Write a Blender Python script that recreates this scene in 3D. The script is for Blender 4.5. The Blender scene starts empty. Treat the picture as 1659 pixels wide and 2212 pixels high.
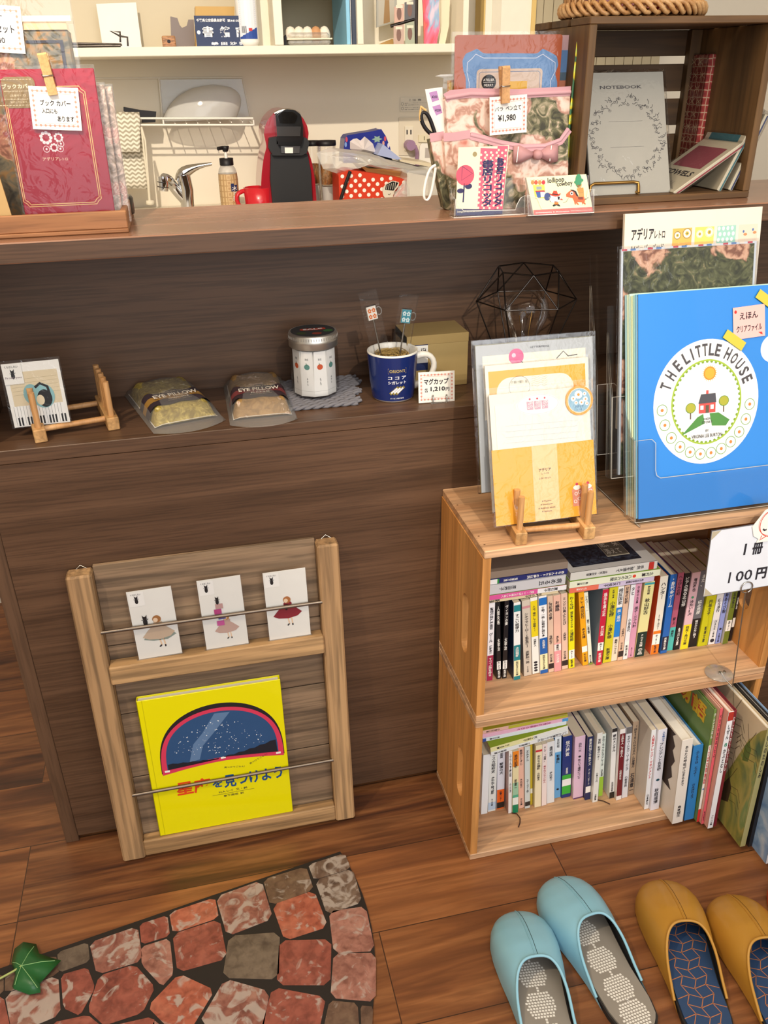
import bpy, math, random
from mathutils import Matrix, Vector
from mathutils.geometry import tessellate_polygon
random.seed(7)
R = math.radians
V = Vector
scene = bpy.context.scene
col = scene.collection

# ------------------------------------------------------------------ camera
CX, CY, CZ = 0.3278, -1.1435, 1.1853
YAW, PITCH, ROLL, FPX = -0.2178, 0.4797, -0.0185, 1818.32
def cam_basis():
    cy, sy = math.cos(YAW), math.sin(YAW)
    f = V((-sy*math.cos(PITCH), cy*math.cos(PITCH), -math.sin(PITCH)))
    r = V((cy, sy, 0)); u = r.cross(f)
    c, s = math.cos(ROLL), math.sin(ROLL)
    return c*r+s*u, -s*r+c*u, f
CR, CU, CF = cam_basis()
cd = bpy.data.cameras.new('camera'); cam = bpy.data.objects.new('camera', cd); col.objects.link(cam)
m = Matrix((CR, CU, -CF)).transposed().to_4x4(); m.translation = (CX, CY, CZ)
cam.matrix_world = m
cd.sensor_fit = 'VERTICAL'; cd.sensor_height = 36.0; cd.lens = FPX*36.0/2212.0
cd.clip_start = 0.02
scene.camera = cam
scene.view_settings.view_transform = 'Standard'; scene.view_settings.look = 'None'
scene.view_settings.gamma = 1.0; scene.view_settings.use_curve_mapping = False
scene.view_settings.exposure = 0.3
scene.cycles.transparent_max_bounces = 32
scene.cycles.caustics_reflective = False; scene.cycles.caustics_refractive = False

# ------------------------------------------------------------------ light
w = bpy.data.worlds.new('world'); scene.world = w; w.use_nodes = True
bg = w.node_tree.nodes['Background']; bg.inputs[0].default_value = (1.0, 0.93, 0.84, 1); bg.inputs[1].default_value = 0.42
def aim(o, t):
    o.rotation_euler = (V(t)-o.location).to_track_quat('-Z', 'Y').to_euler()
def area(name, loc, tgt, sx, sy, power, c):
    l = bpy.data.lights.new(name, 'AREA'); l.shape = 'RECTANGLE'; l.size = sx; l.size_y = sy; l.energy = power; l.color = c
    o = bpy.data.objects.new(name, l); col.objects.link(o); o.location = loc; aim(o, tgt); return o
def spot(name, loc, tgt, power, c, ang, blend=0.3, rad=0.03):
    l = bpy.data.lights.new(name, 'SPOT'); l.energy = power; l.color = c; l.spot_size = R(ang); l.spot_blend = blend; l.shadow_soft_size = rad
    o = bpy.data.objects.new(name, l); col.objects.link(o); o.location = loc; aim(o, tgt); return o
WARM = (1.0, 0.86, 0.68); DAY = (0.93, 0.96, 1.0)
area('shop_window_light', (0.9, -3.0, 1.7), (0.5, 0, 0.6), 2.6, 1.8, 40, DAY)
area('ceiling_panel_light', (0.2, -0.9, 2.45), (0.3, -0.5, 0), 1.6, 1.2, 16, WARM)
spot('spot_kitchen', (0.0, -1.2, 2.5), (0.4, 1.4, 1.1), 190, WARM, 44, 0.4, 0.02)
spot('spot_stationery', (0.75, -2.0, 2.15), (0.95, -0.1, 0.75), 85, (1.0, 0.9, 0.76), 30, 0.8, 0.02)
spot('spot_left', (-0.55, -0.9, 2.4), (0.45, -0.1, 0.45), 55, (1.0, 0.82, 0.6), 50, 0.6, 0.02)

# ------------------------------------------------------------------ unprojection onto real planes
def ray(px, py):
    return CF+(px-829.5)/FPX*CR-(py-1106)/FPX*CU
O = V((CX, CY, CZ))
def Pz(px, py, z):
    d = ray(px, py); return O+d*((z-CZ)/d.z)
def Py(px, py, y):
    d = ray(px, py); return O+d*((y-CY)/d.y)
def Pp(px, py, pl):
    d = ray(px, py); p, n = pl; return O+d*((p-O).dot(n)/d.dot(n))
def plane(y0, z0, lean=0.0, x0=0.0, yaw=0.0):
    n = V((math.sin(yaw)*math.cos(lean), -math.cos(yaw)*math.cos(lean), math.sin(lean)))
    return (V((x0, y0, z0)), n)
def Fr(o, u, v):
    u = V(u).normalized(); v = V(v); v = (v-u*u.dot(v)).normalized(); n = u.cross(v)
    m = Matrix((u, v, n)).transposed().to_4x4(); m.translation = V(o); return m
def quad(bl, br, tl, pl):
    """frame, width and height of a flat thing seen at three corners, lying in the plane pl"""
    a, b, c = Pp(*bl, pl), Pp(*br, pl), Pp(*tl, pl)
    f = Fr(a, b-a, c-a); f2 = f.inverted()@c
    return f, (b-a).length, f2.y
def T(f, x=0, y=0, z=0): return f@Matrix.Translation((x, y, z))
def RZ(f, a): return f@Matrix.Rotation(a, 4, 'Z')
I4 = Matrix.Identity(4)
FRONT = Fr((0, 0, 0), (1, 0, 0), (0, 0, 1))     # u=x, v=z, w=-y
def front(x, y, z): return Matrix.Translation((x, y, z))@FRONT
def flat(x, y, z, yaw=0): return Matrix.Translation((x, y, z))@Matrix.Rotation(yaw, 4, 'Z')

# ------------------------------------------------------------------ materials
def srgb(h):
    h = h.lstrip('#'); v = [int(h[i:i+2], 16)/255 for i in (0, 2, 4)]
    return tuple(((c+0.055)/1.055)**2.4 if c > 0.04045 else c/12.92 for c in v)+(1,)
_m = {}
def newmat(name):
    m = bpy.data.materials.new(name); m.use_nodes = True
    nt = m.node_tree; b = nt.nodes['Principled BSDF']; return m, nt, b
def mat(h, rough=0.55, metal=0.0, spec=0.4, coat=0.0, noise=0.04, nscale=30):
    k = (h, rough, metal, spec, coat)
    if k in _m: return _m[k]
    m, nt, b = newmat('paint_'+h.strip('#')); c = srgb(h)
    b.inputs['Base Color'].default_value = c
    b.inputs['Roughness'].default_value = rough; b.inputs['Metallic'].default_value = metal
    b.inputs['Specular IOR Level'].default_value = spec; b.inputs['Coat Weight'].default_value = coat
    if noise:
        tc = nt.nodes.new('ShaderNodeTexCoord'); n = nt.nodes.new('ShaderNodeTexNoise'); n.inputs['Scale'].default_value = nscale
        mx = nt.nodes.new('ShaderNodeMix'); mx.data_type = 'RGBA'
        nt.links.new(tc.outputs['Object'], n.inputs['Vector']); nt.links.new(n.outputs['Fac'], mx.inputs['Factor'])
        mx.inputs['A'].default_value = tuple(x*(1-noise) for x in c[:3])+(1,)
        mx.inputs['B'].default_value = tuple(min(1, x*(1+noise)) for x in c[:3])+(1,)
        nt.links.new(mx.outputs['Result'], b.inputs['Base Color'])
    _m[k] = m; return m
def ramp(nt, stops, src):
    r = nt.nodes.new('ShaderNodeValToRGB'); e = r.color_ramp.elements
    while len(e) < len(stops): e.new(0.5)
    for i, (p, c) in enumerate(stops): e[i].position = p; e[i].color = srgb(c) if isinstance(c, str) else c
    nt.links.new(src, r.inputs['Fac']); return r.outputs['Color']
def coords(nt, scale, rnd=True, rot=(0, 0, 0)):
    tc = nt.nodes.new('ShaderNodeTexCoord'); mp = nt.nodes.new('ShaderNodeMapping'); mp.inputs['Scale'].default_value = scale
    mp.inputs['Rotation'].default_value = rot
    nt.links.new(tc.outputs['Object'], mp.inputs['Vector'])
    if rnd:
        oi = nt.nodes.new('ShaderNodeObjectInfo'); mu = nt.nodes.new('ShaderNodeMath'); mu.operation = 'MULTIPLY'; mu.inputs[1].default_value = 37
        nt.links.new(oi.outputs['Random'], mu.inputs[0])
        cx = nt.nodes.new('ShaderNodeCombineXYZ'); nt.links.new(mu.outputs[0], cx.inputs[0]); nt.links.new(mu.outputs[0], cx.inputs[1]); nt.links.new(mu.outputs[0], cx.inputs[2])
        nt.links.new(cx.outputs[0], mp.inputs['Location'])
    return mp.outputs['Vector']
def mixc(nt, fac, a, b, mode='MIX'):
    mx = nt.nodes.new('ShaderNodeMix'); mx.data_type = 'RGBA'; mx.blend_type = mode
    for s, v in (('Factor', fac), ('A', a), ('B', b)):
        if hasattr(v, 'links'): nt.links.new(v, mx.inputs[s])
        else: mx.inputs[s].default_value = srgb(v) if isinstance(v, str) else v
    return mx.outputs['Result']
def noise(nt, vec, scale, detail=4, dist=0.0, out='Fac'):
    n = nt.nodes.new('ShaderNodeTexNoise'); n.inputs['Scale'].default_value = scale; n.inputs['Detail'].default_value = detail; n.inputs['Distortion'].default_value = dist
    nt.links.new(vec, n.inputs['Vector']); return n.outputs[out]
def bump(nt, b, h, strength=0.3, dist=0.002):
    bp = nt.nodes.new('ShaderNodeBump'); bp.inputs['Strength'].default_value = strength; bp.inputs['Distance'].default_value = dist
    nt.links.new(h, bp.inputs['Height']); nt.links.new(bp.outputs[0], b.inputs['Normal'])
def wood(name, dark, mid, light, axis='X', s=9.0, stretch=0.06, rough=0.5, fine=0.5, rings=0.0, bmp=0.15, coat=0.0, rnd=True):
    """grain runs along axis"""
    m, nt, b = newmat(name)
    sc = {'X': (stretch, 1, 1), 'Y': (1, stretch, 1), 'Z': (1, 1, stretch)}[axis]
    v = coords(nt, sc, rnd)
    n1 = noise(nt, v, s, 6, 0.6); n2 = noise(nt, v, s*11, 3, 0.2)
    c = ramp(nt, [(0.3, dark), (0.5, mid), (0.72, light)], n1)
    f = ramp(nt, [(0.38, (1-fine,)*3+(1,)), (0.55, (1, 1, 1, 1))], n2)
    c = mixc(nt, 1.0, c, f, 'MULTIPLY')
    if rings:
        wv = nt.nodes.new('ShaderNodeTexWave'); wv.wave_type = 'BANDS'; wv.bands_direction = {'X': 'Y', 'Y': 'X', 'Z': 'X'}[axis] if axis != 'X' else 'DIAGONAL'
        wv.inputs['Scale'].default_value = s*1.2; wv.inputs['Distortion'].default_value = 6; wv.inputs['Detail'].default_value = 2; wv.inputs['Detail Scale'].default_value = 0.6
        nt.links.new(v, wv.inputs['Vector'])
        rr = ramp(nt, [(0.0, (1-rings,)*3+(1,)), (0.35, (1, 1, 1, 1))], wv.outputs['Fac'])
        c = mixc(nt, 1.0, c, rr, 'MULTIPLY')
    nt.links.new(c, b.inputs['Base Color']); b.inputs['Roughness'].default_value = rough; b.inputs['Coat Weight'].default_value = coat
    bump(nt, b, n2, bmp, 0.001)
    return m
def clear(name='clear', tint=(1, 1, 1, 1), base=0.06, wr=60, bmp=0.25, rough=0.05, milky=0.0):
    m = bpy.data.materials.new(name); m.use_nodes = True; nt = m.node_tree; nt.nodes.clear()
    o = nt.nodes.new('ShaderNodeOutputMaterial'); tr = nt.nodes.new('ShaderNodeBsdfTransparent'); tr.inputs[0].default_value = tint
    gl = nt.nodes.new('ShaderNodeBsdfGlossy'); gl.inputs['Roughness'].default_value = rough
    fr = nt.nodes.new('ShaderNodeFresnel'); fr.inputs['IOR'].default_value = 1.45
    ad = nt.nodes.new('ShaderNodeMath'); ad.operation = 'MULTIPLY_ADD'; ad.inputs[1].default_value = 0.45; ad.inputs[2].default_value = base*0.3
    v = coords(nt, (1, 1, 1)); n = noise(nt, v, wr, 3, 1.5)
    bp = nt.nodes.new('ShaderNodeBump'); bp.inputs['Strength'].default_value = bmp; bp.inputs['Distance'].default_value = 0.004
    nt.links.new(n, bp.inputs['Height']); nt.links.new(bp.outputs[0], gl.inputs['Normal']); nt.links.new(bp.outputs[0], fr.inputs['Normal'])
    nt.links.new(fr.outputs[0], ad.inputs[0])
    mx = nt.nodes.new('ShaderNodeMixShader'); nt.links.new(ad.outputs[0], mx.inputs[0]); nt.links.new(tr.outputs[0], mx.inputs[1]); nt.links.new(gl.outputs[0], mx.inputs[2])
    out = mx.outputs[0]
    if milky:
        df = nt.nodes.new('ShaderNodeBsdfDiffuse'); df.inputs[0].default_value = (0.85, 0.85, 0.83, 1)
        m2 = nt.nodes.new('ShaderNodeMixShader'); m2.inputs[0].default_value = milky
        nt.links.new(out, m2.inputs[1]); nt.links.new(df.outputs[0], m2.inputs[2]); out = m2.outputs[0]
    nt.links.new(out, o.inputs[0]); return m

# ------------------------------------------------------------------ mesh builder
_tx = {}
def glyphs(s, bold=0.0):
    k = (s, bold)
    if k in _tx: return _tx[k]
    cu = bpy.data.curves.new('t', 'FONT'); cu.body = s; cu.resolution_u = 2; cu.offset = bold; cu.align_x = 'CENTER'; cu.space_line = 0.98
    ob = bpy.data.objects.new('t', cu)
    me = bpy.data.meshes.new_from_object(ob)
    vs = [(v.co.x, v.co.y) for v in me.vertices]; fs = [tuple(p.vertices) for p in me.polygons]
    bpy.data.objects.remove(ob); bpy.data.curves.remove(cu); bpy.data.meshes.remove(me)
    if not vs: vs, fs = [(0, 0), (1, 0), (0, 1)], []
    x0 = min(v[0] for v in vs); x1 = max(v[0] for v in vs); y0 = min(v[1] for v in vs); y1 = max(v[1] for v in vs)
    _tx[k] = (vs, fs, x0, x1, y0, y1); return _tx[k]
LAY = 0.00016
class MB:
    def __init__(s): s.v = []; s.f = []; s.mi = []; s.sm = []; s.mats = []
    def mat_i(s, m):
        if m not in s.mats: s.mats.append(m)
        return s.mats.index(m)
    def add(s, vs, fs, m, smooth=False, fr=None):
        b = len(s.v); i = s.mat_i(m)
        s.v += [tuple(fr@V(p)) if fr is not None else tuple(p) for p in vs]
        for f in fs: s.f.append([b+j for j in f]); s.mi.append(i); s.sm.append(smooth)
    def box(s, fr, a, b, m, r=0.0):
        x0, y0, z0 = a; x1, y1, z1 = b
        if r <= 0:
            vs = [(x, y, z) for z in (z0, z1) for y in (y0, y1) for x in (x0, x1)]
            s.add(vs, [(0, 2, 3, 1), (4, 5, 7, 6), (0, 1, 5, 4), (2, 6, 7, 3), (0, 4, 6, 2), (1, 3, 7, 5)], m, False, fr); return
        r = min(r, (x1-x0)*0.45, (y1-y0)*0.45, (z1-z0)*0.45)
        vs = []; idx = {}
        for i, x in enumerate((x0, x1)):
            for j, y in enumerate((y0, y1)):
                for k, z in enumerate((z0, z1)):
                    sx, sy, sz = (1 if i == 0 else -1), (1 if j == 0 else -1), (1 if k == 0 else -1)
                    for ax in range(3):
                        idx[(i, j, k, ax)] = len(vs)
                        vs.append((x+(0 if ax == 0 else sx*r), y+(0 if ax == 1 else sy*r), z+(0 if ax == 2 else sz*r)))
        fs = []
        g = lambda i, j, k, ax: idx[(i, j, k, ax)]
        for i in (0, 1): fs.append([g(i, 0, 0, 0), g(i, 1, 0, 0), g(i, 1, 1, 0), g(i, 0, 1, 0)])
        for j in (0, 1): fs.append([g(0, j, 0, 1), g(1, j, 0, 1), g(1, j, 1, 1), g(0, j, 1, 1)])
        for k in (0, 1): fs.append([g(0, 0, k, 2), g(1, 0, k, 2), g(1, 1, k, 2), g(0, 1, k, 2)])
        for j in (0, 1):
            for k in (0, 1): fs.append([g(0, j, k, 1), g(1, j, k, 1), g(1, j, k, 2), g(0, j, k, 2)])
        for i in (0, 1):
            for k in (0, 1): fs.append([g(i, 0, k, 0), g(i, 1, k, 0), g(i, 1, k, 2), g(i, 0, k, 2)])
        for i in (0, 1):
            for j in (0, 1): fs.append([g(i, j, 0, 0), g(i, j, 1, 0), g(i, j, 1, 1), g(i, j, 0, 1)])
        for i in (0, 1):
            for j in (0, 1):
                for k in (0, 1): fs.append([g(i, j, k, 0), g(i, j, k, 1), g(i, j, k, 2)])
        s.add(vs, fs, m, False, fr)
    def prism(s, fr, pts, w0, w1, m, side=None, smooth=False):
        n = len(pts); vs = [(x, y, w1) for x, y in pts]+[(x, y, w0) for x, y in pts]
        tri = tessellate_polygon([[V((x, y, 0)) for x, y in pts]])
        s.add(vs, [tuple(t) for t in tri]+[tuple(n+i for i in t) for t in tri], m, False, fr)
        s.add(vs, [(i, (i+1) % n, n+(i+1) % n, n+i) for i in range(n)], side or m, smooth, fr)
    def poly(s, fr, pts, lay, m):
        if len(pts) == 4: fs = [(0, 1, 2, 3)]
        else: fs = [tuple(t) for t in tessellate_polygon([[V((x, y, 0)) for x, y in pts]])]
        s.add([(x, y, lay*LAY) for x, y in pts], fs, m, False, fr)
    def rect(s, fr, x0, y0, x1, y1, lay, m): s.poly(fr, [(x0, y0), (x1, y0), (x1, y1), (x0, y1)], lay, m)
    def ell(s, fr, cx, cy, rx, ry, lay, m, n=28, a0=0, a1=2*math.pi):
        k = n if abs(a1-a0-2*math.pi) < 1e-6 else n+1
        pts = [(cx+rx*math.cos(a0+(a1-a0)*i/n), cy+ry*math.sin(a0+(a1-a0)*i/n)) for i in range(k)]
        s.add([(x, y, lay*LAY) for x, y in pts], [tuple(range(k))], m, False, fr)
    def ring(s, fr, cx, cy, rx, ry, t, lay, m, n=36):
        s.stroke(fr, [(cx+rx*math.cos(2*math.pi*i/n), cy+ry*math.sin(2*math.pi*i/n)) for i in range(n)], t, lay, m, True)
    def stroke(s, fr, pts, t, lay, m, closed=False):
        n = len(pts); vs = []
        for i in range(n):
            a = pts[(i-1) % n] if (closed or i) else pts[0]; b = pts[(i+1) % n] if (closed or i < n-1) else pts[-1]
            dx, dy = b[0]-a[0], b[1]-a[1]; l = math.hypot(dx, dy) or 1
            vs += [(pts[i][0]-dy/l*t/2, pts[i][1]+dx/l*t/2, lay*LAY), (pts[i][0]+dy/l*t/2, pts[i][1]-dx/l*t/2, lay*LAY)]
        k = n if closed else n-1
        s.add(vs, [(2*i, 2*i+1, 2*((i+1) % n)+1, 2*((i+1) % n)) for i in range(k)], m, False, fr)
    def text(s, fr, t, box, lay, m, vert=False, bold=0.01, rot=0):
        """lettering filling box (x0,y0,x1,y1) of the frame"""
        if vert: t = '\n'.join('｜' if c in 'ー－' else c for c in t)
        vs, fs, a0, a1, b0, b1 = glyphs(t, bold); x0, y0, x1, y1 = box
        if rot:   # quarter turns counter-clockwise
            q = {1: lambda x, y: (-y, x), -1: lambda x, y: (y, -x), 2: lambda x, y: (-x, -y)}[rot]
            vs = [q(*p) for p in vs]; a0 = min(p[0] for p in vs); a1 = max(p[0] for p in vs); b0 = min(p[1] for p in vs); b1 = max(p[1] for p in vs)
        sx = (x1-x0)/max(a1-a0, 1e-6); sy = (y1-y0)/max(b1-b0, 1e-6)
        if vert and len(t) == 1: sy = min(sy, sx)
        s.add([(x0+(p[0]-a0)*sx, y0+(p[1]-b0)*sy, lay*LAY) for p in vs], fs, m, False, fr)
    def tube(s, pts, r, m, seg=8, closed=False, cap=True, fr=None):
        pts = [V(p) for p in pts]; n = len(pts); rs = r if isinstance(r, (list, tuple)) else [r]*n
        vs = []; nrm = None
        for i in range(n):
            a = pts[(i-1) % n] if (closed or i) else pts[0]; b = pts[(i+1) % n] if (closed or i < n-1) else pts[-1]
            t = (b-a).normalized()
            if nrm is None: nrm = t.orthogonal().normalized()
            nrm = (nrm-t*nrm.dot(t)); nrm = nrm.normalized() if nrm.length > 1e-6 else t.orthogonal().normalized()
            bn = t.cross(nrm)
            vs += [pts[i]+rs[i]*(math.cos(2*math.pi*j/seg)*nrm+math.sin(2*math.pi*j/seg)*bn) for j in range(seg)]
        k = n if closed else n-1
        fs = [(i*seg+j, i*seg+(j+1) % seg, ((i+1) % n)*seg+(j+1) % seg, ((i+1) % n)*seg+j) for i in range(k) for j in range(seg)]
        s.add(vs, fs, m, seg > 5, fr)
        if cap and not closed: s.add(vs, [tuple(range(seg)), tuple((n-1)*seg+j for j in range(seg))], m, False, fr)
    def lathe(s, fr, prof, m, seg=36, smooth=True, a0=0, a1=2*math.pi):
        """prof: (radius, height) along the frame's z"""
        full = abs(a1-a0-2*math.pi) < 1e-6; k = seg if full else seg+1; n = len(prof)
        vs = [(r*math.cos(a0+(a1-a0)*j/seg), r*math.sin(a0+(a1-a0)*j/seg), h) for r, h in prof for j in range(k)]
        fs = [(i*k+j, i*k+(j+1) % k, (i+1)*k+(j+1) % k, (i+1)*k+j) for i in range(n-1) for j in range(seg)]
        s.add(vs, fs, m, smooth, fr)
    def grid(s, fn, nu, nv, m, smooth=True, fr=None):
        vs = [fn(i/nu, j/nv) for j in range(nv+1) for i in range(nu+1)]
        fs = [(j*(nu+1)+i, j*(nu+1)+i+1, (j+1)*(nu+1)+i+1, (j+1)*(nu+1)+i) for j in range(nv) for i in range(nu)]
        s.add(vs, fs, m, smooth, fr)
    def build(s, name, parent=None, fr=None, solid=0.0, bevel=0.0, sub=0):
        """vertices are in world space unless fr is given (then local to fr); children are re-expressed in the parent's frame"""
        me = bpy.data.meshes.new(name); vs = s.v
        if parent is not None:
            inv = parent.matrix_basis.inverted()
            if parent.parent is not None: inv = inv@parent.parent.matrix_basis.inverted()
            base = None
        else:
            base = fr if fr is not None else Matrix.Translation(_base(vs)); inv = base.inverted()
        vs = [tuple(inv@V(p)) for p in vs]
        me.from_pydata(vs, [], s.f)
        for m in s.mats: me.materials.append(m)
        me.polygons.foreach_set('material_index', s.mi); me.polygons.foreach_set('use_smooth', s.sm); me.update()
        o = bpy.data.objects.new(name, me); col.objects.link(o)
        if parent is not None: o.parent = parent
        else: o.matrix_basis = base
        if solid: md = o.modifiers.new('s', 'SOLIDIFY'); md.thickness = solid; md.offset = -1
        if bevel: md = o.modifiers.new('b', 'BEVEL'); md.width = bevel; md.segments = 2; md.limit_method = 'ANGLE'
        if sub: md = o.modifiers.new('u', 'SUBSURF'); md.levels = sub; md.render_levels = sub
        return o
def _base(vs):
    xs = [v[0] for v in vs]; ys = [v[1] for v in vs]; zs = [v[2] for v in vs]
    return V(((min(xs)+max(xs))/2, (min(ys)+max(ys))/2, min(zs)))
def tag(o, label, cat, group=None, kind=None):
    o['label'] = label; o['category'] = cat
    if group: o['group'] = group
    if kind: o['kind'] = kind
    return o
def thing(name, label, cat, fr, group=None):
    o = bpy.data.objects.new(name, None); o.empty_display_size = 0.02; col.objects.link(o)
    o.matrix_basis = fr if isinstance(fr, Matrix) else Matrix.Translation(V(fr))
    return tag(o, label, cat, group)
def struct(mb, name, **k):
    o = mb.build(name, **k); o['kind'] = 'structure'; return o
def dup(root, M, label=None, group=None):
    r = root.copy(); col.objects.link(r); r.matrix_basis = M
    if label: r['label'] = label
    if group: r['group'] = group
    for ch in list(root.children):
        c = ch.copy(); col.objects.link(c); c.parent = r
        for g in ch.children:
            d = g.copy(); col.objects.link(d); d.parent = c
    return r
def rrect(x0, y0, x1, y1, r, n=5):
    pts = []
    for cx, cy, a in ((x1-r, y0+r, -90), (x1-r, y1-r, 0), (x0+r, y1-r, 90), (x0+r, y0+r, 180)):
        pts += [(cx+r*math.cos(R(a+90*i/n)), cy+r*math.sin(R(a+90*i/n))) for i in range(n+1)]
    return pts

# ------------------------------------------------------------------ common materials
CLEAR = clear('clear_film'); ACRYL = clear('clear_acrylic', base=0.03, bmp=0.02, wr=8)
FROST = clear('frosted_plastic', base=0.05, bmp=0.1, milky=0.35, rough=0.25)
WHITE = mat('#f2efe8', 0.6); BLACK = mat('#141216', 0.5); INK = mat('#26242c', 0.7, noise=0)
STEEL = mat('#b9b6b0', 0.25, 1.0); CHROME = mat('#d8d8d8', 0.08, 1.0); BRASS = mat('#a98348', 0.35, 1.0)
BLKMETAL = mat('#4a4542', 0.28, 0.95)
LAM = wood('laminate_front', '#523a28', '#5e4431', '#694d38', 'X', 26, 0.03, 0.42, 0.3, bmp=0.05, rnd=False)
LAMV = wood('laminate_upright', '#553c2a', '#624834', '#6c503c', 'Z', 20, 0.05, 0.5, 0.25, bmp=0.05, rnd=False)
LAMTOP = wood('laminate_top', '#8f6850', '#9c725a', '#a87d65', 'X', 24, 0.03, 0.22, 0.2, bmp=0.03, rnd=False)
PINE = wood('pine_board', '#bd8d64', '#d5a980', '#e6be99', 'X', 16, 0.05, 0.6, 0.25, rings=0.22, bmp=0.25)
PINEZ = wood('pine_upright', '#bd7f3e', '#d09250', '#dda25f', 'Z', 11, 0.05, 0.6, 0.2, rings=0.2, bmp=0.2)
PINEY = wood('pine_side_grain', '#b07c48', '#c99a62', '#d9b07a', 'Y', 16, 0.05, 0.6, 0.25, rings=0.2, bmp=0.2)
PEGW = wood('peg_wood', '#b5824e', '#cf9c66', '#dcae7a', 'Z', 30, 0.08, 0.5, 0.15)
OLD = wood('old_board', '#6f5a45', '#8a7159', '#a58a6c', 'X', 13, 0.045, 0.75, 0.4, rings=0.3, bmp=0.5)
OLDZ = wood('old_post', '#8f6d49', '#ab875f', '#c29c6f', 'Y', 13, 0.045, 0.7, 0.35, rings=0.3, bmp=0.4)
OLDX = wood('old_rail', '#937149', '#b38d60', '#cda676', 'X', 13, 0.045, 0.7, 0.35, rings=0.3, bmp=0.4)
DARKW = wood('dark_stained_board', '#463019', '#5b4023', '#735331', 'X', 9, 0.07, 0.6, 0.3, bmp=0.3)
DARKZ = wood('dark_stained_upright', '#523a20', '#6c4e2c', '#87643c', 'Z', 9, 0.07, 0.6, 0.3, rings=0.25, bmp=0.3)

# ------------------------------------------------------------------ floor and walls
HS, DS, HT, TT, E_, D_ = 0.7392, 0.1874, 1.014, 0.0249, 0.0305, 0.2168
def floor_mat():
    m, nt, b = newmat('plank_floor')
    tc = nt.nodes.new('ShaderNodeTexCoord'); mp = nt.nodes.new('ShaderNodeMapping'); mp.inputs['Location'].default_value = (0.06, -0.007, 0)
    nt.links.new(tc.outputs['Object'], mp.inputs['Vector'])
    br = nt.nodes.new('ShaderNodeTexBrick'); br.inputs['Scale'].default_value = 1.0; br.inputs['Brick Width'].default_value = 0.88; br.inputs['Row Height'].default_value = 0.1525
    br.inputs['Mortar Size'].default_value = 0.0009; br.inputs['Mortar Smooth'].default_value = 0.3; br.inputs['Color1'].default_value = (0, 0, 0, 1); br.inputs['Color2'].default_value = (1, 1, 1, 1); br.inputs['Mortar'].default_value = (0.5, 0.5, 0.5, 1)
    br.offset = 0.37; br.offset_frequency = 3
    nt.links.new(mp.outputs['Vector'], br.inputs['Vector'])
    m2 = nt.nodes.new('ShaderNodeMapping'); m2.inputs['Scale'].default_value = (0.075, 1, 1)
    cmb = nt.nodes.new('ShaderNodeVectorMath'); cmb.operation = 'MULTIPLY_ADD'; cmb.inputs[1].default_value = (3, 5, 7)
    nt.links.new(br.outputs['Color'], cmb.inputs[0]); nt.links.new(tc.outputs['Object'], cmb.inputs[2]); nt.links.new(cmb.outputs[0], m2.inputs['Vector'])
    n1 = noise(nt, m2.outputs['Vector'], 17, 8, 2.2); n2 = noise(nt, m2.outputs['Vector'], 130, 4, 0.5); n3 = noise(nt, m2.outputs['Vector'], 8, 4, 1.6)
    c = ramp(nt, [(0.28, '#2c1910'), (0.4, '#5e3721'), (0.5, '#85532f'), (0.6, '#a06a40'), (0.75, '#63391f')], n1)
    c = mixc(nt, ramp(nt, [(0.55, (0, 0, 0, 1)), (0.75, (.65, .65, .65, 1))], n3), c, '#3a2218')
    c = mixc(nt, 1.0, c, ramp(nt, [(0.35, (.6, .6, .6, 1)), (0.6, (1, 1, 1, 1))], n2), 'MULTIPLY')
    c = mixc(nt, 0.36, c, mixc(nt, br.outputs['Color'], '#3c241a', '#a4683e'))
    c = mixc(nt, br.outputs['Fac'], c, '#3c2618')
    nt.links.new(c, b.inputs['Base Color']); b.inputs['Roughness'].default_value = 0.36
    bump(nt, b, n2, 0.12, 0.0006)
    return m
WALL = mat('#f1e9d8', 0.85, noise=0.02, nscale=8)
b = MB(); b.box(I4, (-2.2, -2.6, -0.02), (2.6, 1.4, 0), floor_mat()); struct(b, 'floor', fr=I4)
b = MB(); b.box(I4, (-2.2, 1.4, 0), (2.6, 1.46, 2.6), WALL); struct(b, 'wall_back')
b = MB(); b.box(I4, (-2.26, -2.6, 0), (-2.2, 1.46, 2.6), WALL); struct(b, 'wall_left')
b = MB(); b.box(I4, (2.6, -2.6, 0), (2.66, 1.46, 2.6), WALL); struct(b, 'wall_right')
b = MB(); b.box(I4, (-2.26, -2.6, 2.6), (2.66, 1.46, 2.64), mat('#efe9dc', 0.9)); struct(b, 'ceiling')

# ------------------------------------------------------------------ reception counter
ct = thing('reception_counter', 'brown woodgrain laminate reception counter with an open shelf under its top', 'counter', (0, 0, 0))
XR = 1.75
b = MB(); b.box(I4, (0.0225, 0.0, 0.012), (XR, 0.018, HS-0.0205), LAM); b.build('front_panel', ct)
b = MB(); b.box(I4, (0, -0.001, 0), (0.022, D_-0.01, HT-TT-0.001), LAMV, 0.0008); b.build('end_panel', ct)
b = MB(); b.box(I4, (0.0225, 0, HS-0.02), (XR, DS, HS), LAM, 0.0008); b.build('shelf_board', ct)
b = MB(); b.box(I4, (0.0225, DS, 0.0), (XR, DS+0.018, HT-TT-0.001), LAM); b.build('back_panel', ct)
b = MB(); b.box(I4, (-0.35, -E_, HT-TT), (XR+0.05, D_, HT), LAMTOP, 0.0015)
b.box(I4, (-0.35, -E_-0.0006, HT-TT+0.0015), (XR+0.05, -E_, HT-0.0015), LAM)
b.build('counter_top', ct)

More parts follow.
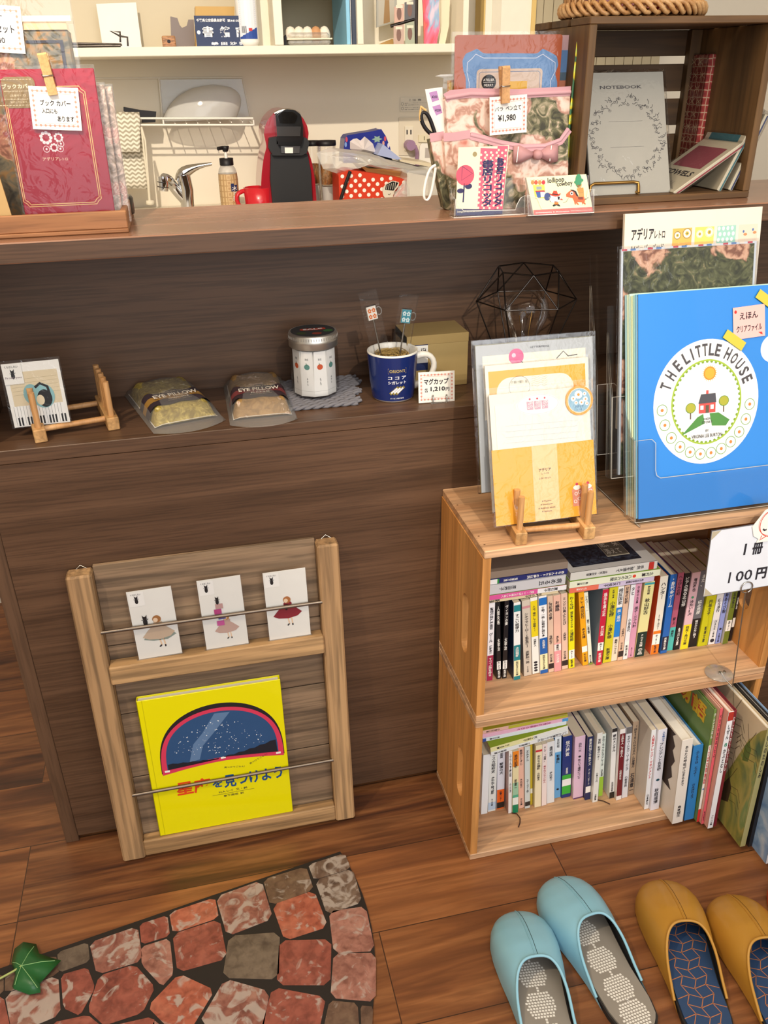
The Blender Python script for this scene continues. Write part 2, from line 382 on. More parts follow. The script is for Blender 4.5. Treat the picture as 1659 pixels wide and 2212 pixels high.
# ------------------------------------------------------------------ wooden crates
CX0, CD, CH, CW = 0.6736, 0.2035, 0.30245, 0.4978
WT = 0.0125
def slotted_side(mb, x0, x1, y0, y1, z0, z1, m, cy, cz0, cz1, r):
    """a board in the y-z plane with a vertical rounded slot cut through it"""
    n = 10
    hole = [(cy+r*math.cos(R(180*i/n)), cz1-r+r*math.sin(R(180*i/n))) for i in range(n+1)]+[(cy-r*math.cos(R(180*i/n)), cz0+r-r*math.sin(R(180*i/n))) for i in range(n+1)]
    outer = [(y0, z0), (y1, z0), (y1, z1), (y0, z1)]
    tri = tessellate_polygon([[V((a, c, 0)) for a, c in outer], [V((a, c, 0)) for a, c in hole]])
    al = outer+hole
    for x in (x0, x1): mb.add([(x, a, c) for a, c in al], [tuple(t) for t in tri], m)
    k = len(hole)
    mb.add([(x0, a, c) for a, c in hole]+[(x1, a, c) for a, c in hole], [(i, (i+1) % k, k+(i+1) % k, k+i) for i in range(k)], m)
    mb.add([(x0, a, c) for a, c in outer]+[(x1, a, c) for a, c in outer], [(i, (i+1) % 4, 4+(i+1) % 4, 4+i) for i in range(4)], m)
def crate(z0, label, jig):
    t = thing('wooden_crate', label, 'crate', (CX0+CW/2, -CD/2, z0), 'stacked pine crates')
    x0, x1 = CX0, CX0+CW; z1 = z0+CH
    b = MB(); b.box(I4, (x0+jig, -CD, z1-WT), (x1+jig, -0.001, z1-0.0002), PINE, 0.0012)
    for xx in (x0+0.006, x1-0.008):
        for yy in (-0.185, -0.16, -0.06): b.ell(flat(xx+jig, yy, z1-0.0002), 0, 0, 0.0016, 0.0012, 1, mat('#5a3a22', 0.7), 8)
    b.build('top_board', t)
    b = MB(); b.box(I4, (x0, -CD, z0+0.0003), (x1, -0.001, z0+WT), PINE, 0.0012); b.build('bottom_board', t)
    b = MB(); slotted_side(b, x0+0.0005, x0+WT, -CD+0.001, -0.002, z0+WT, z1-WT, PINEZ, -0.135, z0+0.085, z0+0.19, 0.014); b.build('side_board', t)
    b = MB(); slotted_side(b, x1-WT, x1-0.0005, -CD+0.001, -0.002, z0+WT, z1-WT, PINEZ, -0.135, z0+0.085, z0+0.19, 0.014); b.build('side_board', t)
    b = MB(); b.box(I4, (x0+WT, -0.01, z0+WT), (x1-WT, -0.002, z1-WT), PINE); b.build('back_board', t)
    return t
crate(0.0, 'pine crate standing on the floor, full of books, lower of the two', 0.0)
crate(CH, 'pine crate with a 100 yen sign, stacked on the lower crate of books', 0.002)

# ------------------------------------------------------------------ crops of the photograph used for measuring (scale, left, top)
def Zc(s, ox, oy): return lambda x, y: (ox+x/s, oy+y/s)
Z1, Z2, Z3, Z4, Z5 = Zc(2.5136, 120, 1140), Zc(4.6083, 940, 1140), Zc(3.9594, 1240, 1140), Zc(4.6083, 940, 1480), Zc(3.9594, 1240, 1440)
Z7, Z8, ZS, ZF = Zc(3.4559, 1000, 560), Zc(3.0713, 1280, 440), Zc(2.6801, 1040, 1860), Zc(1.975, 0, 1820)
def on(fr, p, w=0.0):
    """where the sight line of a measured point meets the plane w of a frame, in that frame's u, v"""
    f = T(fr, 0, 0, w); q = f.inverted()@Pp(p[0], p[1], (f.translation, f.col[2].to_3d())); return (q.x, q.y)

# ------------------------------------------------------------------ leaning magazine rack
RF = Fr((0.1, -0.07, 0.0022), (1, 0, 0), (0, 0.0726, 1))
rk = thing('magazine_rack', 'weathered wooden magazine rack with two rods leaning on the counter front', 'rack', RF)
RW, RL = 0.402, 0.546
b = MB(); b.box(RF, (0, 0, -0.03), (0.037, RL, 0), OLDZ, 0.003); b.build('post', rk)
b = MB(); b.box(RF, (RW-0.034, 0, -0.03), (RW, RL, 0), OLDZ, 0.003); b.build('post', rk)
for v0, v1 in ((0.03, 0.155), (0.157, 0.282), (0.284, 0.41), (0.412, RL+0.004)):
    b = MB(); b.box(RF, (0.0372, v0, -0.0295), (RW-0.0342, v1, -0.022), OLD, 0.0008); b.build('back_plank', rk)
def prail(p0, p1, q0, q1, w, x0, x1, back):
    v0 = on(RF, Z1(*q0), w)[1]; v1 = on(RF, Z1(*p0), w)[1]
    return MB(), v0, v1
_, va = on(RF, Z1(290, 862), 0.004); _, vb = on(RF, Z1(285, 765), 0.004)
VM0, VM1 = va, vb
b = MB(); b.box(RF, (0.0365, VM0, -0.0215), (RW-0.0335, VM1, 0.004), OLDX, 0.002); b.build('middle_rail', rk)
b = MB(); b.box(RF, (0.0372, 0.004, -0.0215), (RW-0.0342, 0.036, -0.001), OLDX, 0.002); b.build('bottom_rail', rk)
_, vr1 = on(RF, Z1(232, 567), -0.006); _, vr2 = on(RF, Z1(420, 1450), -0.004)
for vr in (vr1, vr2):
    b = MB(); b.tube([(0.028, vr, -0.003), (RW-0.028, vr, -0.003)], 0.0029, mat('#7c7064', 0.35, 0.9), 10, fr=RF); b.build('rod', rk)
for x in (0.02, RW-0.016):
    b = MB(); b.tube([(x-0.007, RL, -0.026), (x, RL+0.005, -0.028), (x+0.008, RL, -0.026)], 0.0008, STEEL, 6, fr=RF); b.build('hanging_hook', rk, bevel=0)

def catmark(b, f, x, y, s, lay):
    """small black cat emblem"""
    b.ell(f, x, y-0.2*s, 0.28*s, 0.5*s, lay, BLACK, 14); b.ell(f, x, y+0.35*s, 0.26*s, 0.24*s, lay+0.2, BLACK, 12)
    b.poly(f, [(x-0.25*s, y+0.4*s), (x-0.3*s, y+0.85*s), (x-0.05*s, y+0.55*s)], lay+0.4, BLACK)
    b.poly(f, [(x+0.25*s, y+0.4*s), (x+0.3*s, y+0.85*s), (x+0.05*s, y+0.55*s)], lay+0.4, BLACK)
    b.stroke(f, [(x-0.42*s, y+0.2*s), (x, y), (x+0.42*s, y+0.25*s)], 0.08*s, lay+0.4, BLACK)
SKIN = mat('#f0cfae', 0.6, noise=0)
def girl(b, f, cx, cy, s, dress, hair, trim, lay=2, boots=INK):
    """paper-doll figure about 1.6*s tall, drawn flat"""
    n = 16
    if trim is not None: b.poly(f, [(cx-0.75*s, cy-0.18*s), (cx-0.3*s, cy-0.3*s), (cx+0.35*s, cy-0.32*s), (cx+0.8*s, cy-0.08*s), (cx+0.3*s, cy+0.3*s), (cx-0.3*s, cy+0.3*s)], lay, trim)
    b.stroke(f, [(cx-0.02*s, cy-0.2*s), (cx+0.04*s, cy-0.62*s)], 0.07*s, lay, SKIN); b.stroke(f, [(cx+0.16*s, cy-0.2*s), (cx+0.2*s, cy-0.62*s)], 0.07*s, lay, SKIN)
    b.stroke(f, [(cx+0.03*s, cy-0.58*s), (cx-0.07*s, cy-0.68*s)], 0.07*s, lay+1, boots); b.stroke(f, [(cx+0.2*s, cy-0.58*s), (cx+0.2*s, cy-0.7*s)], 0.07*s, lay+1, boots)
    b.poly(f, [(cx-0.78*s, cy-0.05*s), (cx-0.5*s, cy-0.2*s), (cx, cy-0.26*s), (cx+0.5*s, cy-0.16*s), (cx+0.74*s, cy+0.06*s), (cx+0.42*s, cy+0.36*s), (cx+0.2*s, cy+0.55*s), (cx-0.2*s, cy+0.55*s), (cx-0.5*s, cy+0.28*s)], lay+1, dress)
    b.ell(f, cx+0.02*s, cy+0.62*s, 0.22*s, 0.16*s, lay+2, dress, n)
    b.ell(f, cx, cy+0.86*s, 0.2*s, 0.2*s, lay+3, hair, n); b.ell(f, cx-0.06*s, cy+0.82*s, 0.11*s, 0.12*s, lay+4, SKIN, n)
# three small postcards behind the upper rod
CARDS = [((452, 706), (686, 668), (386, 340), 0), ((821, 664), (1049, 628), (770, 292), 1), ((1163, 612), (1386, 578), (1126, 248), 2)]
names = ['white card with a girl in a beige ruffled dress, left on the rack', 'white card with a girl carrying stacked hat boxes, middle on the rack', 'white card with a girl in a dark red dress, right on the rack']
for (bl, br, tl, k) in CARDS:
    pl = (T(RF, 0, 0, -0.0075).translation, RF.col[2].to_3d())
    f, wd, hh = quad(Z1(*bl), Z1(*br), Z1(*tl), pl)
    q = RF.inverted()@f.translation; f = T(f, 0, VM1+0.0006-q.y, 0)
    t = thing('postcard', names[k], 'postcard', f, 'illustrated cards on the rack')
    b = MB(); b.box(f, (0, 0, -0.0012), (wd, hh, -0.0002), WHITE)
    tg = mat('#faf7f2', 0.6); b.rect(f, 0.002, hh-0.026, 0.024, hh-0.002, 1, tg)
    b.text(f, 'くらはしれい', (0.005, hh-0.0075, 0.02, hh-0.0045), 2, INK); catmark(b, f, 0.0125, hh-0.0155, 0.009, 2)
    if k == 0: girl(b, f, wd*0.56, hh*0.33, 0.032, mat('#cdb49b', 0.7), mat('#a8703c', 0.7), mat('#8d998f', 0.7)); catmark(b, f, wd*0.3, hh*0.56, 0.012, 8)
    if k == 1:
        girl(b, f, wd*0.55, hh*0.26, 0.025, mat('#c9a79b', 0.7), mat('#c98f52', 0.7), None, 2, BLACK)
        for yy, c, dx in ((0.33, '#c9589a', 0), (0.42, '#4a4f9a', 0.003), (0.5, '#b9407f', -0.002), (0.575, '#c49a96', 0.001)):
            b.rect(f, wd*0.33+dx, hh*yy, wd*0.5+dx, hh*(yy+0.07), 8, mat(c, 0.7, noise=0))
        catmark(b, f, wd*0.4, hh*0.69, 0.009, 9)
    if k == 2: girl(b, f, wd*0.5, hh*0.36, 0.03, mat('#8c1d2c', 0.7), mat('#b5713c', 0.7), None); catmark(b, f, wd*0.47, hh*0.47, 0.008, 8)
    b.build('card', t)
    b = MB(); b.box(f, (-0.003, -0.0002, -0.0016), (wd+0.002, hh+0.003, 0.0016), CLEAR); b.build('clear_sleeve', t)

# yellow picture book on the bottom rail
f, wd, hh = quad(Z1(565, 1660), Z1(1288, 1530), Z1(412, 865), (T(RF, 0, 0, -0.0065).translation, RF.col[2].to_3d()))
q = RF.inverted()@f.translation; f = T(Fr(f.translation, RF.col[0].to_3d(), RF.col[1].to_3d()), 0, 0.0366-q.y, 0)
hh = min(hh, 0.277)
t = thing('picture_book', 'large yellow picture book with a night sky dome, on the rack bottom rail', 'book', f)
YEL = mat('#e9e000', 0.35, coat=0.3, noise=0.01)
b = MB()
b.box(f, (0, 0, -0.0020), (wd, hh, 0), YEL, 0.0006); b.box(f, (0, 0, -0.0145), (wd, hh, -0.0127), YEL, 0.0006)
b.box(f, (0, 0, -0.0145), (0.0018, hh, 0), YEL, 0.0006); b.rect(f, 0.008, 0, 0.0092, hh, 0.3, mat('#c9c000', 0.4))
g = RZ(f, 0)
def dome(cx, y0, rx, ry, sag, n=40):
    top = [(cx+rx*math.cos(math.pi*i/n), y0+ry*max(0, math.sin(math.pi*i/n))**0.68) for i in range(n+1)]
    bot = [(cx-rx+2*rx*i/12, y0+sag*math.sin(math.pi*i/12)-0.0) for i in range(1, 12)]
    return top+bot
cxm, y0m = wd*0.535, hh*0.452
b.poly(f, [(x, y+0.003) for x, y in dome(cxm, y0m, wd*0.445, hh*0.44, hh*0.035)], 1, mat('#201a1e', 0.6))
b.poly(f, dome(cxm, y0m, wd*0.44, hh*0.42, hh*0.035), 2, mat('#d43a5a', 0.5))
b.poly(f, dome(cxm, y0m+hh*0.034, wd*0.402, hh*0.362, hh*0.03), 3, mat('#2b4f7c', 0.5))
b.poly(f, [(cxm-0.055, y0m+hh*0.065), (cxm-0.038, y0m+hh*0.075), (cxm-0.03, y0m+hh*0.17), (cxm-0.01, y0m+hh*0.25), (cxm+0.02, y0m+hh*0.38), (cxm-0.005, y0m+hh*0.385), (cxm-0.028, y0m+hh*0.26), (cxm-0.045, y0m+hh*0.19)], 4, mat('#5d7ca4', 0.5))
h1 = [(cxm-wd*0.395, y0m+hh*0.036)]+[(cxm-wd*0.395+wd*0.36*i/10, y0m+hh*(0.075-0.02*i/10)+0.0015*(i % 2)) for i in range(11)]
b.poly(f, h1+[(cxm-wd*0.03, y0m+hh*0.062)], 5, mat('#1b1a24', 0.6))
h2 = [(cxm+wd*0.0, y0m+hh*0.064)]+[(cxm+wd*0.39*i/10, y0m+hh*(0.064+0.062*(i/10)**1.5)+0.002*(i % 2)) for i in range(11)]+[(cxm+wd*0.395, y0m+hh*0.036)]
b.poly(f, h2, 5, mat('#1b1a24', 0.6))
random.seed(3)
ST = mat('#e8eef4', 0.5, noise=0)
for i in range(130):
    a = random.uniform(0.15, math.pi-0.15); r = random.random()**0.5; r *= 0.9
    x = cxm+wd*0.39*r*math.cos(a); y = y0m+hh*0.09+hh*0.27*r*math.sin(a); s_ = random.choice((0.0004, 0.0005, 0.0006, 0.001))
    b.ell(f, x, y, s_, s_, 6, ST, 6)
for x, yy in ((cxm-wd*0.405, 0.02), (cxm+wd*0.0, 0.052), (cxm+wd*0.4, 0.018)): b.rect(f, x-0.004, y0m+hh*yy, x+0.004, y0m+hh*(yy+0.014), 4, WHITE)
b.text(f, '星座', (wd*0.17, hh*0.28, wd*0.42, hh*0.385), 2, mat('#e2481c', 0.5), bold=0.03)
b.text(f, 'を', (wd*0.43, hh*0.295, wd*0.505, hh*0.355), 2, mat('#1f4f86', 0.5), bold=0.03)
b.text(f, '見つけよう', (wd*0.515, hh*0.28, wd*0.95, hh*0.375), 2, mat('#1f4f86', 0.5), bold=0.03)
b.text(f, 'H.A.レイ  文・絵', (wd*0.47, hh*0.247, wd*0.68, hh*0.265), 2, INK); b.text(f, '草下英明  訳', (wd*0.5, hh*0.212, wd*0.65, hh*0.228), 2, INK)
b.rect(f, wd*0.42, hh*0.237, wd*0.73, hh*0.239, 2, INK)
for x0, y0, a in ((wd*0.53, hh*0.43, -8), (wd*0.72, hh*0.425, 25)):
    g = RZ(T(f, x0, y0), R(a)); b.text(g, '見つけてごらん!', (0, 0, wd*0.15, 0.0035), 2, INK)
b.build('cover', t)
b = MB(); b.box(f, (0.002, 0.003, -0.0126), (wd-0.003, hh-0.003, -0.0021), mat('#dcdad2', 0.8)); b.build('pages', t)

# ------------------------------------------------------------------ books
PAPER = mat('#d9cdb6', 0.85); PAPERW = mat('#e4e0d6', 0.85); PAPERB = mat('#9a826c', 0.85)
def book(M, w, h, d, cov, label, group, bands=(), texts=(), hard=False, side=None, pages=None, front_deco=None, cat='book', name='book', ribbon=None):
    """M: frame at the foot of the spine's left edge, x along the thickness, y into the shelf, z up"""
    t = thing(name, label, cat, M, group); c = mat(cov, 0.42, coat=0.15, noise=0.015); bt = 0.0016 if hard else 0.0005
    sd = mat(side, 0.42, coat=0.15) if side else c
    b = MB()
    b.box(M, (0, 0, 0), (w, bt, h), c, 0.0003); b.box(M, (0, 0.0001, 0), (bt, d, h), sd, 0.0003); b.box(M, (w-bt, 0.0001, 0), (w, d, h), sd, 0.0003)
    f = M@FRONT; k = 1
    for a, z, cc in bands: b.rect(f, 0.0002, h*a, w-0.0002, h*z, k, mat(cc, 0.42, coat=0.15, noise=0)); k += 1
    for tx in texts:
        s, a, z, cc = tx[:4]; wf = tx[4] if len(tx) > 4 else 0.62; n = len(s)
        ch = h*(a-z)/n; cw = min(w*wf, ch*1.15)
        off = tx[5]*w if len(tx) > 5 else 0
        b.text(f, s, (w/2-cw/2+off, h*z, w/2+cw/2+off, h*a), k+1, mat(cc, 0.6, noise=0), vert=True, bold=0.015)
    if front_deco: front_deco(b, M, w, h, d)
    b.build('cover', t)
    ins = 0.003 if hard else 0.0003
    b = MB(); b.box(M, (bt, bt+0.0004, ins), (w-bt, d-ins-0.0003, h-(0.004 if hard else 0.0006)), pages or (PAPERW if hard else PAPER)); b.build('pages', t)
    if ribbon:
        b = MB(); b.tube([M@V(p) for p in ribbon], 0.0009, mat('#3c2018', 0.7), 6); b.build('ribbon_marker', t)
    return t
def tagband(a, z): return (a, z, '#f4f2ec')
# each row: spine top-left x/y, bottom-left x, bottom-right x, bottom y (crop), height or None, depth, colours ...
def row(Z, items, zf, ymin, group, gapmin=0.0004, dflt_d=0.105):
    """stands measured spines on a board; keeps them in order and apart"""
    last = None
    for it in items:
        tlx, ty, blx, brx, by = it['p']; z_ = it.get('Z', Z)
        a = Pz(*z_(blx, by), zf); y = max(a.y, ymin) if 'y' not in it else it['y']
        xa = Py(*z_(blx, by), y).x; xb = Py(*z_(brx, by), y).x; tp = Py(*z_(tlx, ty), y)
        h = it.get('h') or max(0.1, tp.z-zf)
        lean = math.atan2(tp.x-xa, tp.z-zf); wd = (xb-xa)*math.cos(lean)
        if last is not None:
            lim = last[0]+gapmin
            if xa < lim: wd = max(0.005, wd-(lim-xa)); xa = lim
            tl = xa+h*math.sin(lean)                      # top must clear the neighbour too
            if h > 0.02:
                ltop = last[1]+(last[2])*0
                need = last[1]+gapmin
                if tl < need: lean = math.asin(max(-0.4, min(0.4, (need-xa)/h)))
        M = Matrix.Translation((xa, y, zf+0.0004+(wd*abs(math.sin(lean)) if lean > 0 else 0)))@Matrix.Rotation(lean, 4, 'Y')
        book(M, wd*0.985, h, it.get('d', dflt_d), it['c'], it['l'], group, it.get('b', ()), it.get('t', ()), it.get('hard', False), it.get('side'), it.get('pg'), it.get('fd'), ribbon=it.get('rib'))
        last = (xa+wd/max(0.9, math.cos(lean)), xa+wd*math.cos(lean)+h*math.sin(lean), h)
    return last
ZU = CH+WT+0.0003; ZL = WT
W_, K_, R_ = '#2a2730', '#f2efe8', '#c8202c'
U = []
def bk(p, c, l, b=(), t=(), **k): U.append(dict(p=p, c=c, l=l, b=b, t=t, **k))
bk((535, 740, 512, 572, 1528), '#eceaf0', 'white paperback with crimson foot band, first at the left of the upper crate', [(0, 0.33, '#9c2048')], [('警視庁特任捜査官', 0.93, 0.66, W_), ('グール', 0.62, 0.5, W_), ('鷹樹烏介', 0.46, 0.35, W_), ('すべての闇を狩る', 0.3, 0.06, K_)], h=0.152)
bk((606, 735, 615, 655, 1512), '#17151a', 'black paperback 人間失格, left one of the two black books at the left', [tagband(0.13, 0.24)], [('人間失格', 0.95, 0.72, K_), ('太宰治', 0.54, 0.38, K_), ('た23', 0.235, 0.14, W_), ('新潮文庫', 0.12, 0.02, K_)], h=0.15)
bk((692, 728, 668, 712, 1505), '#17151a', 'black paperback ヴィヨンの妻, right one of the two black books at the left', [tagband(0.13, 0.24)], [('ヴィヨンの妻', 0.95, 0.7, K_), ('太宰治', 0.54, 0.38, K_), ('た23', 0.235, 0.14, W_), ('新潮文庫', 0.12, 0.02, K_)], h=0.15)
bk((782, 750, 782, 847, 1520), '#eef0f0', 'paperback with teal lower spine and dark blue cover in the upper crate', [(0, 0.46, '#1d7f88'), (0.05, 0.26, '#eee9b8'), (0.89, 0.97, '#1d7f88')], [('すごい説得力', 0.86, 0.63, W_, 0.7), ('太田龍樹', 0.44, 0.31, K_, 0.5), ('知的生きかた文庫', 0.25, 0.06, W_, 0.5)], side='#15305c', h=0.15)
bk((862, 722, 885, 962, 1482), '#cfc3b4', 'thick beige paperback titled シネマでヒーロー in the upper crate', [(0.9, 0.93, '#c98d94')], [('シネマでヒーロー', 0.84, 0.57, W_), ('[監督篇]', 0.56, 0.39, W_), ('武藤起一編', 0.34, 0.17, W_, 0.5), ('ちくま文庫', 0.13, 0.05, W_, 0.4)], h=0.148)
bk((945, 690, 970, 1037, 1460), '#efeee8', 'paperback with yellow upper spine and black dots at foot in the upper crate', [(0.5, 0.96, '#e6cf1e')], [('人は「暗示」で９割動く!', 0.9, 0.57, W_, 0.5), ('内藤誼人', 0.47, 0.37, W_, 0.5), ('●●●●', 0.17, 0.03, W_, 0.6)], h=0.15)
bk((1028, 680, 1045, 1122, 1458), '#f1f1f1', 'white paperback with blue circle and blue foot in the upper crate', [(0, 0.47, '#1c5fae'), (0.05, 0.26, '#eee9b8'), (0.89, 0.98, '#1e6ec0')], [('毎朝「一話」出勤前に読む本', 0.87, 0.49, W_, 0.75), ('太田典生', 0.45, 0.34, K_, 0.5), ('知的生きかた文庫', 0.25, 0.06, W_, 0.5)], h=0.152)
bk((1118, 672, 1130, 1182, 1445), '#d9bba5', 'pale pinkish beige paperback titled 倚松庵の夢 in the upper crate', [(0.05, 0.12, '#2a2225')], [('倚松庵の夢', 0.93, 0.7, W_), ('谷崎松子', 0.5, 0.38, W_), ('中公文庫', 0.25, 0.14, W_, 0.5)], h=0.15)
bk((1172, 665, 1185, 1255, 1437), '#e6b7a4', 'salmon paperback titled お遍路 with pink foot in the upper crate', [(0, 0.38, '#e79aa0'), (0.28, 0.37, '#f2e2dc')], [('お遍路', 0.93, 0.8, W_), ('高群逸枝', 0.48, 0.39, W_, 0.5), ('最新刊', 0.365, 0.285, W_, 0.5), ('中公文庫', 0.24, 0.12, K_, 0.5)], h=0.15)
bk((1253, 655, 1262, 1322, 1415), '#e2c0ac', 'pinkish paperback titled ミンドロ島ふたたび in the upper crate', [(0.05, 0.12, '#2a2225')], [('ミンドロ島ふたたび', 0.95, 0.6, W_, 0.55), ('大岡昇平', 0.5, 0.39, W_, 0.5), ('中公文庫', 0.25, 0.14, W_, 0.45)], h=0.15)
bk((1328, 640, 1330, 1387, 1405), '#eadf1a', 'yellow paperback titled わくらば in the upper crate', [tagband(0.13, 0.25)], [('わくらば', 0.95, 0.79, W_), ('短篇集モザイクⅢ', 0.76, 0.55, W_, 0.5), ('三浦哲郎', 0.52, 0.37, W_), ('み617', 0.24, 0.14, W_, 0.4), ('新潮文庫', 0.12, 0.02, W_, 0.5)], h=0.15)
bk((1425, 635, 1470, 1523, 1377), '#f0a81a', 'orange paperback titled マレー蘭印紀行 leaning in the upper crate', [tagband(0.19, 0.27)], [('マレー蘭印紀行', 0.93, 0.65, W_), ('金子光晴', 0.52, 0.38, W_, 0.6), ('中公文庫', 0.17, 0.05, W_, 0.5)], h=0.148)
bk((1478, 632, 1530, 1567, 1367), '#e8ead8', 'thin cream and green paperback with a green flower in the upper crate', [(0, 0.03, '#7f9a3c')], [('シルバー・…', 0.96, 0.76, W_, 0.6), ('第二楽章', 0.64, 0.44, W_, 0.6), ('角川文庫', 0.14, 0.02, W_, 0.5)], h=0.146)
bk((248, 530, 187, 235, 1180), '#c01f3e', 'crimson spine paperback with a grey blue cover in the upper crate', [tagband(0.2, 0.31)], [('過去を運ぶ足', 0.96, 0.66, K_), ('阿刀田高', 0.53, 0.4, K_, 0.6), ('あ71', 0.3, 0.21, W_, 0.5), ('新潮文庫', 0.17, 0.04, K_, 0.5)], side='#7c8896', Z=Z3, h=0.148)
bk((305, 520, 245, 315, 1160), '#cfc62a', 'olive yellow paperback right beside the crimson spine in the upper crate', (), [('対談と写真', 0.97, 0.86, W_, 0.5), ('小澤征爾', 0.82, 0.62, W_), ('小澤幹雄', 0.52, 0.33, W_, 0.6), ('新潮文庫', 0.2, 0.04, W_, 0.5)], Z=Z3, h=0.148)
bk((377, 520, 315, 365, 1145), '#e4d8c4', 'paperback with a bright blue middle spine in the upper crate', [(0.33, 0.72, '#1f7fd0'), (0.73, 0.99, '#f0f0ee')], [('検証国家', 0.97, 0.76, W_, 0.75), ('談・渡辺', 0.7, 0.54, K_, 0.6), ('最新ノベライズ', 0.3, 0.1, W_, 0.5)], Z=Z3, h=0.148)
bk((427, 515, 368, 413, 1140), '#dbb89e', 'tan pink paperback titled 紀後の記録 in the upper crate', [(0.05, 0.13, '#2a2225')], [('紀後の記録', 0.98, 0.76, W_), ('小松伸六', 0.44, 0.33, W_, 0.5), ('中公文庫', 0.25, 0.15, W_, 0.4)], Z=Z3, h=0.148)
bk((487, 510, 417, 455, 1130), '#e6e6ea', 'thin white paperback beside a pink spine in the upper crate', [tagband(0.05, 0.25)], [('タヒ', 0.97, 0.87, W_), ('小池昌代', 0.56, 0.38, W_), ('新潮文庫', 0.2, 0.05, W_, 0.5)], Z=Z3, h=0.147)
bk((527, 505, 457, 508, 1115), '#d69ab4', 'pink paperback titled 孫子三十六計 in the upper crate', (), [('中国の古典', 0.97, 0.74, W_, 0.35), ('孫子・三十六計', 0.7, 0.42, W_, 0.62), ('角川ソフィア文庫', 0.14, 0.02, W_, 0.5)], Z=Z3, h=0.146)
bk((600, 500, 512, 595, 1110), '#e2db9c', 'thick cream spine book with dark green foot in the upper crate', [(0, 0.34, '#12302c'), (0.965, 0.99, '#3aa0a8')], [('野村敏雄', 0.95, 0.84, W_, 0.4), ('秋山好古', 0.79, 0.58, W_, 0.5), ('PHP文庫', 0.31, 0.14, K_, 0.6), ('の品', 0.12, 0.03, K_, 0.5)], Z=Z3, h=0.147)
bk((740, 420, 652, 716, 1088), '#e6e2d4', 'white spine book titled ハンター with an orange foot in the upper crate', [(0, 0.31, '#ef7c22'), (0.13, 0.27, '#f4f2ec')], [('ハンター', 0.92, 0.72, W_, 0.6), ('J・モーズリー', 0.52, 0.33, W_, 0.5), ('モ61', 0.26, 0.14, W_, 0.3), ('新潮文庫', 0.12, 0.02, W_, 0.4)], Z=Z3, h=0.154, side='#d8502a')
bk((826, 420, 737, 790, 1080), '#1f62b4', 'blue paperback titled 身代金ゲーム in the upper crate', [(0.04, 0.22, '#16203c')], [('・身代金ゲーム', 0.95, 0.6, K_, 0.65), ('扶桑社文庫', 0.21, 0.05, K_, 0.4)], Z=Z3, h=0.156)
bk((892, 395, 792, 840, 1055), '#b25a72', 'dusky rose paperback with teal foot in the upper crate', [(0, 0.31, '#4fbcb4')], [('へっぴんの町', 0.96, 0.72, W_, 0.6), ('軒上', 0.44, 0.35, W_, 0.5), ('最新刊', 0.27, 0.18, W_, 0.5)], Z=Z3, h=0.154)
bk((947, 405, 845, 896, 1050), '#15141a', 'black paperback ピアの唄 between a rose and a pink spine, upper crate', (), [('ピアの唄◎北山修', 0.95, 0.58, K_, 0.65), ('角川文庫', 0.3, 0.06, K_, 0.4)], Z=Z3, h=0.152)
bk((1012, 395, 902, 970, 1045), '#e3bcc4', 'pink book titled 冷たい狂犬 with yellow foot in the upper crate', [(0, 0.33, '#f0dc28')], [('増田俊也', 0.93, 0.76, W_, 0.4), ('●', 0.7, 0.67, '#3a9a6c', 0.3), ('冷たい狂犬', 0.65, 0.45, W_), ('発見!角川文庫', 0.31, 0.06, W_, 0.5)], Z=Z3, h=0.152)
bk((1080, 385, 976, 1045, 1025), '#6a6a70', 'grey book with black foot band in the upper crate', [(0, 0.38, '#17161a')], [('また、', 0.95, 0.8, K_, 0.5), ('橋本克彦', 0.62, 0.44, K_, 0.5), ('明日のために戦う', 0.36, 0.12, K_, 0.5)], Z=Z3, h=0.152)
bk((1170, 400, 1052, 1136, 1020), '#c9c61c', 'wide lime yellow paperback below the price sign in the upper crate', (), [('円地文子', 0.62, 0.42, W_, 0.35), ('新潮文庫', 0.27, 0.05, W_, 0.25)], Z=Z3, h=0.15)
bk((1260, 400, 1145, 1200, 1003), '#e6e6e6', 'white paperback right of the lime one, half behind the sign in the upper crate', [(0.19, 0.34, '#d8d8d8')], [('佐々淳行', 0.62, 0.44, W_, 0.5), ('さ222', 0.33, 0.2, W_, 0.4), ('文春文庫', 0.18, 0.1, W_, 0.4), ('●', 0.09, 0.03, W_, 0.6)], Z=Z3, h=0.15)
bk((1318, 400, 1207, 1245, 995), '#8f9cd6', 'periwinkle blue paperback by the crate end in the upper crate', (), [('され駒あそび駒', 0.8, 0.42, W_, 0.7), ('●', 0.22, 0.19, W_, 0.5), ('文春文庫', 0.15, 0.02, W_, 0.4)], Z=Z3, h=0.148)
bk((1385, 400, 1268, 1312, 998), '#6d7a2c', 'moss green paperback with a white cover in the upper crate', [tagband(0.18, 0.33)], [('五木寛之', 0.7, 0.5, W_, 0.5), ('あ31', 0.32, 0.19, W_, 0.4)], Z=Z3, h=0.148, side='#d8d4cc')
bk((1430, 400, 1322, 1344, 972), '#1a181c', 'thin black paperback, last at the right of the upper crate', [tagband(0.2, 0.33)], [('太宰治', 0.62, 0.45, K_, 0.6)], Z=Z3, h=0.146)
row(Z2, U, ZU, -CD+0.004, 'books in the upper crate')

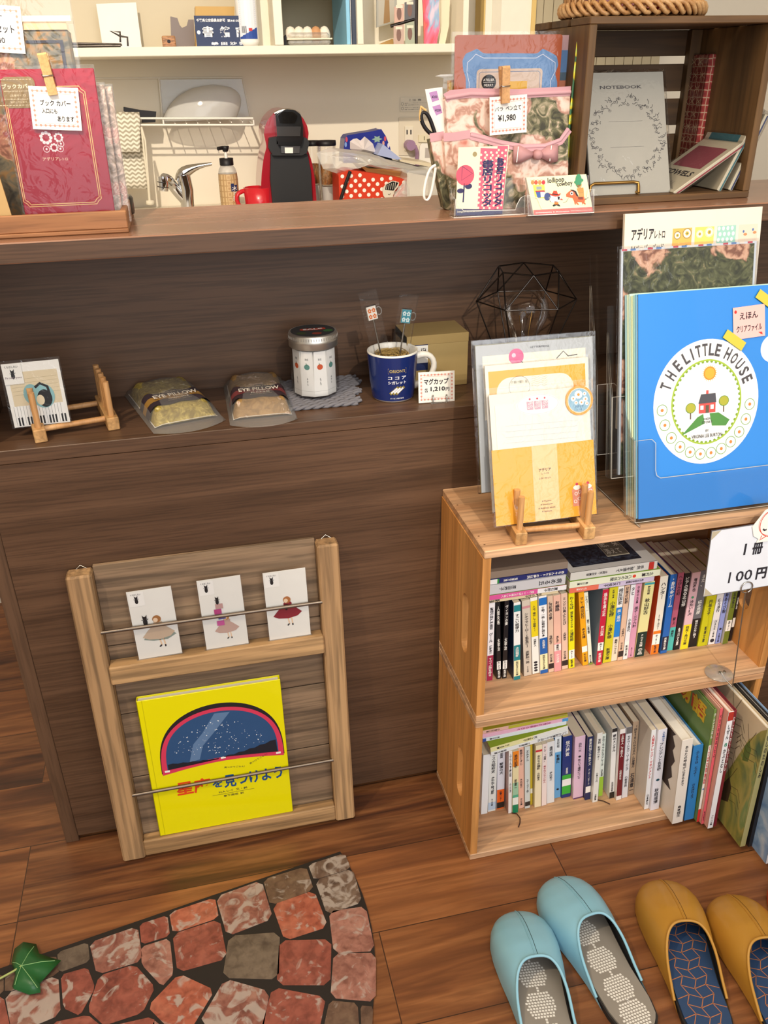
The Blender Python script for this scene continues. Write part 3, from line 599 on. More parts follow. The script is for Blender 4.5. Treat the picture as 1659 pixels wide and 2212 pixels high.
# books laid flat on the standing ones
def lying(zb, xl, xr, y, th, d, cov, label, texts=(), bands=(), hard=False, pages=None, side=None, yaw=0.0, tilt=0.0, fd=None, group='books lying flat in the crates'):
    M = Matrix.Translation((xl, y, zb+th))@Matrix.Rotation(yaw, 4, 'Z')@Matrix.Rotation(-tilt, 4, 'Y')@Matrix.Rotation(R(90), 4, 'Y')
    return book(M, th, xr-xl, d, cov, label, group, bands, texts, hard, side, pages, fd)
zt = 0.4692
xl = CX0+WT+0.003
def XU(px, py, y=-0.17): return Py(px, py, y).x
xr = 0.8365
lying(zt, xl, xr-0.012, -0.133, 0.0055, 0.1, '#d8c8a4', 'thin cream paperback lying at the bottom of the left pile', [('新潮文庫', 0.3, 0.02, W_, 0.8), ('完璧の女子', 0.8, 0.6, W_, 0.8)])
lying(zt+0.0062, xl, xr, -0.135, 0.0085, 0.102, '#d8589c', 'pink and white spine paperback lying in the left pile', [('恋愛・いっぽんの明るい地へ', 0.64, 0.28, K_, 0.6), ('夏石鈴子', 0.9, 0.75, W_, 0.7)], [(0.68, 1, '#e8e8ea')], side='#7c8c3c')
lying(zt+0.0154, xl+0.001, xr-0.002, -0.134, 0.0165, 0.105, '#c8c8cc', 'thick white grey paperback titled 病める丘 lying flat', [('病める丘', 0.96, 0.7, W_, 0.5), ('原田康子', 0.44, 0.26, W_, 0.4), ('新潮文庫', 0.12, 0.02, W_, 0.4)])
lying(zt+0.0326, xl+0.001, xr+0.001, -0.132, 0.0085, 0.105, '#232a68', 'dark blue paperback with green end lying flat', [('赤ちゃんはヒト・の夢は紙', 0.96, 0.55, K_, 0.65), ('兎束万里', 0.45, 0.3, K_, 0.5)], [(0, 0.25, '#2a8a3c'), (0.08, 0.23, '#e8e8e8')])
lying(zt+0.0418, xl+0.001, xr+0.001, -0.131, 0.012, 0.11, '#8a7a6c', 'brownish grey paperback on top of the left pile, pages outward', pages=PAPERB)
xl2 = 0.8405; xr2 = 0.984; xr3 = 0.991
lying(zt, xl2, xr2, -0.138, 0.0105, 0.106, '#c9bcd8', 'lavender and coral spine paperback lying under the others', [('私の大好きな探偵', 0.87, 0.66, W_, 0.6), ('仁木悦子', 0.6, 0.4, W_, 0.5), ('ポプラ文庫', 0.2, 0.08, K_, 0.5)], [(0, 0.34, '#e2725c')], side='#2c2224')
lying(zt+0.0112, xl2-0.002, xr3, -0.141, 0.0115, 0.106, '#e0e4cc', 'pale green paperback titled 八月の六日間 lying flat', [('北村薫', 0.92, 0.79, W_, 0.55), ('●', 0.73, 0.69, '#d8402c', 0.5), ('八月の六日間', 0.68, 0.44, W_, 0.6), ('角川文庫', 0.2, 0.08, W_, 0.4)], side='#8cae4c')
def marbled(b, M, w, h, d):
    f = M@Fr((0, 0, 0), (0, 0, 1), (0, 1, 0))     # the upper cover: u along the height, v into the shelf
    mm, nt, bb = newmat('marbled_cover'); v = coords(nt, (1, 1, 1)); n = noise(nt, v, 40, 3, 4)
    nt.links.new(ramp(nt, [(0.35, '#17181f'), (0.5, '#232838'), (0.6, '#39404e')], n), bb.inputs['Base Color'])
    b.rect(T(f, 0, 0, 0.0002), 0.01, 0.014, h-0.02, d-0.006, 1, mm)
    b.rect(T(f, 0, 0, 0.0002), h*0.52, 0.03, h*0.78, 0.085, 2, mat('#c9c0a8')); b.rect(T(f, 0, 0, 0.0002), h*0.525, 0.032, h*0.775, 0.083, 3, mat('#6c6456'))
    g = T(f, 0, 0, 0.0002)
    b.text(g, '紙、栞', (h*0.54, 0.058, h*0.76, 0.078), 4, mat('#e0d8c4')); b.text(g, '添えて', (h*0.54, 0.036, h*0.72, 0.053), 4, mat('#e0d8c4'))
lying(zt+0.0235, xl2-0.001, xr2+0.001, -0.139, 0.014, 0.122, '#cfcdc8', 'hardcover with dark marbled cover and grey spine lying on the middle pile', [('手紙、栞を添えて', 0.84, 0.52, W_, 0.6), ('辻邦生・水村美苗', 0.42, 0.18, W_, 0.5)], [(0.9, 0.96, '#b8342c')], hard=True, fd=marbled)

U = []
G1 = 'books in the lower crate'
bk((480, 710, 456, 520, 1290), '#e8ecf0', 'plain white paperback at the left end of the lower crate', (), (), h=0.14)
bk((532, 690, 525, 600, 1265), '#e2e6e4', 'whitish paperback about 昭和史 in the lower crate', [(0.03, 0.16, '#b8cfe8')], [('キスカ昭和史', 0.98, 0.66, W_, 0.5), ('広中敏郎', 0.6, 0.3, W_, 0.4), ('ちくま文庫', 0.22, 0.1, W_, 0.3)], h=0.14)
bk((614, 690, 612, 685, 1240), '#dfe1ec', 'white paperback titled 報復の犬 with orange foot in the lower crate', [(0, 0.34, '#e8641c'), (0.02, 0.12, '#201c1c')], [('南英男', 0.97, 0.87, W_, 0.45), ('報復の犬', 0.8, 0.6, W_, 0.5), ('犯罪ハンター', 0.31, 0.14, W_, 0.5)], h=0.14)
bk((702, 660, 728, 762, 1280), '#eceaea', 'thin white spine book with pinkish cover in the lower crate', (), [('ふらんす夜話', 0.96, 0.6, W_, 0.6), ('小川洋', 0.5, 0.34, W_, 0.5)], h=0.148, side='#c9a89c', rib=[(0.006, -0.001, 0.001), (0.014, -0.006, 0.0012), (0.016, -0.016, 0.0012), (0.012, -0.026, 0.0012), (0.006, -0.034, 0.0012)])
bk((765, 650, 766, 825, 1278), '#e8dcae', 'paperback grading from orange to green titled 恐怖記録 in the lower crate', [(0.76, 1, '#ef8a26'), (0.3, 0.5, '#9cc8a8'), (0.16, 0.3, '#4fae8c'), (0, 0.16, '#13845c'), (0.14, 0.26, '#eaf0ea')], [('恐怖記録', 0.95, 0.74, W_, 0.5), ('折原一', 0.56, 0.42, W_, 0.4)], h=0.147)
bk((826, 640, 831, 885, 1232), '#e8b8a4', 'salmon pink paperback in the lower crate', (), [('無想ひとすじ', 0.97, 0.72, W_, 0.5), ('大内延介', 0.5, 0.34, W_, 0.4), ('中公文庫', 0.17, 0.05, W_, 0.4)], h=0.146)
bk((892, 615, 894, 945, 1232), '#cfd8d8', 'pale blue grey paperback titled エルナニ in the lower crate', [(0.04, 0.11, '#26282c')], [('エルナニ', 0.94, 0.78, W_, 0.5), ('ユーゴー作', 0.48, 0.26, W_, 0.4)], h=0.148)
bk((945, 605, 947, 970, 1195), '#c9b02c', 'thin ochre paperback in the lower crate', [(0.2, 0.28, '#f0ecd8')], (), h=0.145)
bk((1002, 590, 990, 1052, 1222), '#e9dfbe', 'cream paperback with red stripe titled 女たちの横顔 in the lower crate', [(0.9, 0.93, '#c8303c')], [('女たちの横顔', 0.85, 0.62, W_, 0.5), ('小村香大', 0.57, 0.44, W_, 0.4)], h=0.148)
bk((1062, 578, 1060, 1108, 1205), '#eadcda', 'narrow pale pink paperback in the lower crate', (), [('そして、「深層」', 0.96, 0.72, W_, 0.5), ('幸せのアジアごはん', 0.66, 0.38, '#a83848', 0.5)], h=0.148)
bk((1116, 545, 1112, 1185, 1183), '#dfe2e6', 'white paperback 靖国 left of the sky blue one in the lower crate', (), [('靖国', 0.93, 0.77, W_, 0.4), ('坪内祐三', 0.52, 0.38, W_, 0.35)], h=0.148)
bk((1193, 515, 1187, 1248, 1130), '#67a9dc', 'sky blue paperback with white top titled 彰義隊 in the lower crate', [(0.76, 1, '#e4ecf2')], [('吉村昭', 0.97, 0.83, W_, 0.4), ('彰義隊', 0.72, 0.58, W_, 0.5), ('●', 0.17, 0.13, W_, 0.4)], h=0.148)
bk((1268, 510, 1251, 1345, 1130), '#1d3578', 'navy paperback titled 総力捜査 with a green lower band in the lower crate', [(0.06, 0.38, '#3aae3c'), (0.2, 0.31, '#f2f2f2')], [('総力捜査', 0.93, 0.69, K_, 0.45), ('安東能明', 0.5, 0.4, K_, 0.35)], h=0.148)
bk((1393, 540, 1372, 1470, 1140), '#e0bfd6', 'thick mauve pink paperback titled 私という運命について in the lower crate', [(0, 0.02, '#5c3a6c')], [('白石一文', 0.9, 0.76, W_, 0.35), ('●', 0.7, 0.67, W_, 0.3), ('私という運命について', 0.65, 0.32, W_, 0.45)], h=0.15)
bk((1512, 530, 1482, 1542, 1150), '#1f2a58', 'navy paperback titled 亜米利加ニモ負ケズ in the lower crate', [tagband(0.12, 0.22)], [('亜米利加ニモ負ケズ', 0.97, 0.56, K_, 0.55), ('アーサー・ビナード', 0.5, 0.25, K_, 0.35)], h=0.152, rib=[(0.012, -0.001, 0.001), (0.02, -0.006, 0.0012), (0.03, -0.012, 0.0012), (0.038, -0.022, 0.0012)])
bk((185, 550, 142, 200, 1168), '#e2e4e0', 'taller white paperback 実践料理のへそ right of a thin navy one', (), [('実践 料理のへそ!', 0.92, 0.62, W_, 0.5), ('小林カツ代', 0.44, 0.3, W_, 0.4), ('文春新書', 0.12, 0.03, W_, 0.4)], Z=Z5, h=0.165)
bk((243, 490, 207, 242, 1112), '#dce8e0', 'thin white and green paperback in the lower crate', [(0, 0.32, '#9cc83c')], [('かのこちゃんとマドレーヌ', 0.97, 0.5, W_, 0.6), ('万城目学', 0.44, 0.33, W_, 0.5)], Z=Z5, h=0.15)
bk((327, 530, 300, 341, 1130), '#e6e6e4', 'white and black narrow book titled 鋼のメンタル in the lower crate', [(0, 0.09, '#1c1a1a'), (0.95, 1, '#2a2a2a')], [('鋼のメンタル', 0.92, 0.68, W_, 0.6), ('百田尚樹', 0.24, 0.1, W_, 0.4)], Z=Z5, h=0.168)
bk((388, 530, 352, 403, 1148), '#ece8e6', 'white book with maroon strip titled 上品な人、下品な人 in the lower crate', [(0.06, 0.94, '#6e1c26')], [('上品な人、下品な人', 0.93, 0.62, K_, 0.5), ('山崎武也', 0.44, 0.3, K_, 0.4)], Z=Z5, h=0.17)
bk((450, 520, 408, 455, 1128), '#dcdee4', 'pale book titled モチベーション・リーダーシップ in the lower crate', [(0.91, 1, '#6c6a6c')], [('モチベーション・リーダーシップ', 0.88, 0.4, W_, 0.55), ('小笹芳央', 0.32, 0.16, W_, 0.5)], Z=Z5, h=0.17)
bk((507, 470, 461, 508, 1100), '#b49c84', 'tan paperback about habits for using the brain in the lower crate', (), [('「脳をうまく働かせる人」の習慣力', 0.95, 0.38, W_, 0.5), ('石浦章一', 0.3, 0.06, W_, 0.7)], Z=Z5, h=0.175)
bk((632, 570, 570, 636, 1230), '#e4e6e8', 'white book with red title 人間系ナレッジ・マネジメント in the lower crate', (), [('人間系ナレッジ・マネジメント', 0.94, 0.4, R_, 0.6), ('山本藤光', 0.2, 0.06, W_, 0.45)], Z=Z5, h=0.187, d=0.13, side='#d4cec4')
bk((710, 555, 646, 722, 1235), '#e2e2ec', 'white book titled プレジデント名言録200選 in the lower crate', (), [('人を動かす', 0.97, 0.85, '#2c5c9c', 0.35, 0.15), ('プレジデント名言録', 0.84, 0.5, W_, 0.45), ('●', 0.4, 0.37, '#1c4a5c', 0.5), ('秋庭道博', 0.28, 0.08, W_, 0.5)], Z=Z5, h=0.19, d=0.13)
lastL = row(Z4, U, ZL, -CD+0.006, G1)
U = []
def blot(b, M, w, h, d):
    f = M@Fr((0, d, 0), (0, -1, 0), (0, 0, 1)); m_ = mat('#35261f', 0.6); random.seed(5)
    pts = [(0.0, 0.98), (0.86, 0.98), (0.8, 0.93), (0.87, 0.85), (0.83, 0.78), (0.9, 0.7), (0.84, 0.6), (0.88, 0.5), (0.8, 0.42), (0.88, 0.34), (0.72, 0.33), (0.5, 0.36), (0.2, 0.42), (0.0, 0.4)]
    b.poly(T(f, 0, 0, 0.0002), [(x*d, y*h) for x, y in pts], 1, m_)
bk((928, 620, 838, 925, 1350), '#e8e2d8', 'big cream hardcover with a dark brown painted patch, titled あなたの呼吸が止まるまで', (), [('あなたの呼吸が止まるまで', 0.93, 0.46, W_, 0.3), ('島本理生', 0.22, 0.08, W_, 0.35)], Z=Z5, h=0.195, d=0.135, hard=True, side='#e4ddd0', fd=blot)
bk((1022, 690, 942, 1020, 1320), '#2f7fc0', 'small blue picture book titled ふくろうはとぶよ', (), [('ふくろうは とぶよ!', 0.93, 0.6, W_, 0.5), ('さえきりょう', 0.5, 0.3, W_, 0.35)], Z=Z5, h=0.175, d=0.15, hard=True)
def green_cover(b, M, w, h, d):
    f = M@Fr((0, d, 0), (0, -1, 0), (0, 0, 1))
    for s, x in (('草', 0.15), ('物', 0.42), ('語', 0.68)):
        b.text(T(f, 0, 0, 0.0002), s, (x*d, h*0.82, (x+0.22)*d, h*0.97), 1, mat('#d8b42c'), bold=0.03); b.rect(T(f, 0, 0, 0.0002), (x-0.02)*d, h*0.84, (x+0.2)*d, h*0.95, 0.5, mat('#b83a24'))
bk((1152, 365, 1022, 1064, 1335), '#6f8c4a', 'tall green picture book titled テレビえほん', [(0.12, 0.7, '#ece8e0'), (0, 0.12, '#d02c30')], [('テレビえほん', 0.97, 0.76, K_, 0.7), ('くさばな草物語', 0.7, 0.36, R_, 0.7), ('4', 0.34, 0.3, '#1c6cb8', 0.7)], Z=Z5, h=0.255, d=0.18, hard=True, fd=green_cover)
bk((1226, 352, 1068, 1108, 1355), '#e0606c', 'coral red picture book titled ペカンの木のぼったよ', (), [('ペカンの木のぼったよ', 0.95, 0.6, W_, 0.55), ('青木道代', 0.12, 0.03, W_, 0.4)], Z=Z5, h=0.262, d=0.185, hard=True, side='#dba898')
bk((1312, 400, 1132, 1184, 1390), '#eeeef2', 'white picture book about beetles numbered 8', [(0.93, 1, '#b0342c')], [('しぜん', 0.9, 0.78, W_, 0.5), ('8', 0.76, 0.72, '#2c8c6c', 0.5), ('かぶとむし', 0.7, 0.5, W_, 0.55), ('フレーベル館', 0.12, 0.03, W_, 0.4)], Z=Z5, h=0.262, d=0.188, hard=True, side='#d8a898')


# picture books reaching out of the lower crate
def insects(b, M, w, h, d):
    f = T(M@Fr((0, d, 0), (0, -1, 0), (0, 0, 1)), 0, 0, 0.0002)
    m_, nt, bb = newmat('painted_meadow'); v = coords(nt, (1, 1, 0.35)); n = noise(nt, v, 22, 5, 1.2)
    nt.links.new(ramp(nt, [(0.3, '#4a6440'), (0.43, '#8a8a44'), (0.52, '#a89a50'), (0.6, '#6f8a50'), (0.7, '#c0b070')], n), bb.inputs['Base Color'])
    b.poly(f, [(d*0.6, 0.0), (d*0.998, 0.0), (d*0.998, h*0.99), (d*0.95, h*0.95), (d*0.84, h*0.8), (d*0.72, h*0.5), (d*0.64, h*0.3)], 1, m_)
    br = mat('#8c4a2c'); gr = mat('#5c6e34'); dk = mat('#4a3a28')
    for x, y, s in ((0.62, 0.78, 1.3), (0.85, 0.7, 1.1), (0.62, 0.55, 1.0), (0.72, 0.27, 1.4), (0.5, 0.4, 0.9)):
        c = (br, gr, br, dk, gr)[int(x*97+y*31) % 5]; x *= d; y *= h; s *= 0.02
        b.poly(f, [(x-s*0.3, y-s), (x+s*0.3, y-s*0.6), (x+s*0.35, y+s*0.6), (x, y+s*1.2), (x-s*0.35, y+s*0.4)], 2, c)
        for k in (-1, 1):
            for q in (-0.5, 0.1, 0.6): b.stroke(f, [(x, y+q*s), (x+k*s*0.9, y+q*s+0.4*s), (x+k*s*1.3, y+q*s-0.3*s)], 0.0008, 2.3, dk)
            b.stroke(f, [(x, y+s), (x+k*s*0.5, y+s*2.4)], 0.0007, 2.3, dk)
    b.text(f, '文・絵', (d*0.3, h*0.1, d*0.34, h*0.2), 2, INK, vert=True); b.text(f, '福音館', (d*0.22, h*0.1, d*0.26, h*0.2), 2, INK, vert=True)
def bluecover(b, M, w, h, d):
    f = T(M@Fr((0, d, 0), (0, -1, 0), (0, 0, 1)), 0, 0, 0.0002)
    m_, nt, bb = newmat('blue_wash'); v = coords(nt, (1, 1, 1)); n = noise(nt, v, 30, 5, 0.6)
    nt.links.new(ramp(nt, [(0.35, '#5d86bb'), (0.55, '#8dadd2'), (0.75, '#c4d2e2')], n), bb.inputs['Base Color'])
    b.rect(f, 0, 0, d*0.99, h*0.99, 1, m_)
    b.text(f, 'ーずおりがな', (d*0.62, h*0.3, d*0.74, h*0.95), 2, INK, vert=True)
bk((1357, 300, 1190, 1214, 1370), '#7c2230', 'dark maroon picture book with white lettering, right of the beetle book', (), [('むしたちのうんどうかい', 0.95, 0.5, K_, 0.6)], Z=Z5, h=0.262, d=0.185, hard=True)
bk((1650, 560, 1420, 1462, 1545), '#a8a26c', 'large picture book painted with green insects reaching out of the crate', (), [('むしのたのしみ', 0.95, 0.6, W_, 0.5)], Z=Z5, h=0.262, d=0.21, hard=True, side='#d2c2a4', fd=insects)
bk((1700, 520, 1490, 1520, 1545), '#1b1a1e', 'tall black picture book between the insect book and the pale blue one', (), [('よるのおと', 0.95, 0.7, K_, 0.5)], Z=Z5, h=0.268, d=0.2, hard=True)
bk((1760, 700, 1640, 1680, 1690), '#dfe4ea', 'large pale blue picture book, outermost at the right of the lower crate', (), (), Z=Z5, h=0.262, d=0.24, hard=True, side='#8dadd2', fd=bluecover)
row(Z5, U, ZL, -CD-0.14, 'picture books at the right of the lower crate', dflt_d=0.18)
# five tilted paperbacks lying on the lower row
for k, (dx, dz, th, tt_, w_, cv, lb, tx, bd, sd) in enumerate((
    (0.729, 0.1555, 0.008, 0.14, 0.14, '#e6e9ea', 'white paperback lying tilted at the bottom of the lower pile', [('いつか記憶からこぼれ', 0.98, 0.6, W_, 0.7), ('江國香織', 0.5, 0.36, W_, 0.5), ('新潮文庫', 0.2, 0.04, W_, 0.5)], (), None),
    (0.728, 0.1637, 0.0095, 0.14, 0.14, '#e8e2a8', 'pale yellow paperback with green cover lying tilted', [('村上有子', 0.6, 0.42, W_, 0.5), ('ちくま文庫', 0.24, 0.08, W_, 0.5)], [(0.55, 1, '#e6e8e4')], '#9fb43c'),
    (0.714, 0.1885, 0.0075, 0.04, 0.15, '#dce8ec', 'pale blue thin paperback lying in the lower pile', [('角川文庫', 0.2, 0.08, W_, 0.5)], [(0, 0.04, '#2c4c9c')], None),
    (0.713, 0.1964, 0.0075, 0.03, 0.154, '#e6b4cc', 'pink spine paperback lying in the lower pile', [('女性の品格の日々', 0.8, 0.4, '#a04878', 0.6)], [(0.93, 1, '#4c9cd8')], None),
    (0.714, 0.2043, 0.007, 0.03, 0.152, '#e2b4a4', 'yellow cover paperback lying on top of the lower pile', [('小宮山三郎', 0.2, 0.04, W_, 0.5)], [(0.3, 1, '#b8b43c')], '#cfc23c'))):
    lying(dz, dx, dx+w_, -0.132+0.001*k, th, 0.103, cv, lb, tx, bd, side=sd, tilt=tt_)

def leanquad(bl, br, tl, y0, z0, lean=None):
    """frame of a sheet leaning back, its edges level and upright; the lean is the one that squares the corners"""
    lo, hi = -0.3, 0.8
    for _ in range(40):
        m_ = (lo+hi)/2; pl = plane(y0, z0, m_)
        if Pp(*tl, pl).x < Pp(*bl, pl).x: lo = m_
        else: hi = m_
    if lean is None: lean = lo
    pl = plane(y0, z0, lean); a, c, d = Pp(*bl, pl), Pp(*br, pl), Pp(*tl, pl)
    f = Fr(a, (1, 0, 0), (0, math.sin(lean), math.cos(lean))); q = f.inverted()
    return f, (q@c).x, (q@d).y
# ------------------------------------------------------------------ peg racks
def peg_rack(name, label, M, W=0.118, D=0.112, lean_l=0.0, group='wooden peg racks'):
    """M at the front left foot, x right, y back"""
    t = thing(name, label, 'stand', M, group); bw, bh = 0.0165, 0.019
    for x in (0, W-bw):
        b = MB(); b.box(M, (x, 0, 0), (x+bw, D, bh), PINEY, 0.0012); b.build('side_block', t)
        for k in range(5):
            y = 0.012+k*(D-0.024)/4
            b = MB(); b.tube([(x+bw/2, y, bh-0.002), (x+bw/2, y, bh+0.05)], 0.0043, PEGW, 12, fr=M); b.build('peg', t)
    for y in (0.022, D-0.018):
        b = MB(); b.tube([(bw-0.001, y, 0.012), (W-bw+0.001, y, 0.012)], 0.0042, PEGW, 12, fr=M); b.build('dowel', t)
    return t
zc = CH*2+0.0003
p = Pz(*Z7(392, 2140), zc); q = Pz(*Z7(985, 2090), zc)
MR = Matrix.Translation(p)@Matrix.Rotation(math.atan2(q.y-p.y, q.x-p.x), 4, 'Z')
peg_rack('peg_rack', 'wooden peg rack on the crate holding the orange letter sets', MR, (q-p).length)
p = Pz(77, 959, HS+0.0003); q = Pz(262, 931, HS+0.0003)
MR2 = Matrix.Translation(p)@Matrix.Rotation(math.atan2(q.y-p.y, q.x-p.x)+0.06, 4, 'Z')
peg_rack('peg_rack', 'wooden peg rack on the counter shelf with one picture card', MR2, (q-p).length)

# card with a black cat and piano keys
f, wd, hh = quad((32, 924), (152, 911), (6, 787), plane(Pz(77, 959, HS).y+0.03, HS+0.019, 0.12))
t = thing('greeting_card', 'small card of a cat on piano keys in clear wrap on the left peg rack', 'card', f)
b = MB(); b.box(f, (0, 0, -0.0012), (wd, hh, 0), WHITE)
b.rect(f, wd*0.08, hh*0.33, wd*0.94, hh*0.86, 1, mat('#e0cfae', 0.7))
for k in range(5): b.stroke(f, [(wd*0.1, hh*(0.5+0.06*k)), (wd*0.92, hh*(0.52+0.06*k))], 0.0003, 1.5, mat('#a8946c', 0.7))
b.rect(f, wd*0.05, hh*0.02, wd*0.95, hh*0.33, 2, mat('#f4f2ee', 0.6))
for k in range(16):
    x = wd*(0.06+0.055*k); b.rect(f, x, hh*0.02, x+0.0003, hh*0.33, 3, INK)
    if k % 7 not in (2, 6): b.rect(f, x+wd*0.036, hh*0.02, x+wd*0.066, hh*0.15, 4, BLACK)
b.ell(f, wd*0.42, hh*0.5, wd*0.14, hh*0.16, 5, mat('#86b4b8', 0.6)); b.ell(f, wd*0.62, hh*0.46, wd*0.2, hh*0.19, 6, mat('#8fc0c4', 0.6))
b.ell(f, wd*0.64, hh*0.42, wd*0.13, hh*0.14, 7, BLACK); b.ell(f, wd*0.56, hh*0.4, wd*0.07, hh*0.08, 8, mat('#e8d8b8')); b.stroke(f, [(wd*0.5, hh*0.6), (wd*0.6, hh*0.66), (wd*0.72, hh*0.6), (wd*0.74, hh*0.45)], 0.0035, 8, BLACK)
b.rect(f, 0, hh*0.68, wd*0.34, hh*1.0, 9, WHITE); b.text(f, 'くらはしれい', (wd*0.05, hh*0.93, wd*0.28, hh*0.97), 10, INK); catmark(b, f, wd*0.17, hh*0.83, 0.009, 10)
b.text(f, 'From you', (wd*0.03, hh*0.76, wd*0.31, hh*0.8), 12, mat('#9a8a8c'))
b.build('card', t)
b = MB(); b.box(f, (-0.003, -0.001, -0.002), (wd+0.002, hh+0.004, 0.0022), CLEAR); b.build('clear_sleeve', t)

# ------------------------------------------------------------------ letter sets on the crate
PK = mat('#d95f8c', 0.5); ORN = mat('#f5a92e', 0.5, coat=0.1, noise=0.02); ORP = mat('#f8c58c', 0.5, noise=0.02); CRM = mat('#f0e6d2', 0.6)
def glass_row(b, f, x, y, w, h, lay, c, n, gap=1.12):
    for k in range(n):
        x0 = x+k*w*gap
        b.poly(f, [(x0+w*0.06, y), (x0+w*0.94, y), (x0+w, y+h*0.72), (x0, y+h*0.72)], lay, c)
        for a, q in ((0.3, 0.2), (0.7, 0.3), (0.4, 0.52), (0.75, 0.58)): b.ring(f, x0+w*a, y+h*q, w*0.14, w*0.14, w*0.05, lay+0.5, WHITE, 10)
        b.ell(f, x0+w*0.5, y+h*0.78, w*0.38, h*0.1, lay+0.5, mat('#f6eee4'), 12); b.ell(f, x0+w*0.5, y+h*0.92, w*0.14, w*0.14, lay+1, mat('#c8304c'), 10)
yP = MR.translation.y
def daisy(b, f, x, y, r, lay, n=10, c='#f6f4f0', core='#e8902c', rot=0.0):
    m1 = mat(c, 0.6, noise=0)
    for k in range(n):
        a = rot+2*math.pi*k/n; b.ell(f, x+0.55*r*math.cos(a), y+0.55*r*math.sin(a), 0.36*r, 0.36*r, lay+0.1*(k % 2), m1, 8)
    b.ell(f, x, y, 0.3*r, 0.3*r, lay+0.5, mat(core, 0.6, noise=0), 10)
# front set
pl = plane(yP+0.021, zc+0.017, 0.2)
f, wd, hh = leanquad(Z7(255, 1995), Z7(1000, 1925), Z7(190, 985), yP+0.021, zc+0.017)
t = thing('letter_set', 'orange letter set with lined white paper and round daisy sticker, front of the peg rack', 'letter set', f, 'letter sets in the peg rack')
env = hh*0.567
b = MB(); b.box(f, (0.001, 0, -0.003), (wd-0.003, hh*0.97, -0.0022), CRM); b.box(f, (0.008, 0.001, -0.0021), (wd-0.012, hh*0.89, -0.0014), mat('#dfe0d8', 0.6))
b.ell(T(f, 0, 0, -0.0014), wd*0.47, hh*0.87, wd*0.21, hh*0.075, 1, WHITE, 30); b.ring(T(f, 0, 0, -0.0014), wd*0.47, hh*0.87, wd*0.2, hh*0.07, 0.0003, 1.5, mat('#9a9ca0'))
g = T(f, 0, 0, -0.0012); glass_row(b, g, wd*0.36, hh*0.835, wd*0.065, hh*0.085, 2, mat('#c9a0b0'), 3)
for k in range(4): b.stroke(g, [(wd*0.14, hh*(0.735-0.042*k)), (wd*0.86, hh*(0.725-0.042*k))], 0.0003, 2, mat('#b8bcc0'))
b.build('writing_paper', t)
b = MB(); b.box(f, (-0.001, 0, -0.0012), (wd, env, -0.0002), ORN)
b.rect(f, wd*0.38, 0, wd*0.63, env, 1, ORP)
b.text(f, 'アデリア', (wd*0.44, env*0.655, wd*0.56, env*0.7), 2, INK, bold=0.03); b.text(f, 'レトロ', (wd*0.465, env*0.615, wd*0.535, env*0.64), 2, INK); b.text(f, 'レターセット', (wd*0.44, env*0.55, wd*0.555, env*0.58), 2, INK, bold=0.02)
for k, s in enumerate(('8 Papers', '4 Envelopes', '4 Address labels', '4 Stickers')):
    hw = (0.045, 0.062, 0.085, 0.05)[k]; b.text(f, s, (wd*(0.5-hw), env*(0.245-0.045*k), wd*(0.5+hw), env*(0.27-0.045*k)), 2, INK)
glass_row(b, f, wd*0.76, env*0.14, wd*0.1, env*0.32, 2, mat('#d88c74'), 2)
b.build('envelope', t)
b = MB(); b.ell(T(f, 0, 0, 0.0001), wd*0.875, hh*0.87, 0.0205, 0.0205, 1, mat('#f0a24a')); b.ring(T(f, 0, 0, 0.0001), wd*0.875, hh*0.87, 0.0168, 0.0168, 0.0006, 1.5, WHITE); b.ell(T(f, 0, 0, 0.0001), wd*0.875, hh*0.87, 0.0162, 0.0162, 2, mat('#8fb6cc'))
for x, y, r in ((-0.001, 0.008, 0.0065), (0.008, 0.0085, 0.003), (0.009, 0.001, 0.004), (-0.009, 0.003, 0.004), (0.003, -0.003, 0.004), (-0.005, -0.003, 0.003), (0.011, -0.005, 0.003)): daisy(b, T(f, wd*0.875, hh*0.87, 0.0001), x, y, r, 3)
b.text(T(f, wd*0.875, hh*0.87, 0.0001), 'アデリア', (-0.007, -0.0105, 0.006, -0.0065), 4, mat('#3c6c98'), bold=0.02); b.text(T(f, wd*0.875, hh*0.87, 0.0001), 'レトロ', (-0.004, -0.0138, 0.003, -0.0112), 4, mat('#3c6c98'))
b.build('round_sticker', t)
b = MB(); b.box(f, (-0.004, -0.001, -0.0045), (wd+0.002, hh+0.004, 0.0012), CLEAR); b.build('clear_sleeve', t)
# second: orange letter paper with a postmark
pl = plane(yP+0.036, zc+0.017, 0.2)
f, wd, hh = leanquad(Z7(225, 1890), Z7(970, 1830), Z7(140, 800), yP+0.036, zc+0.017, R(17))
t = thing('letter_set', 'orange bordered letter paper with wavy postmark, behind the daisy sticker set', 'letter set', f, 'letter sets in the peg rack')
b = MB(); b.box(f, (0, 0, -0.003), (wd, hh, 0), CRM); b.rect(f, wd*0.03, hh*0.4, wd*0.97, hh*0.96, 1, ORN); b.poly(f, rrect(wd*0.1, hh*0.3, wd*0.85, hh*0.91, 0.02), 2, CRM)
b.ring(f, wd*0.32, hh*0.84, 0.015, 0.015, 0.0004, 3, INK); b.text(f, '夕焼け郵便局', (wd*0.24, hh*0.865, wd*0.4, hh*0.885), 3, mat('#6c6c5c'))
for k in range(5): b.stroke(f, [(wd*(0.44+0.15*i/12), hh*(0.9-0.015*k)+0.0012*math.sin(i*1.1)) for i in range(13)], 0.0004, 3, mat('#a8a890'))
b.build('writing_paper', t)
b = MB(); b.box(f, (-0.004, -0.001, -0.0035), (wd+0.003, hh+0.004, 0.0008), CLEAR); b.build('clear_sleeve', t)
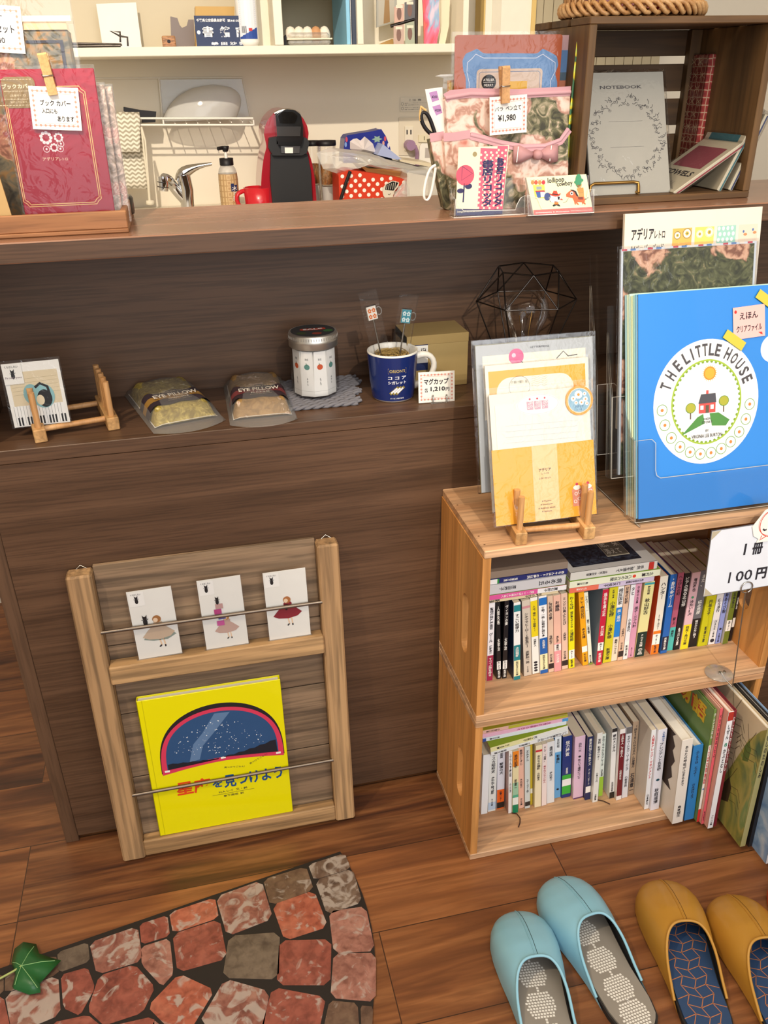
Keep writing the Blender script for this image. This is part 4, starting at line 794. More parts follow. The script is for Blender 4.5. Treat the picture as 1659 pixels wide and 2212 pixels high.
# three greyish sets at the back
for k, (dy, dxx, lb) in enumerate(((0.062, 0.0, 'grey card set with a pink lollipop drawing, behind the orange letter paper'), (0.071, 0.0, 'pale greenish card set in clear wrap, second from the back of the peg rack'), (0.08, 0.0, 'pale greenish card set in clear wrap, rearmost in the peg rack'))):
    pl = plane(yP+dy, zc+0.017, 0.17)
    f, wd, hh = leanquad(Z7(135, 1750), Z7(985, 1700), Z7(140+6*k, 640-3*k), yP+dy, zc+0.02, R(14))
    t = thing('letter_set', lb, 'letter set', f, 'letter sets in the peg rack')
    b = MB(); b.box(f, (0.002, 0.001, -0.006), (wd-0.002, hh-0.001, -0.001), mat('#c9c8a0', 0.6)); b.box(f, (0.001, 0.001, -0.0009), (wd-0.001, hh-0.001, 0), mat('#b4b8bc', 0.6))
    if k == 0:
        b.text(f, 'LETTERPRESS', (wd*0.46, hh*0.952, wd*0.62, hh*0.965), 1, INK)
        b.rect(f, wd*0.06, hh*0.5, wd*0.93, hh*0.925, 1, CRM)
        b.ell(f, wd*0.34, hh*0.905, 0.011, 0.011, 2, PK); b.ell(f, wd*0.32, hh*0.915, 0.003, 0.003, 3, mat('#f4c0d0')); b.stroke(f, [(wd*0.37, hh*0.88), (wd*0.42, hh*0.84)], 0.0012, 2, INK)
        b.stroke(f, [(wd*0.68, hh*0.87), (wd*0.74, hh*0.915), (wd*0.78, hh*0.88), (wd*0.86, hh*0.885)], 0.0012, 2, INK)
    b.build('card_stack', t)
    b = MB(); b.box(f, (-0.003, 0, -0.0065), (wd+0.003, hh+0.006, 0.0005), CLEAR); b.build('clear_sleeve', t)

# ------------------------------------------------------------------ clear files in the tiered acrylic holder
pB = Pz(*Z8(305, 2100), zc+0.006)
f, _, hh = leanquad(Z8(305, 2095), Z8(1160, 1965), Z8(303, 602), pB.y, zc+0.006); wd = 0.228; FB = f
t = thing('clear_file', 'bright blue clear file with THE LITTLE HOUSE oval and pink note', 'clear file', f, 'clear files in the acrylic holder')
BLU = mat('#2f86dc', 0.35, coat=0.4, noise=0.03, nscale=6)
b = MB(); b.box(f, (0, 0, -0.0018), (wd, hh, 0), BLU, 0.0003)
def F8(x, y): return on(f, Z8(x, y))
e1, e2, e3, e4 = F8(403, 1340), F8(1100, 1260), F8(790, 895), F8(720, 1726)
ex, ey = (e1[0]+e2[0])/2, (e3[1]+e4[1])/2; rx, ry = (e2[0]-e1[0])/2, (e3[1]-e4[1])/2
b.ell(f, ex, ey, rx, ry, 1, mat('#eef0ee', 0.4), 64)
b.ring(f, ex, ey, rx*0.655, ry*0.67, 0.0022, 2, mat('#9cb83c'), 60)
for k in range(48):
    a = 2*math.pi*k/48; b.ell(f, ex+rx*0.635*math.cos(a), ey+ry*0.65*math.sin(a), 0.0022, 0.0022, 1.8, mat('#7a9a34'), 8)
LT = mat('#4c4a4e', 0.6)
for s, a0, a1 in (('THE', 158, 132), ('LITTLE', 119, 76), ('HOUSE', 62, 22)):
    for k, ch in enumerate(s):
        a = R(a0+(a1-a0)*k/(len(s)-1)); g = RZ(T(f, ex+rx*0.83*math.cos(a), ey+ry*0.835*math.sin(a)), a-math.pi/2)
        b.text(g, ch, (-0.0042 if ch != 'I' else -0.0012, -0.0085, 0.0042 if ch != 'I' else 0.0012, 0.0085), 3, LT, bold=0.03)
for a in (183, 200, 218, 233, 247, 261, 275, 289, 303, 318, 333, 350, 8, 21) if False else (184, 201, 218, 234, 249, 263, 277, 291, 305, 320, 336, 353):
    x, y = ex+rx*0.84*math.cos(R(a)), ey+ry*0.84*math.sin(R(a))
    b.ring(f, x, y, 0.0078, 0.0078, 0.0009, 2, mat('#6c9a44'), 20); b.ell(f, x, y, 0.0068, 0.0068, 2.2, mat('#f8f8f4'), 20)
    for q in range(14): aa = 2*math.pi*q/14; b.stroke(f, [(x+0.005*math.cos(aa), y+0.005*math.sin(aa)), (x+0.0068*math.cos(aa), y+0.0068*math.sin(aa))], 0.0003, 2.5, mat('#b8bca8'))
    b.ell(f, x, y, 0.0024, 0.0024, 3, mat('#e0823c'), 12)
# small plain house, hills, trees and sun
hx, hy = ex+0.001, ey-ry*0.16
b.poly(f, [(hx-0.04, hy-0.03), (hx-0.015, hy-0.006), (hx-0.006, hy-0.002), (hx-0.004, hy-0.016)], 3, mat('#4f8a44')); b.poly(f, [(hx+0.004, hy-0.002), (hx+0.018, hy-0.002), (hx+0.036, hy-0.014), (hx+0.03, hy-0.022), (hx+0.008, hy-0.02)], 3, mat('#4f8a44'))
b.rect(f, hx-0.013, hy-0.001, hx+0.013, hy+0.014, 4, mat('#c8504c')); b.poly(f, [(hx-0.014, hy+0.013), (hx+0.014, hy+0.013), (hx+0.0125, hy+0.026), (hx-0.01, hy+0.026)], 5, mat('#4c4c54')); b.rect(f, hx-0.002, hy+0.026, hx+0.0015, hy+0.031, 5, mat('#d8504c'))
b.rect(f, hx-0.0025, hy-0.001, hx+0.0025, hy+0.01, 5, mat('#5c5444'))
for x in (-0.0085, 0.0075): b.rect(f, hx+x-0.0025, hy+0.004, hx+x+0.0025, hy+0.01, 5, WHITE)
for x, yy in ((-0.026, -0.008), (0.026, -0.002)):
    b.stroke(f, [(hx+x, hy+yy), (hx+x, hy+yy+0.012)], 0.0016, 4, mat('#5c4434')); b.ell(f, hx+x, hy+yy+0.016, 0.0075, 0.007, 5, mat('#a8a83c')); b.ring(f, hx+x, hy+yy+0.016, 0.0075, 0.007, 0.0008, 6, mat('#5c8a3c'), 20)
sx, sy = ex+0.004, ey+ry*0.46
for q in range(22): aa = 2*math.pi*q/22; b.stroke(f, [(sx+0.008*math.cos(aa), sy+0.008*math.sin(aa)), (sx+0.0115*math.cos(aa), sy+0.0115*math.sin(aa))], 0.0007, 3, mat('#e8b84c'))
b.ell(f, sx, sy, 0.0095, 0.0095, 4, mat('#f0a83c')); b.ring(f, sx, sy, 0.0085, 0.0085, 0.0008, 5, mat('#d8742c'), 20)
b.text(f, 'HER', (hx-0.005, hy-0.011, hx+0.006, hy-0.008), 5, LT); b.text(f, 'STORY', (hx-0.008, hy-0.016, hx+0.009, hy-0.0125), 5, LT); b.text(f, 'BY', (hx-0.002, hy-0.028, hx+0.003, hy-0.0245), 5, LT)
b.text(f, 'VIRGINIA LEE BURTON', (hx-0.024, hy-0.036, hx+0.024, hy-0.031), 5, LT)
c2 = F8(1200, 960); b.ell(f, c2[0]-0.001, c2[1], 0.0195, 0.0195, 1, mat('#eef0ee', 0.4), 32)
b.build('printed_sheet', t)
n1, n2, n3 = F8(930, 905), F8(1140, 875), F8(924, 692)
g = Fr(T(f, n1[0], n1[1], 0.0018).translation, T(f, n2[0], n2[1], 0.0018).translation-T(f, n1[0], n1[1], 0.0018).translation, f.col[1].to_3d())
b = MB(); w2, h2 = n2[0]-n1[0], n3[1]-n1[1]; b.box(g, (0, 0, -0.0003), (w2, h2, 0), mat('#f2b9b4', 0.7)); b.text(g, 'えほん', (w2*0.2, h2*0.6, w2*0.78, h2*0.82), 1, INK, bold=0.02); b.text(g, 'クリアファイル', (w2*0.1, h2*0.2, w2*0.9, h2*0.42), 1, INK, bold=0.02)
b.ell(g, w2*0.08, h2*0.86, 0.002, 0.0024, 1, mat('#d8302c'), 10); b.poly(g, [(w2*0.78, h2*0.15), (w2*0.86, h2*0.08), (w2*0.92, h2*0.05), (w2*0.9, h2*0.14)], 1, mat('#d8302c')); b.build('pink_note', t)
TAPE = mat('#cdbf45', 0.6)
for cx, cy, a in ((935, 905, -35), (1150, 640, -35)):
    q = F8(cx, cy); g = RZ(T(f, q[0], q[1], 0.0024), R(a)); b = MB(); b.box(g, (-0.018, -0.0065, 0), (0.018, 0.0065, 0.0003), TAPE); b.build('tape_strip', t)
# stacked files behind it
cols = ['#7fb6d0', '#a8cfc8', '#d8dfb4', '#bcd8d0', '#cfdcc0', '#9cc4cc']
for k in range(6):
    g = T(f, -0.0015-0.0012*k, 0.0005*k, -0.0040-0.0034*k)
    o = MB(); o.box(g, (0, 0, -0.0028), (wd, hh-0.0012*(k % 3), 0), mat(cols[k], 0.35, coat=0.3), 0.0004)
    o.box(g, (0.002, 0.002, -0.0002), (wd-0.001, hh-0.003, 0.0002), mat('#e4e6dc', 0.5))
    z_ = o.build('clear_file', fr=g)
    tag(z_, ('pale blue clear file directly behind the bright blue file', 'pale green clear file, second behind the blue front', 'cream edged clear file, third behind the blue front', 'mint clear file, fourth behind the blue front', 'yellow green clear file, fifth behind the blue front', 'teal edged clear file, rearmost behind the blue front')[k], 'clear file', 'clear files in the acrylic holder')
# floral material
def floral(name, pinks, greens, scale=18, rose=6.5, thr=0.42, seed=0):
    m, nt, b = newmat(name); v = coords(nt, (1, 1, 1), False)
    nd = noise(nt, v, rose*2.2, 3, 0.5, 'Color'); ad = nt.nodes.new('ShaderNodeVectorMath'); ad.operation = 'MULTIPLY_ADD'; ad.inputs[1].default_value = (0.05, 0.05, 0.05)
    nt.links.new(nd, ad.inputs[0]); nt.links.new(v, ad.inputs[2])
    vo = nt.nodes.new('ShaderNodeTexVoronoi'); vo.inputs['Scale'].default_value = rose; nt.links.new(ad.outputs[0], vo.inputs['Vector'])
    w = nt.nodes.new('ShaderNodeTexWave'); w.wave_type = 'RINGS'; w.inputs['Scale'].default_value = 1.0
    # petals: repeated rings of the cell distance
    mu = nt.nodes.new('ShaderNodeMath'); mu.operation = 'MULTIPLY'; mu.inputs[1].default_value = 26; nt.links.new(vo.outputs['Distance'], mu.inputs[0])
    n2 = noise(nt, v, rose*5, 3, 1.0); a2 = nt.nodes.new('ShaderNodeMath'); a2.operation = 'MULTIPLY_ADD'; a2.inputs[1].default_value = 9; nt.links.new(n2, a2.inputs[0]); nt.links.new(mu.outputs[0], a2.inputs[2])
    si = nt.nodes.new('ShaderNodeMath'); si.operation = 'SINE'; nt.links.new(a2.outputs[0], si.inputs[0])
    mr = nt.nodes.new('ShaderNodeMapRange'); mr.inputs['From Min'].default_value = -1; nt.links.new(si.outputs[0], mr.inputs['Value'])
    pet = ramp(nt, [(0.0, pinks[0]), (0.45, pinks[1]), (1.0, pinks[2])], mr.outputs[0])
    core = ramp(nt, [(0.0, (1, 1, 1, 1)), (0.2, (0, 0, 0, 1))], vo.outputs['Distance']); pet = mixc(nt, core, pet, pinks[3])
    leaf = ramp(nt, [(0.35, greens[0]), (0.5, greens[1]), (0.62, greens[2]), (0.75, greens[3])], noise(nt, v, scale*2.5, 5, 2.2))
    msk = ramp(nt, [(thr, (1, 1, 1, 1)), (thr+0.04, (0, 0, 0, 1))], vo.outputs['Distance'])
    nt.links.new(mixc(nt, msk, leaf, pet), b.inputs['Base Color']); b.inputs['Roughness'].default_value = 0.6
    return m
ROSE1 = floral('rose_print_dark', ('#7c5040', '#b98a72', '#cfa58c', '#a05c50'), ('#262a1c', '#464a30', '#626444', '#a89070'), 20, 14, 0.42)
ROSE2 = floral('rose_print_light', ('#b88a78', '#e2bfae', '#efd6c8', '#c86a5c'), ('#3c3a2c', '#6c6a4c', '#a89c80', '#e0c0ae'), 22, 13, 0.5)
f, wd, hh = leanquad(Z8(165, 1800), Z8(1110, 1500), Z8(150, 300), pB.y+0.046, zc+0.04, R(12)); wd = on(f, Z8(1100, 265))[0]; FRs = f
t = thing('rose_file', 'clear file printed with pink roses on dark leaves, behind the blue files', 'clear file', f)
b = MB(); b.box(f, (0.005, 0, -0.001), (wd-0.006, hh-0.004, 0), ROSE1); b.box(f, (0.002, 0, -0.006), (wd-0.002, hh-0.001, -0.0012), mat('#c4ccd8', 0.6))
for k in range(16): b.rect(T(f, 0, 0, -0.0011), 0.003+k*wd/16.5, hh-0.0035, 0.003+(k+0.6)*wd/16.5, hh-0.001, 1, mat(('#b84c5c', '#5c7cb0', '#d8d0c8')[k % 3]))
b.build('printed_sheet', t); b = MB(); b.box(f, (-0.001, 0, -0.0065), (wd, hh+0.003, 0.001), CLEAR); b.build('clear_sleeve', t)
f, _, _ = leanquad(Z8(217, 600), Z8(1130, 600), Z8(217, 68), pB.y+0.096, 0.8, R(9)); tl_ = on(f, Z8(217, 68)); tr_ = on(f, Z8(1130, 22)); w0 = tr_[0]-tl_[0]; hh = 0.297
f = T(f, tl_[0], tl_[1]-hh, 0)
t = thing('paper_pad', 'cream paper pad cover with four pattern squares standing behind the rose file', 'paper pad', f)
b = MB(); b.box(f, (0, 0, -0.006), (w0, hh, 0), mat('#e8dccb', 0.6), 0.0004)
h0 = hh
b.text(f, 'アデリア', (w0*0.05, h0-0.035, w0*0.21, h0-0.019), 1, INK, bold=0.03); b.text(f, 'レトロ', (w0*0.215, h0-0.034, w0*0.29, h0-0.024), 1, INK, bold=0.02)
b.text(f, 'A4ペーパーパッド', (w0*0.045, h0-0.05, w0*0.285, h0-0.041), 1, mat('#5c5650')); b.text(f, 'ADERIA RETRO & RYU-RYU', (w0*0.045, h0-0.06, w0*0.295, h0-0.0565), 1, INK, bold=0.02); b.text(f, '32枚綴り(4柄×8枚)', (w0*0.045, h0-0.07, w0*0.2, h0-0.0655), 1, INK)
for k, (c1, c2_) in enumerate((('#f0b25c', '#f4ecd8'), ('#f0cf6c', '#f4ecd8'), ('#9ccabc', '#f4f2ea'), ('#e4d0bc', '#c88c5c'))):
    x0 = w0*(0.345+0.163*k); b.rect(f, x0, h0-0.059, x0+w0*0.14, h0-0.0225, 1, mat(c1))
    random.seed(k)
    if k == 2:
        for i in range(4):
            for j in range(5): b.ell(f, x0+w0*0.14*(i+0.5+0.3*(j % 2)-0.1)/4.3, h0-0.056+0.0075*j, 0.0022, 0.0028, 2, mat(c2_), 10)
    else:
        for (u, v, r) in ((0.25, 0.75, 0.005), (0.75, 0.8, 0.0065), (0.25, 0.2, 0.0065), (0.75, 0.25, 0.005)):
            x, y = x0+w0*0.14*u, h0-0.059+0.0365*v
            if k < 2: b.ring(f, x, y, r, r, 0.0006, 2, mat('#5c6c5c' if k == 0 else '#f6efd8'), 20); b.ell(f, x, y, r*0.85, r*0.85, 2, mat(c2_), 16); daisy(b, f, x, y, r*0.5, 3, 6, '#c8a83c', '#5c7c5c')
            else: b.ell(f, x, y, 0.0015, 0.002, 2, mat('#5c74a8'), 8); b.ell(f, x+0.003, y-0.004, 0.003, 0.0018, 2, mat(c2_), 10)
b.build('cover', t)
# acrylic holder: leaning tiers
t = thing('acrylic_holder', 'tiered clear acrylic brochure holder on top of the crate', 'holder', (0.93, -0.1, zc))
EDG = mat('#c4beb2', 0.2)
def tier(f, w, depth, hb, name, tab=0.032, h1=0.115, h2=0.058, x0=-0.008):
    b = MB(); k = 0.0016; zf = 0.003
    b.box(f, (x0, -0.003, -depth-k), (w, hb, -depth), ACRYL); b.box(f, (x0, -0.003-k, -depth-k), (w, -0.003, zf+k), ACRYL)
    lip = [(x0, -0.003), (w, -0.003), (w, h2), (x0+tab+0.008, h2), (x0+tab+0.002, h2+0.004), (x0+tab, h2+0.012), (x0+tab, h1-0.006), (x0+tab-0.006, h1), (x0, h1)]
    b.prism(f, lip, zf, zf+k, ACRYL); b.stroke(T(f, 0, 0, zf+k), lip, 0.0009, 1, EDG, True)
    sd = Fr(T(f, x0, 0, 0).translation, f.col[1].to_3d(), f.col[2].to_3d())
    side = [(-0.003, -depth), (hb*0.85, -depth), (hb*0.6, -depth*0.35), (h1, zf), (-0.003, zf)]
    b.prism(sd, side, 0, k, ACRYL); b.stroke(sd, side, 0.0009, 12, EDG, True); b.stroke(T(sd, 0, 0, -0.0003), side, 0.0009, 0, EDG, True)
    b.build(name, t)
tier(FB, 0.235, 0.027, 0.2, 'front_tier'); tier(T(FRs, -0.004, 0, 0), 0.235, 0.012, 0.24, 'middle_tier'); tier(T(FRs, -0.012, 0.03, -0.03), 0.235, 0.02, 0.28, 'rear_tier', h1=0.1)
b = MB()
for x_ in (0.91, 1.15): b.box(I4, (x_, -0.195, zc), (x_+0.002, -0.02, zc+0.0035), ACRYL); b.tube([(x_, -0.195, zc+0.002), (x_, -0.02, zc+0.002)], 0.0007, EDG, 5)
b.box(I4, (0.91, -0.022, zc), (1.152, -0.02, zc+0.12), ACRYL); b.build('base', t)

# ------------------------------------------------------------------ price sign clipped to the crate edge
ys = -CD-0.022
f, wd, hh = quad((1519, 1290), (1680, 1264), (1541, 1147), plane(ys, 0.5, 0.0)); f = Fr(f.translation, f.col[0].to_3d(), V((0.0, 0, 1))); 
a = Py(1519, 1289, ys); c_ = Py(1541, 1147, ys); wd = 0.15; hh = (c_-a).length
f = Fr(a, (1, 0, 0.03), (c_.x-a.x, 0, c_.z-a.z)); 
f = Fr(a, V((1, 0, 0.02)), V((0, 0, 1)))
t = thing('price_sign', 'white 100 yen sign in a clear card case on a wire clip stand', 'sign', f)
b = MB(); sk = (c_.x-a.x)
SG = mat('#dfe4ee', 0.5)
b.prism(f, [(0, 0), (wd, 0), (wd+sk, hh), (sk, hh)], -0.002, 0, SG, mat('#5c5a5c', 0.4))
b.stroke(f, [(0, 0), (wd, 0), (wd+sk, hh), (sk, hh)], 0.0012, 1, mat('#6c6660', 0.4), True)
for x, y, dx, dy in ((0.001, 0.001, 1, 1), (sk+0.001, hh-0.001, 1, -1)): b.poly(f, [(x, y), (x+0.014*dx, y), (x, y+0.014*dy)], 1.5, mat('#b8ad94', 0.6))
def S5(x, y): return on(f, Zc(4.811, 1500, 1060)(x, y))
g1 = S5(345, 962); g2 = S5(765, 790); g3 = S5(505, 668); g4 = S5(722, 525)
b.text(f, '1', (S5(345, 962)[0], S5(345, 962)[1], S5(384, 845)[0], S5(384, 845)[1]), 2, INK, bold=0.03)
b.text(f, '00', (S5(420, 948)[0], S5(420, 948)[1], S5(610, 812)[0], S5(610, 812)[1]), 2, INK, bold=0.01)
b.text(f, '円', (S5(628, 925)[0], S5(628, 925)[1], S5(762, 785)[0], S5(762, 785)[1]), 2, INK, bold=0.04)
b.text(f, '1', (S5(505, 670)[0], S5(505, 670)[1], S5(548, 548)[0], S5(548, 548)[1]), 2, INK, bold=0.03)
b.text(f, '冊', (S5(590, 668)[0], S5(590, 668)[1], S5(722, 525)[0], S5(722, 525)[1]), 2, INK, bold=0.04)
b.build('card', t)
c0 = S5(768, 320); b = MB(); g = T(f, c0[0]+0.004, c0[1]-0.002, 0.002)
b.prism(g, [(-0.03, -0.002), (-0.025, -0.018), (-0.016, -0.024), (-0.018, -0.03), (0.0, -0.03), (0.02, -0.026), (0.03, -0.005), (0.022, 0.02), (0.004, 0.03), (-0.014, 0.022)], -0.001, 0, WHITE)
b.ring(g, 0.002, 0.0, 0.02, 0.022, 0.0012, 1, mat('#d8503c')); b.ring(g, 0.001, 0.001, 0.021, 0.021, 0.0006, 1.3, mat('#d8503c')); b.stroke(g, [(-0.012, -0.008), (-0.009, -0.0105), (-0.006, -0.0095)], 0.0026, 2, INK); b.stroke(g, [(0.008, -0.008), (0.011, -0.0095), (0.014, -0.008)], 0.0026, 2, INK)
b.stroke(g, [(-0.012, -0.019), (-0.014, -0.026), (-0.005, -0.021)], 0.0015, 1.5, mat('#d8503c'))
b.build('round_face_sticker', t)
rc = S5(537, 998); b = MB(); b.tube([T(f, rc[0]+0.0095*math.cos(R(a_)), rc[1]+0.0095*math.sin(R(a_)), 0.002).translation for a_ in range(-70, 285, 15)], 0.0009, STEEL, 8)
b.tube([T(f, rc[0]+0.0095*math.cos(R(a_)), rc[1]+0.0095*math.sin(R(a_)), -0.004).translation for a_ in range(-70, 285, 15)], 0.0009, STEEL, 8)
bt = Pz(1583, 1484, CH+0.0008); bt = V((Py(1583, 1484, ys).x, ys+0.001, Py(1583, 1484, ys).z))
b.tube([T(f, rc[0], rc[1]-0.0095, 0.001).translation, bt], 0.0009, mat('#8c8478', 0.35, 0.8), 8); b.build('wire_stem', t)
b = MB(); d0 = V((bt.x-0.004, -CD+0.006, CH+0.0025-WT*0)); 
b.lathe(Matrix.Translation((bt.x-0.012, -CD+0.002, CH*1+WT+0.0006)), [(0, 0), (0.022, 0), (0.022, 0.0016), (0, 0.0016)], clear('base_disc', base=0.08, bmp=0.0, milky=0.15, rough=0.2), 32)
b.tube([bt, (bt.x-0.004, -CD-0.006, bt.z+0.004), (bt.x-0.008, -CD+0.004, CH+WT+0.003)], 0.0012, STEEL, 8)
for dx in (-0.003, -0.011): b.tube([(bt.x+dx, -CD+0.001, CH+WT+0.0022), (bt.x+dx, -CD+0.001, CH+WT+0.0045)], 0.0022, STEEL, 10)
b.build('round_base', t)

# ------------------------------------------------------------------ things on the counter shelf
zs = HS+0.0003
def eye_pillow(label, bl, br, tl, lay, body, band, accent, name2, bandtext):
    a, c, d = Pz(*bl, zs), Pz(*br, zs), Pz(*tl, zs)
    f = Fr(a, c-a, d-a); wd = (c-a).length; hh = (f.inverted()@d).y
    t = thing('eye_pillow', label, 'eye pillow', f, 'eye pillows on the counter shelf')
    b = MB()
    def pil(u, v):
        x = wd*(0.07+0.86*u); y = hh*(0.1+0.84*v); e = min(1, (u*(1-u)*9))**0.5*min(1, (v*(1-v)*10))**0.5
        return (x, y, 0.003+0.021*e+0.0015*math.sin(u*15)*math.sin(v*17)*e)
    b.grid(pil, 20, 26, body, True, f); b.grid(lambda u, v: (wd*(0.06+0.88*u), hh*(0.09+0.86*v), 0.002+0.003*min(1, u*(1-u)*8)), 8, 8, WHITE, True, f); b.build('cushion', t)
    b = MB()
    def bd(u, v): 
        p_ = pil(u*1.0, 0.14+0.34*v); return (p_[0]*1.0+(u-0.5)*0.006, p_[1], p_[2]+0.0016)
    b.grid(bd, 20, 8, mat(band, 0.5), True, f)
    b.grid(lambda u, v: (bd(u, 0.36+0.3*v)[0], bd(u, 0.36+0.3*v)[1], bd(u, 0.36+0.3*v)[2]+0.0003), 20, 4, mat(accent, 0.5), True, f)
    g = T(f, 0, 0, 0.0285); pb = lambda v: hh*(0.1+0.84*(0.14+0.34*v))
    b.text(g, 'MEGUMI HERB', (wd*0.32, pb(0.74), wd*0.72, pb(0.84)), 1, mat('#b8a890')); b.text(g, 'EYE PILLOW', (wd*0.2, pb(0.38), wd*0.82, pb(0.66)), 1, mat('#f0e8dc'), bold=0.02)
    b.text(g, bandtext, (wd*0.38, pb(0.2), wd*0.66, pb(0.3)), 1, mat('#f0e8dc')); b.text(g, 'MADE IN JAPAN', (wd*0.36, pb(0.06), wd*0.68, pb(0.13)), 1, mat('#b8a890')); b.build('paper_band', t)
    b = MB()
    def case(u, v, s):
        x = wd*(0.0+1.0*u); e = max(0, 1-(2*u-1)**2)**0.5; ev = min(1, 6*v*(1-v))
        y = hh*v-(0.1*hh*(1-(2*u-1)**2) if v < 0.001 else 0); return (x, y, 0.0008 if s < 0 else 0.0008+0.029*e*min(1, v*5)**0.5*min(1, (1-v)*5)**0.5)
    b.grid(lambda u, v: case(u, v, 1), 18, 18, lay, True, f); b.grid(lambda u, v: case(u, v, -1), 18, 6, lay, True, f); b.build('plastic_case', t)
PC = clear('pillow_case', base=0.1, bmp=0.05, milky=0.1, rough=0.12)
CHAM = floral('chamomile_print', ('#c9ae4c', '#d8c470', '#e8dca0', '#f0ecd8'), ('#8c7838', '#a89448', '#c0aa58', '#d8c880'), 30, 30, 0.22)
ROSP = floral('rose_cotton', ('#b89878', '#d8bc9c', '#ecdcc8', '#b86858'), ('#8a6a3c', '#a07c48', '#a88450', '#b08c58'), 26, 32, 0.26)
eye_pillow('chamomile eye pillow in a clear case lying left on the counter shelf', (332, 938), (488, 908), (288, 848), PC, CHAM, '#3a2f38', '#a47c3c', 'a', 'CHAMOMILE')
eye_pillow('rose eye pillow in a clear case lying right, next to the braided mat', (497, 920), (643, 906), (425, 836), PC, ROSP, '#3a2a30', '#7c3a3c', 'b', 'ROSE')

# braided mat
p = Pz(684, 852, zs); rm = 0.062
t = MB(); GR = mat('#77757a', 0.9)
for k in range(15):
    y = -rm+2*rm*k/14; hw = 0.066+0.006*math.sin(k*1.3)
    for ph in (0, 1):
        t.tube([(p.x+x_*hw+0.2*y, p.y+y+0.0022*math.sin(x_*14+ph*math.pi+k), zs+0.003+0.0018*math.cos(x_*14+ph*math.pi+k)) for x_ in [i/14-1 for i in range(29)]], 0.0026, GR, 6)
tag(t.build('braided_mat'), 'grey braided cord trivet under the glass jar', 'mat')
# glass jar
zj = zs+0.0083; pj = Pz(680, 864, zj); jr = 0.5*(Py(732, 800, pj.y+0.03).x-Py(628, 800, pj.y+0.03).x)
cj = V((Py(680, 800, pj.y+jr).x, pj.y+jr, zj)); J = Matrix.Translation(cj)
ztop = Py(676, 722, cj.y-jr*0.6).z-zj; lidh = 0.022; bodyh = ztop-lidh
t = thing('glass_jar', 'glass jar with silver lid holding white paper packets', 'jar', J)
b = MB(); b.lathe(J, [(0, 0.0006), (jr*0.9, 0.0006), (jr*0.97, 0.006), (jr, 0.012), (jr, bodyh*0.88), (jr*0.93, bodyh), (jr*0.93, bodyh+0.01)], ACRYL, 40); b.build('glass_body', t)
b = MB(); n = 10
for k in range(n):
    a = 2*math.pi*k/n-math.pi/2+0.12; r = jr*0.9; c0_ = V((math.cos(a), math.sin(a), 0)); tn = V((-math.sin(a), math.cos(a), 0)); hw = r*math.tan(math.pi/n)
    f = Fr(cj+c0_*r*math.cos(math.pi/n)+V((0, 0, 0.003)), tn, V((0, 0, 1))); pk_h = bodyh*0.93
    b.prism(f, [(-hw, 0), (hw, 0), (hw*0.98, pk_h*0.12), (hw*0.8, pk_h), (-hw*0.8, pk_h), (-hw*0.98, pk_h*0.12)], -0.004, 0, mat('#eceae6', 0.6)); b.stroke(f, [(-hw, pk_h*0.12), (hw, pk_h*0.12)], 0.0005, 1, mat('#c8c6c2'))
    if math.sin(a) < 0.2:
        fc = ('#c8542c', '#5c8c84', '#9c2c34', '#3a2c2c')[k % 4]
        b.ell(f, 0, pk_h*0.66, hw*0.42, hw*0.4, 1, mat(fc), 14); b.stroke(f, [(0, pk_h*0.7), (-hw*0.1, pk_h*0.75)], 0.0008, 1.5, mat('#4c6c34')); b.text(f, '京の豆', (-hw*0.25, pk_h*0.8, hw*0.25, pk_h*0.85), 1, INK)
        b.text(f, ('もも', 'みかん', 'ざくろ', 'あずき')[k % 4], (-hw*0.1, pk_h*0.25, hw*0.1, pk_h*0.42), 1, INK, vert=True)
b.build('paper_packets', t, bevel=0)
b = MB(); b.lathe(J, [(jr*0.97, bodyh), (jr*1.0, bodyh+0.001), (jr*1.0, bodyh+0.009), (jr*1.03, bodyh+0.011), (jr*1.0, bodyh+0.013), (jr*1.0, ztop-0.003), (jr*0.97, ztop-0.0005), (0, ztop-0.0005)], mat('#d2cec6', 0.38, 0.9), 48)
for k in range(60): a = 2*math.pi*k/60; b.tube([cj+V((jr*1.0*math.cos(a), jr*1.0*math.sin(a), ztop-0.008)), cj+V((jr*1.0*math.cos(a), jr*1.0*math.sin(a), ztop-0.004))], 0.0005, STEEL, 4)
g = Matrix.Translation(cj+V((0, 0, ztop-0.0002))); b.ell(g, 0, 0, jr*0.9, jr*0.9, 1, mat('#2f3234', 0.5)); b.poly(g, rrect(-jr*0.5, 0, jr*0.55, jr*0.3, 0.004), 2, mat('#b8402c')); b.text(g, 'SALE', (-jr*0.38, jr*0.06, jr*0.42, jr*0.25), 3, WHITE, bold=0.03)
for x, y, c in ((-0.5, -0.35, '#3c4c2c'), (0.1, -0.5, '#8c3c2c'), (0.6, -0.2, '#3c6c3c')): b.ell(g, x*jr, y*jr, jr*0.2, jr*0.17, 2, mat(c))
b.build('lid', t)

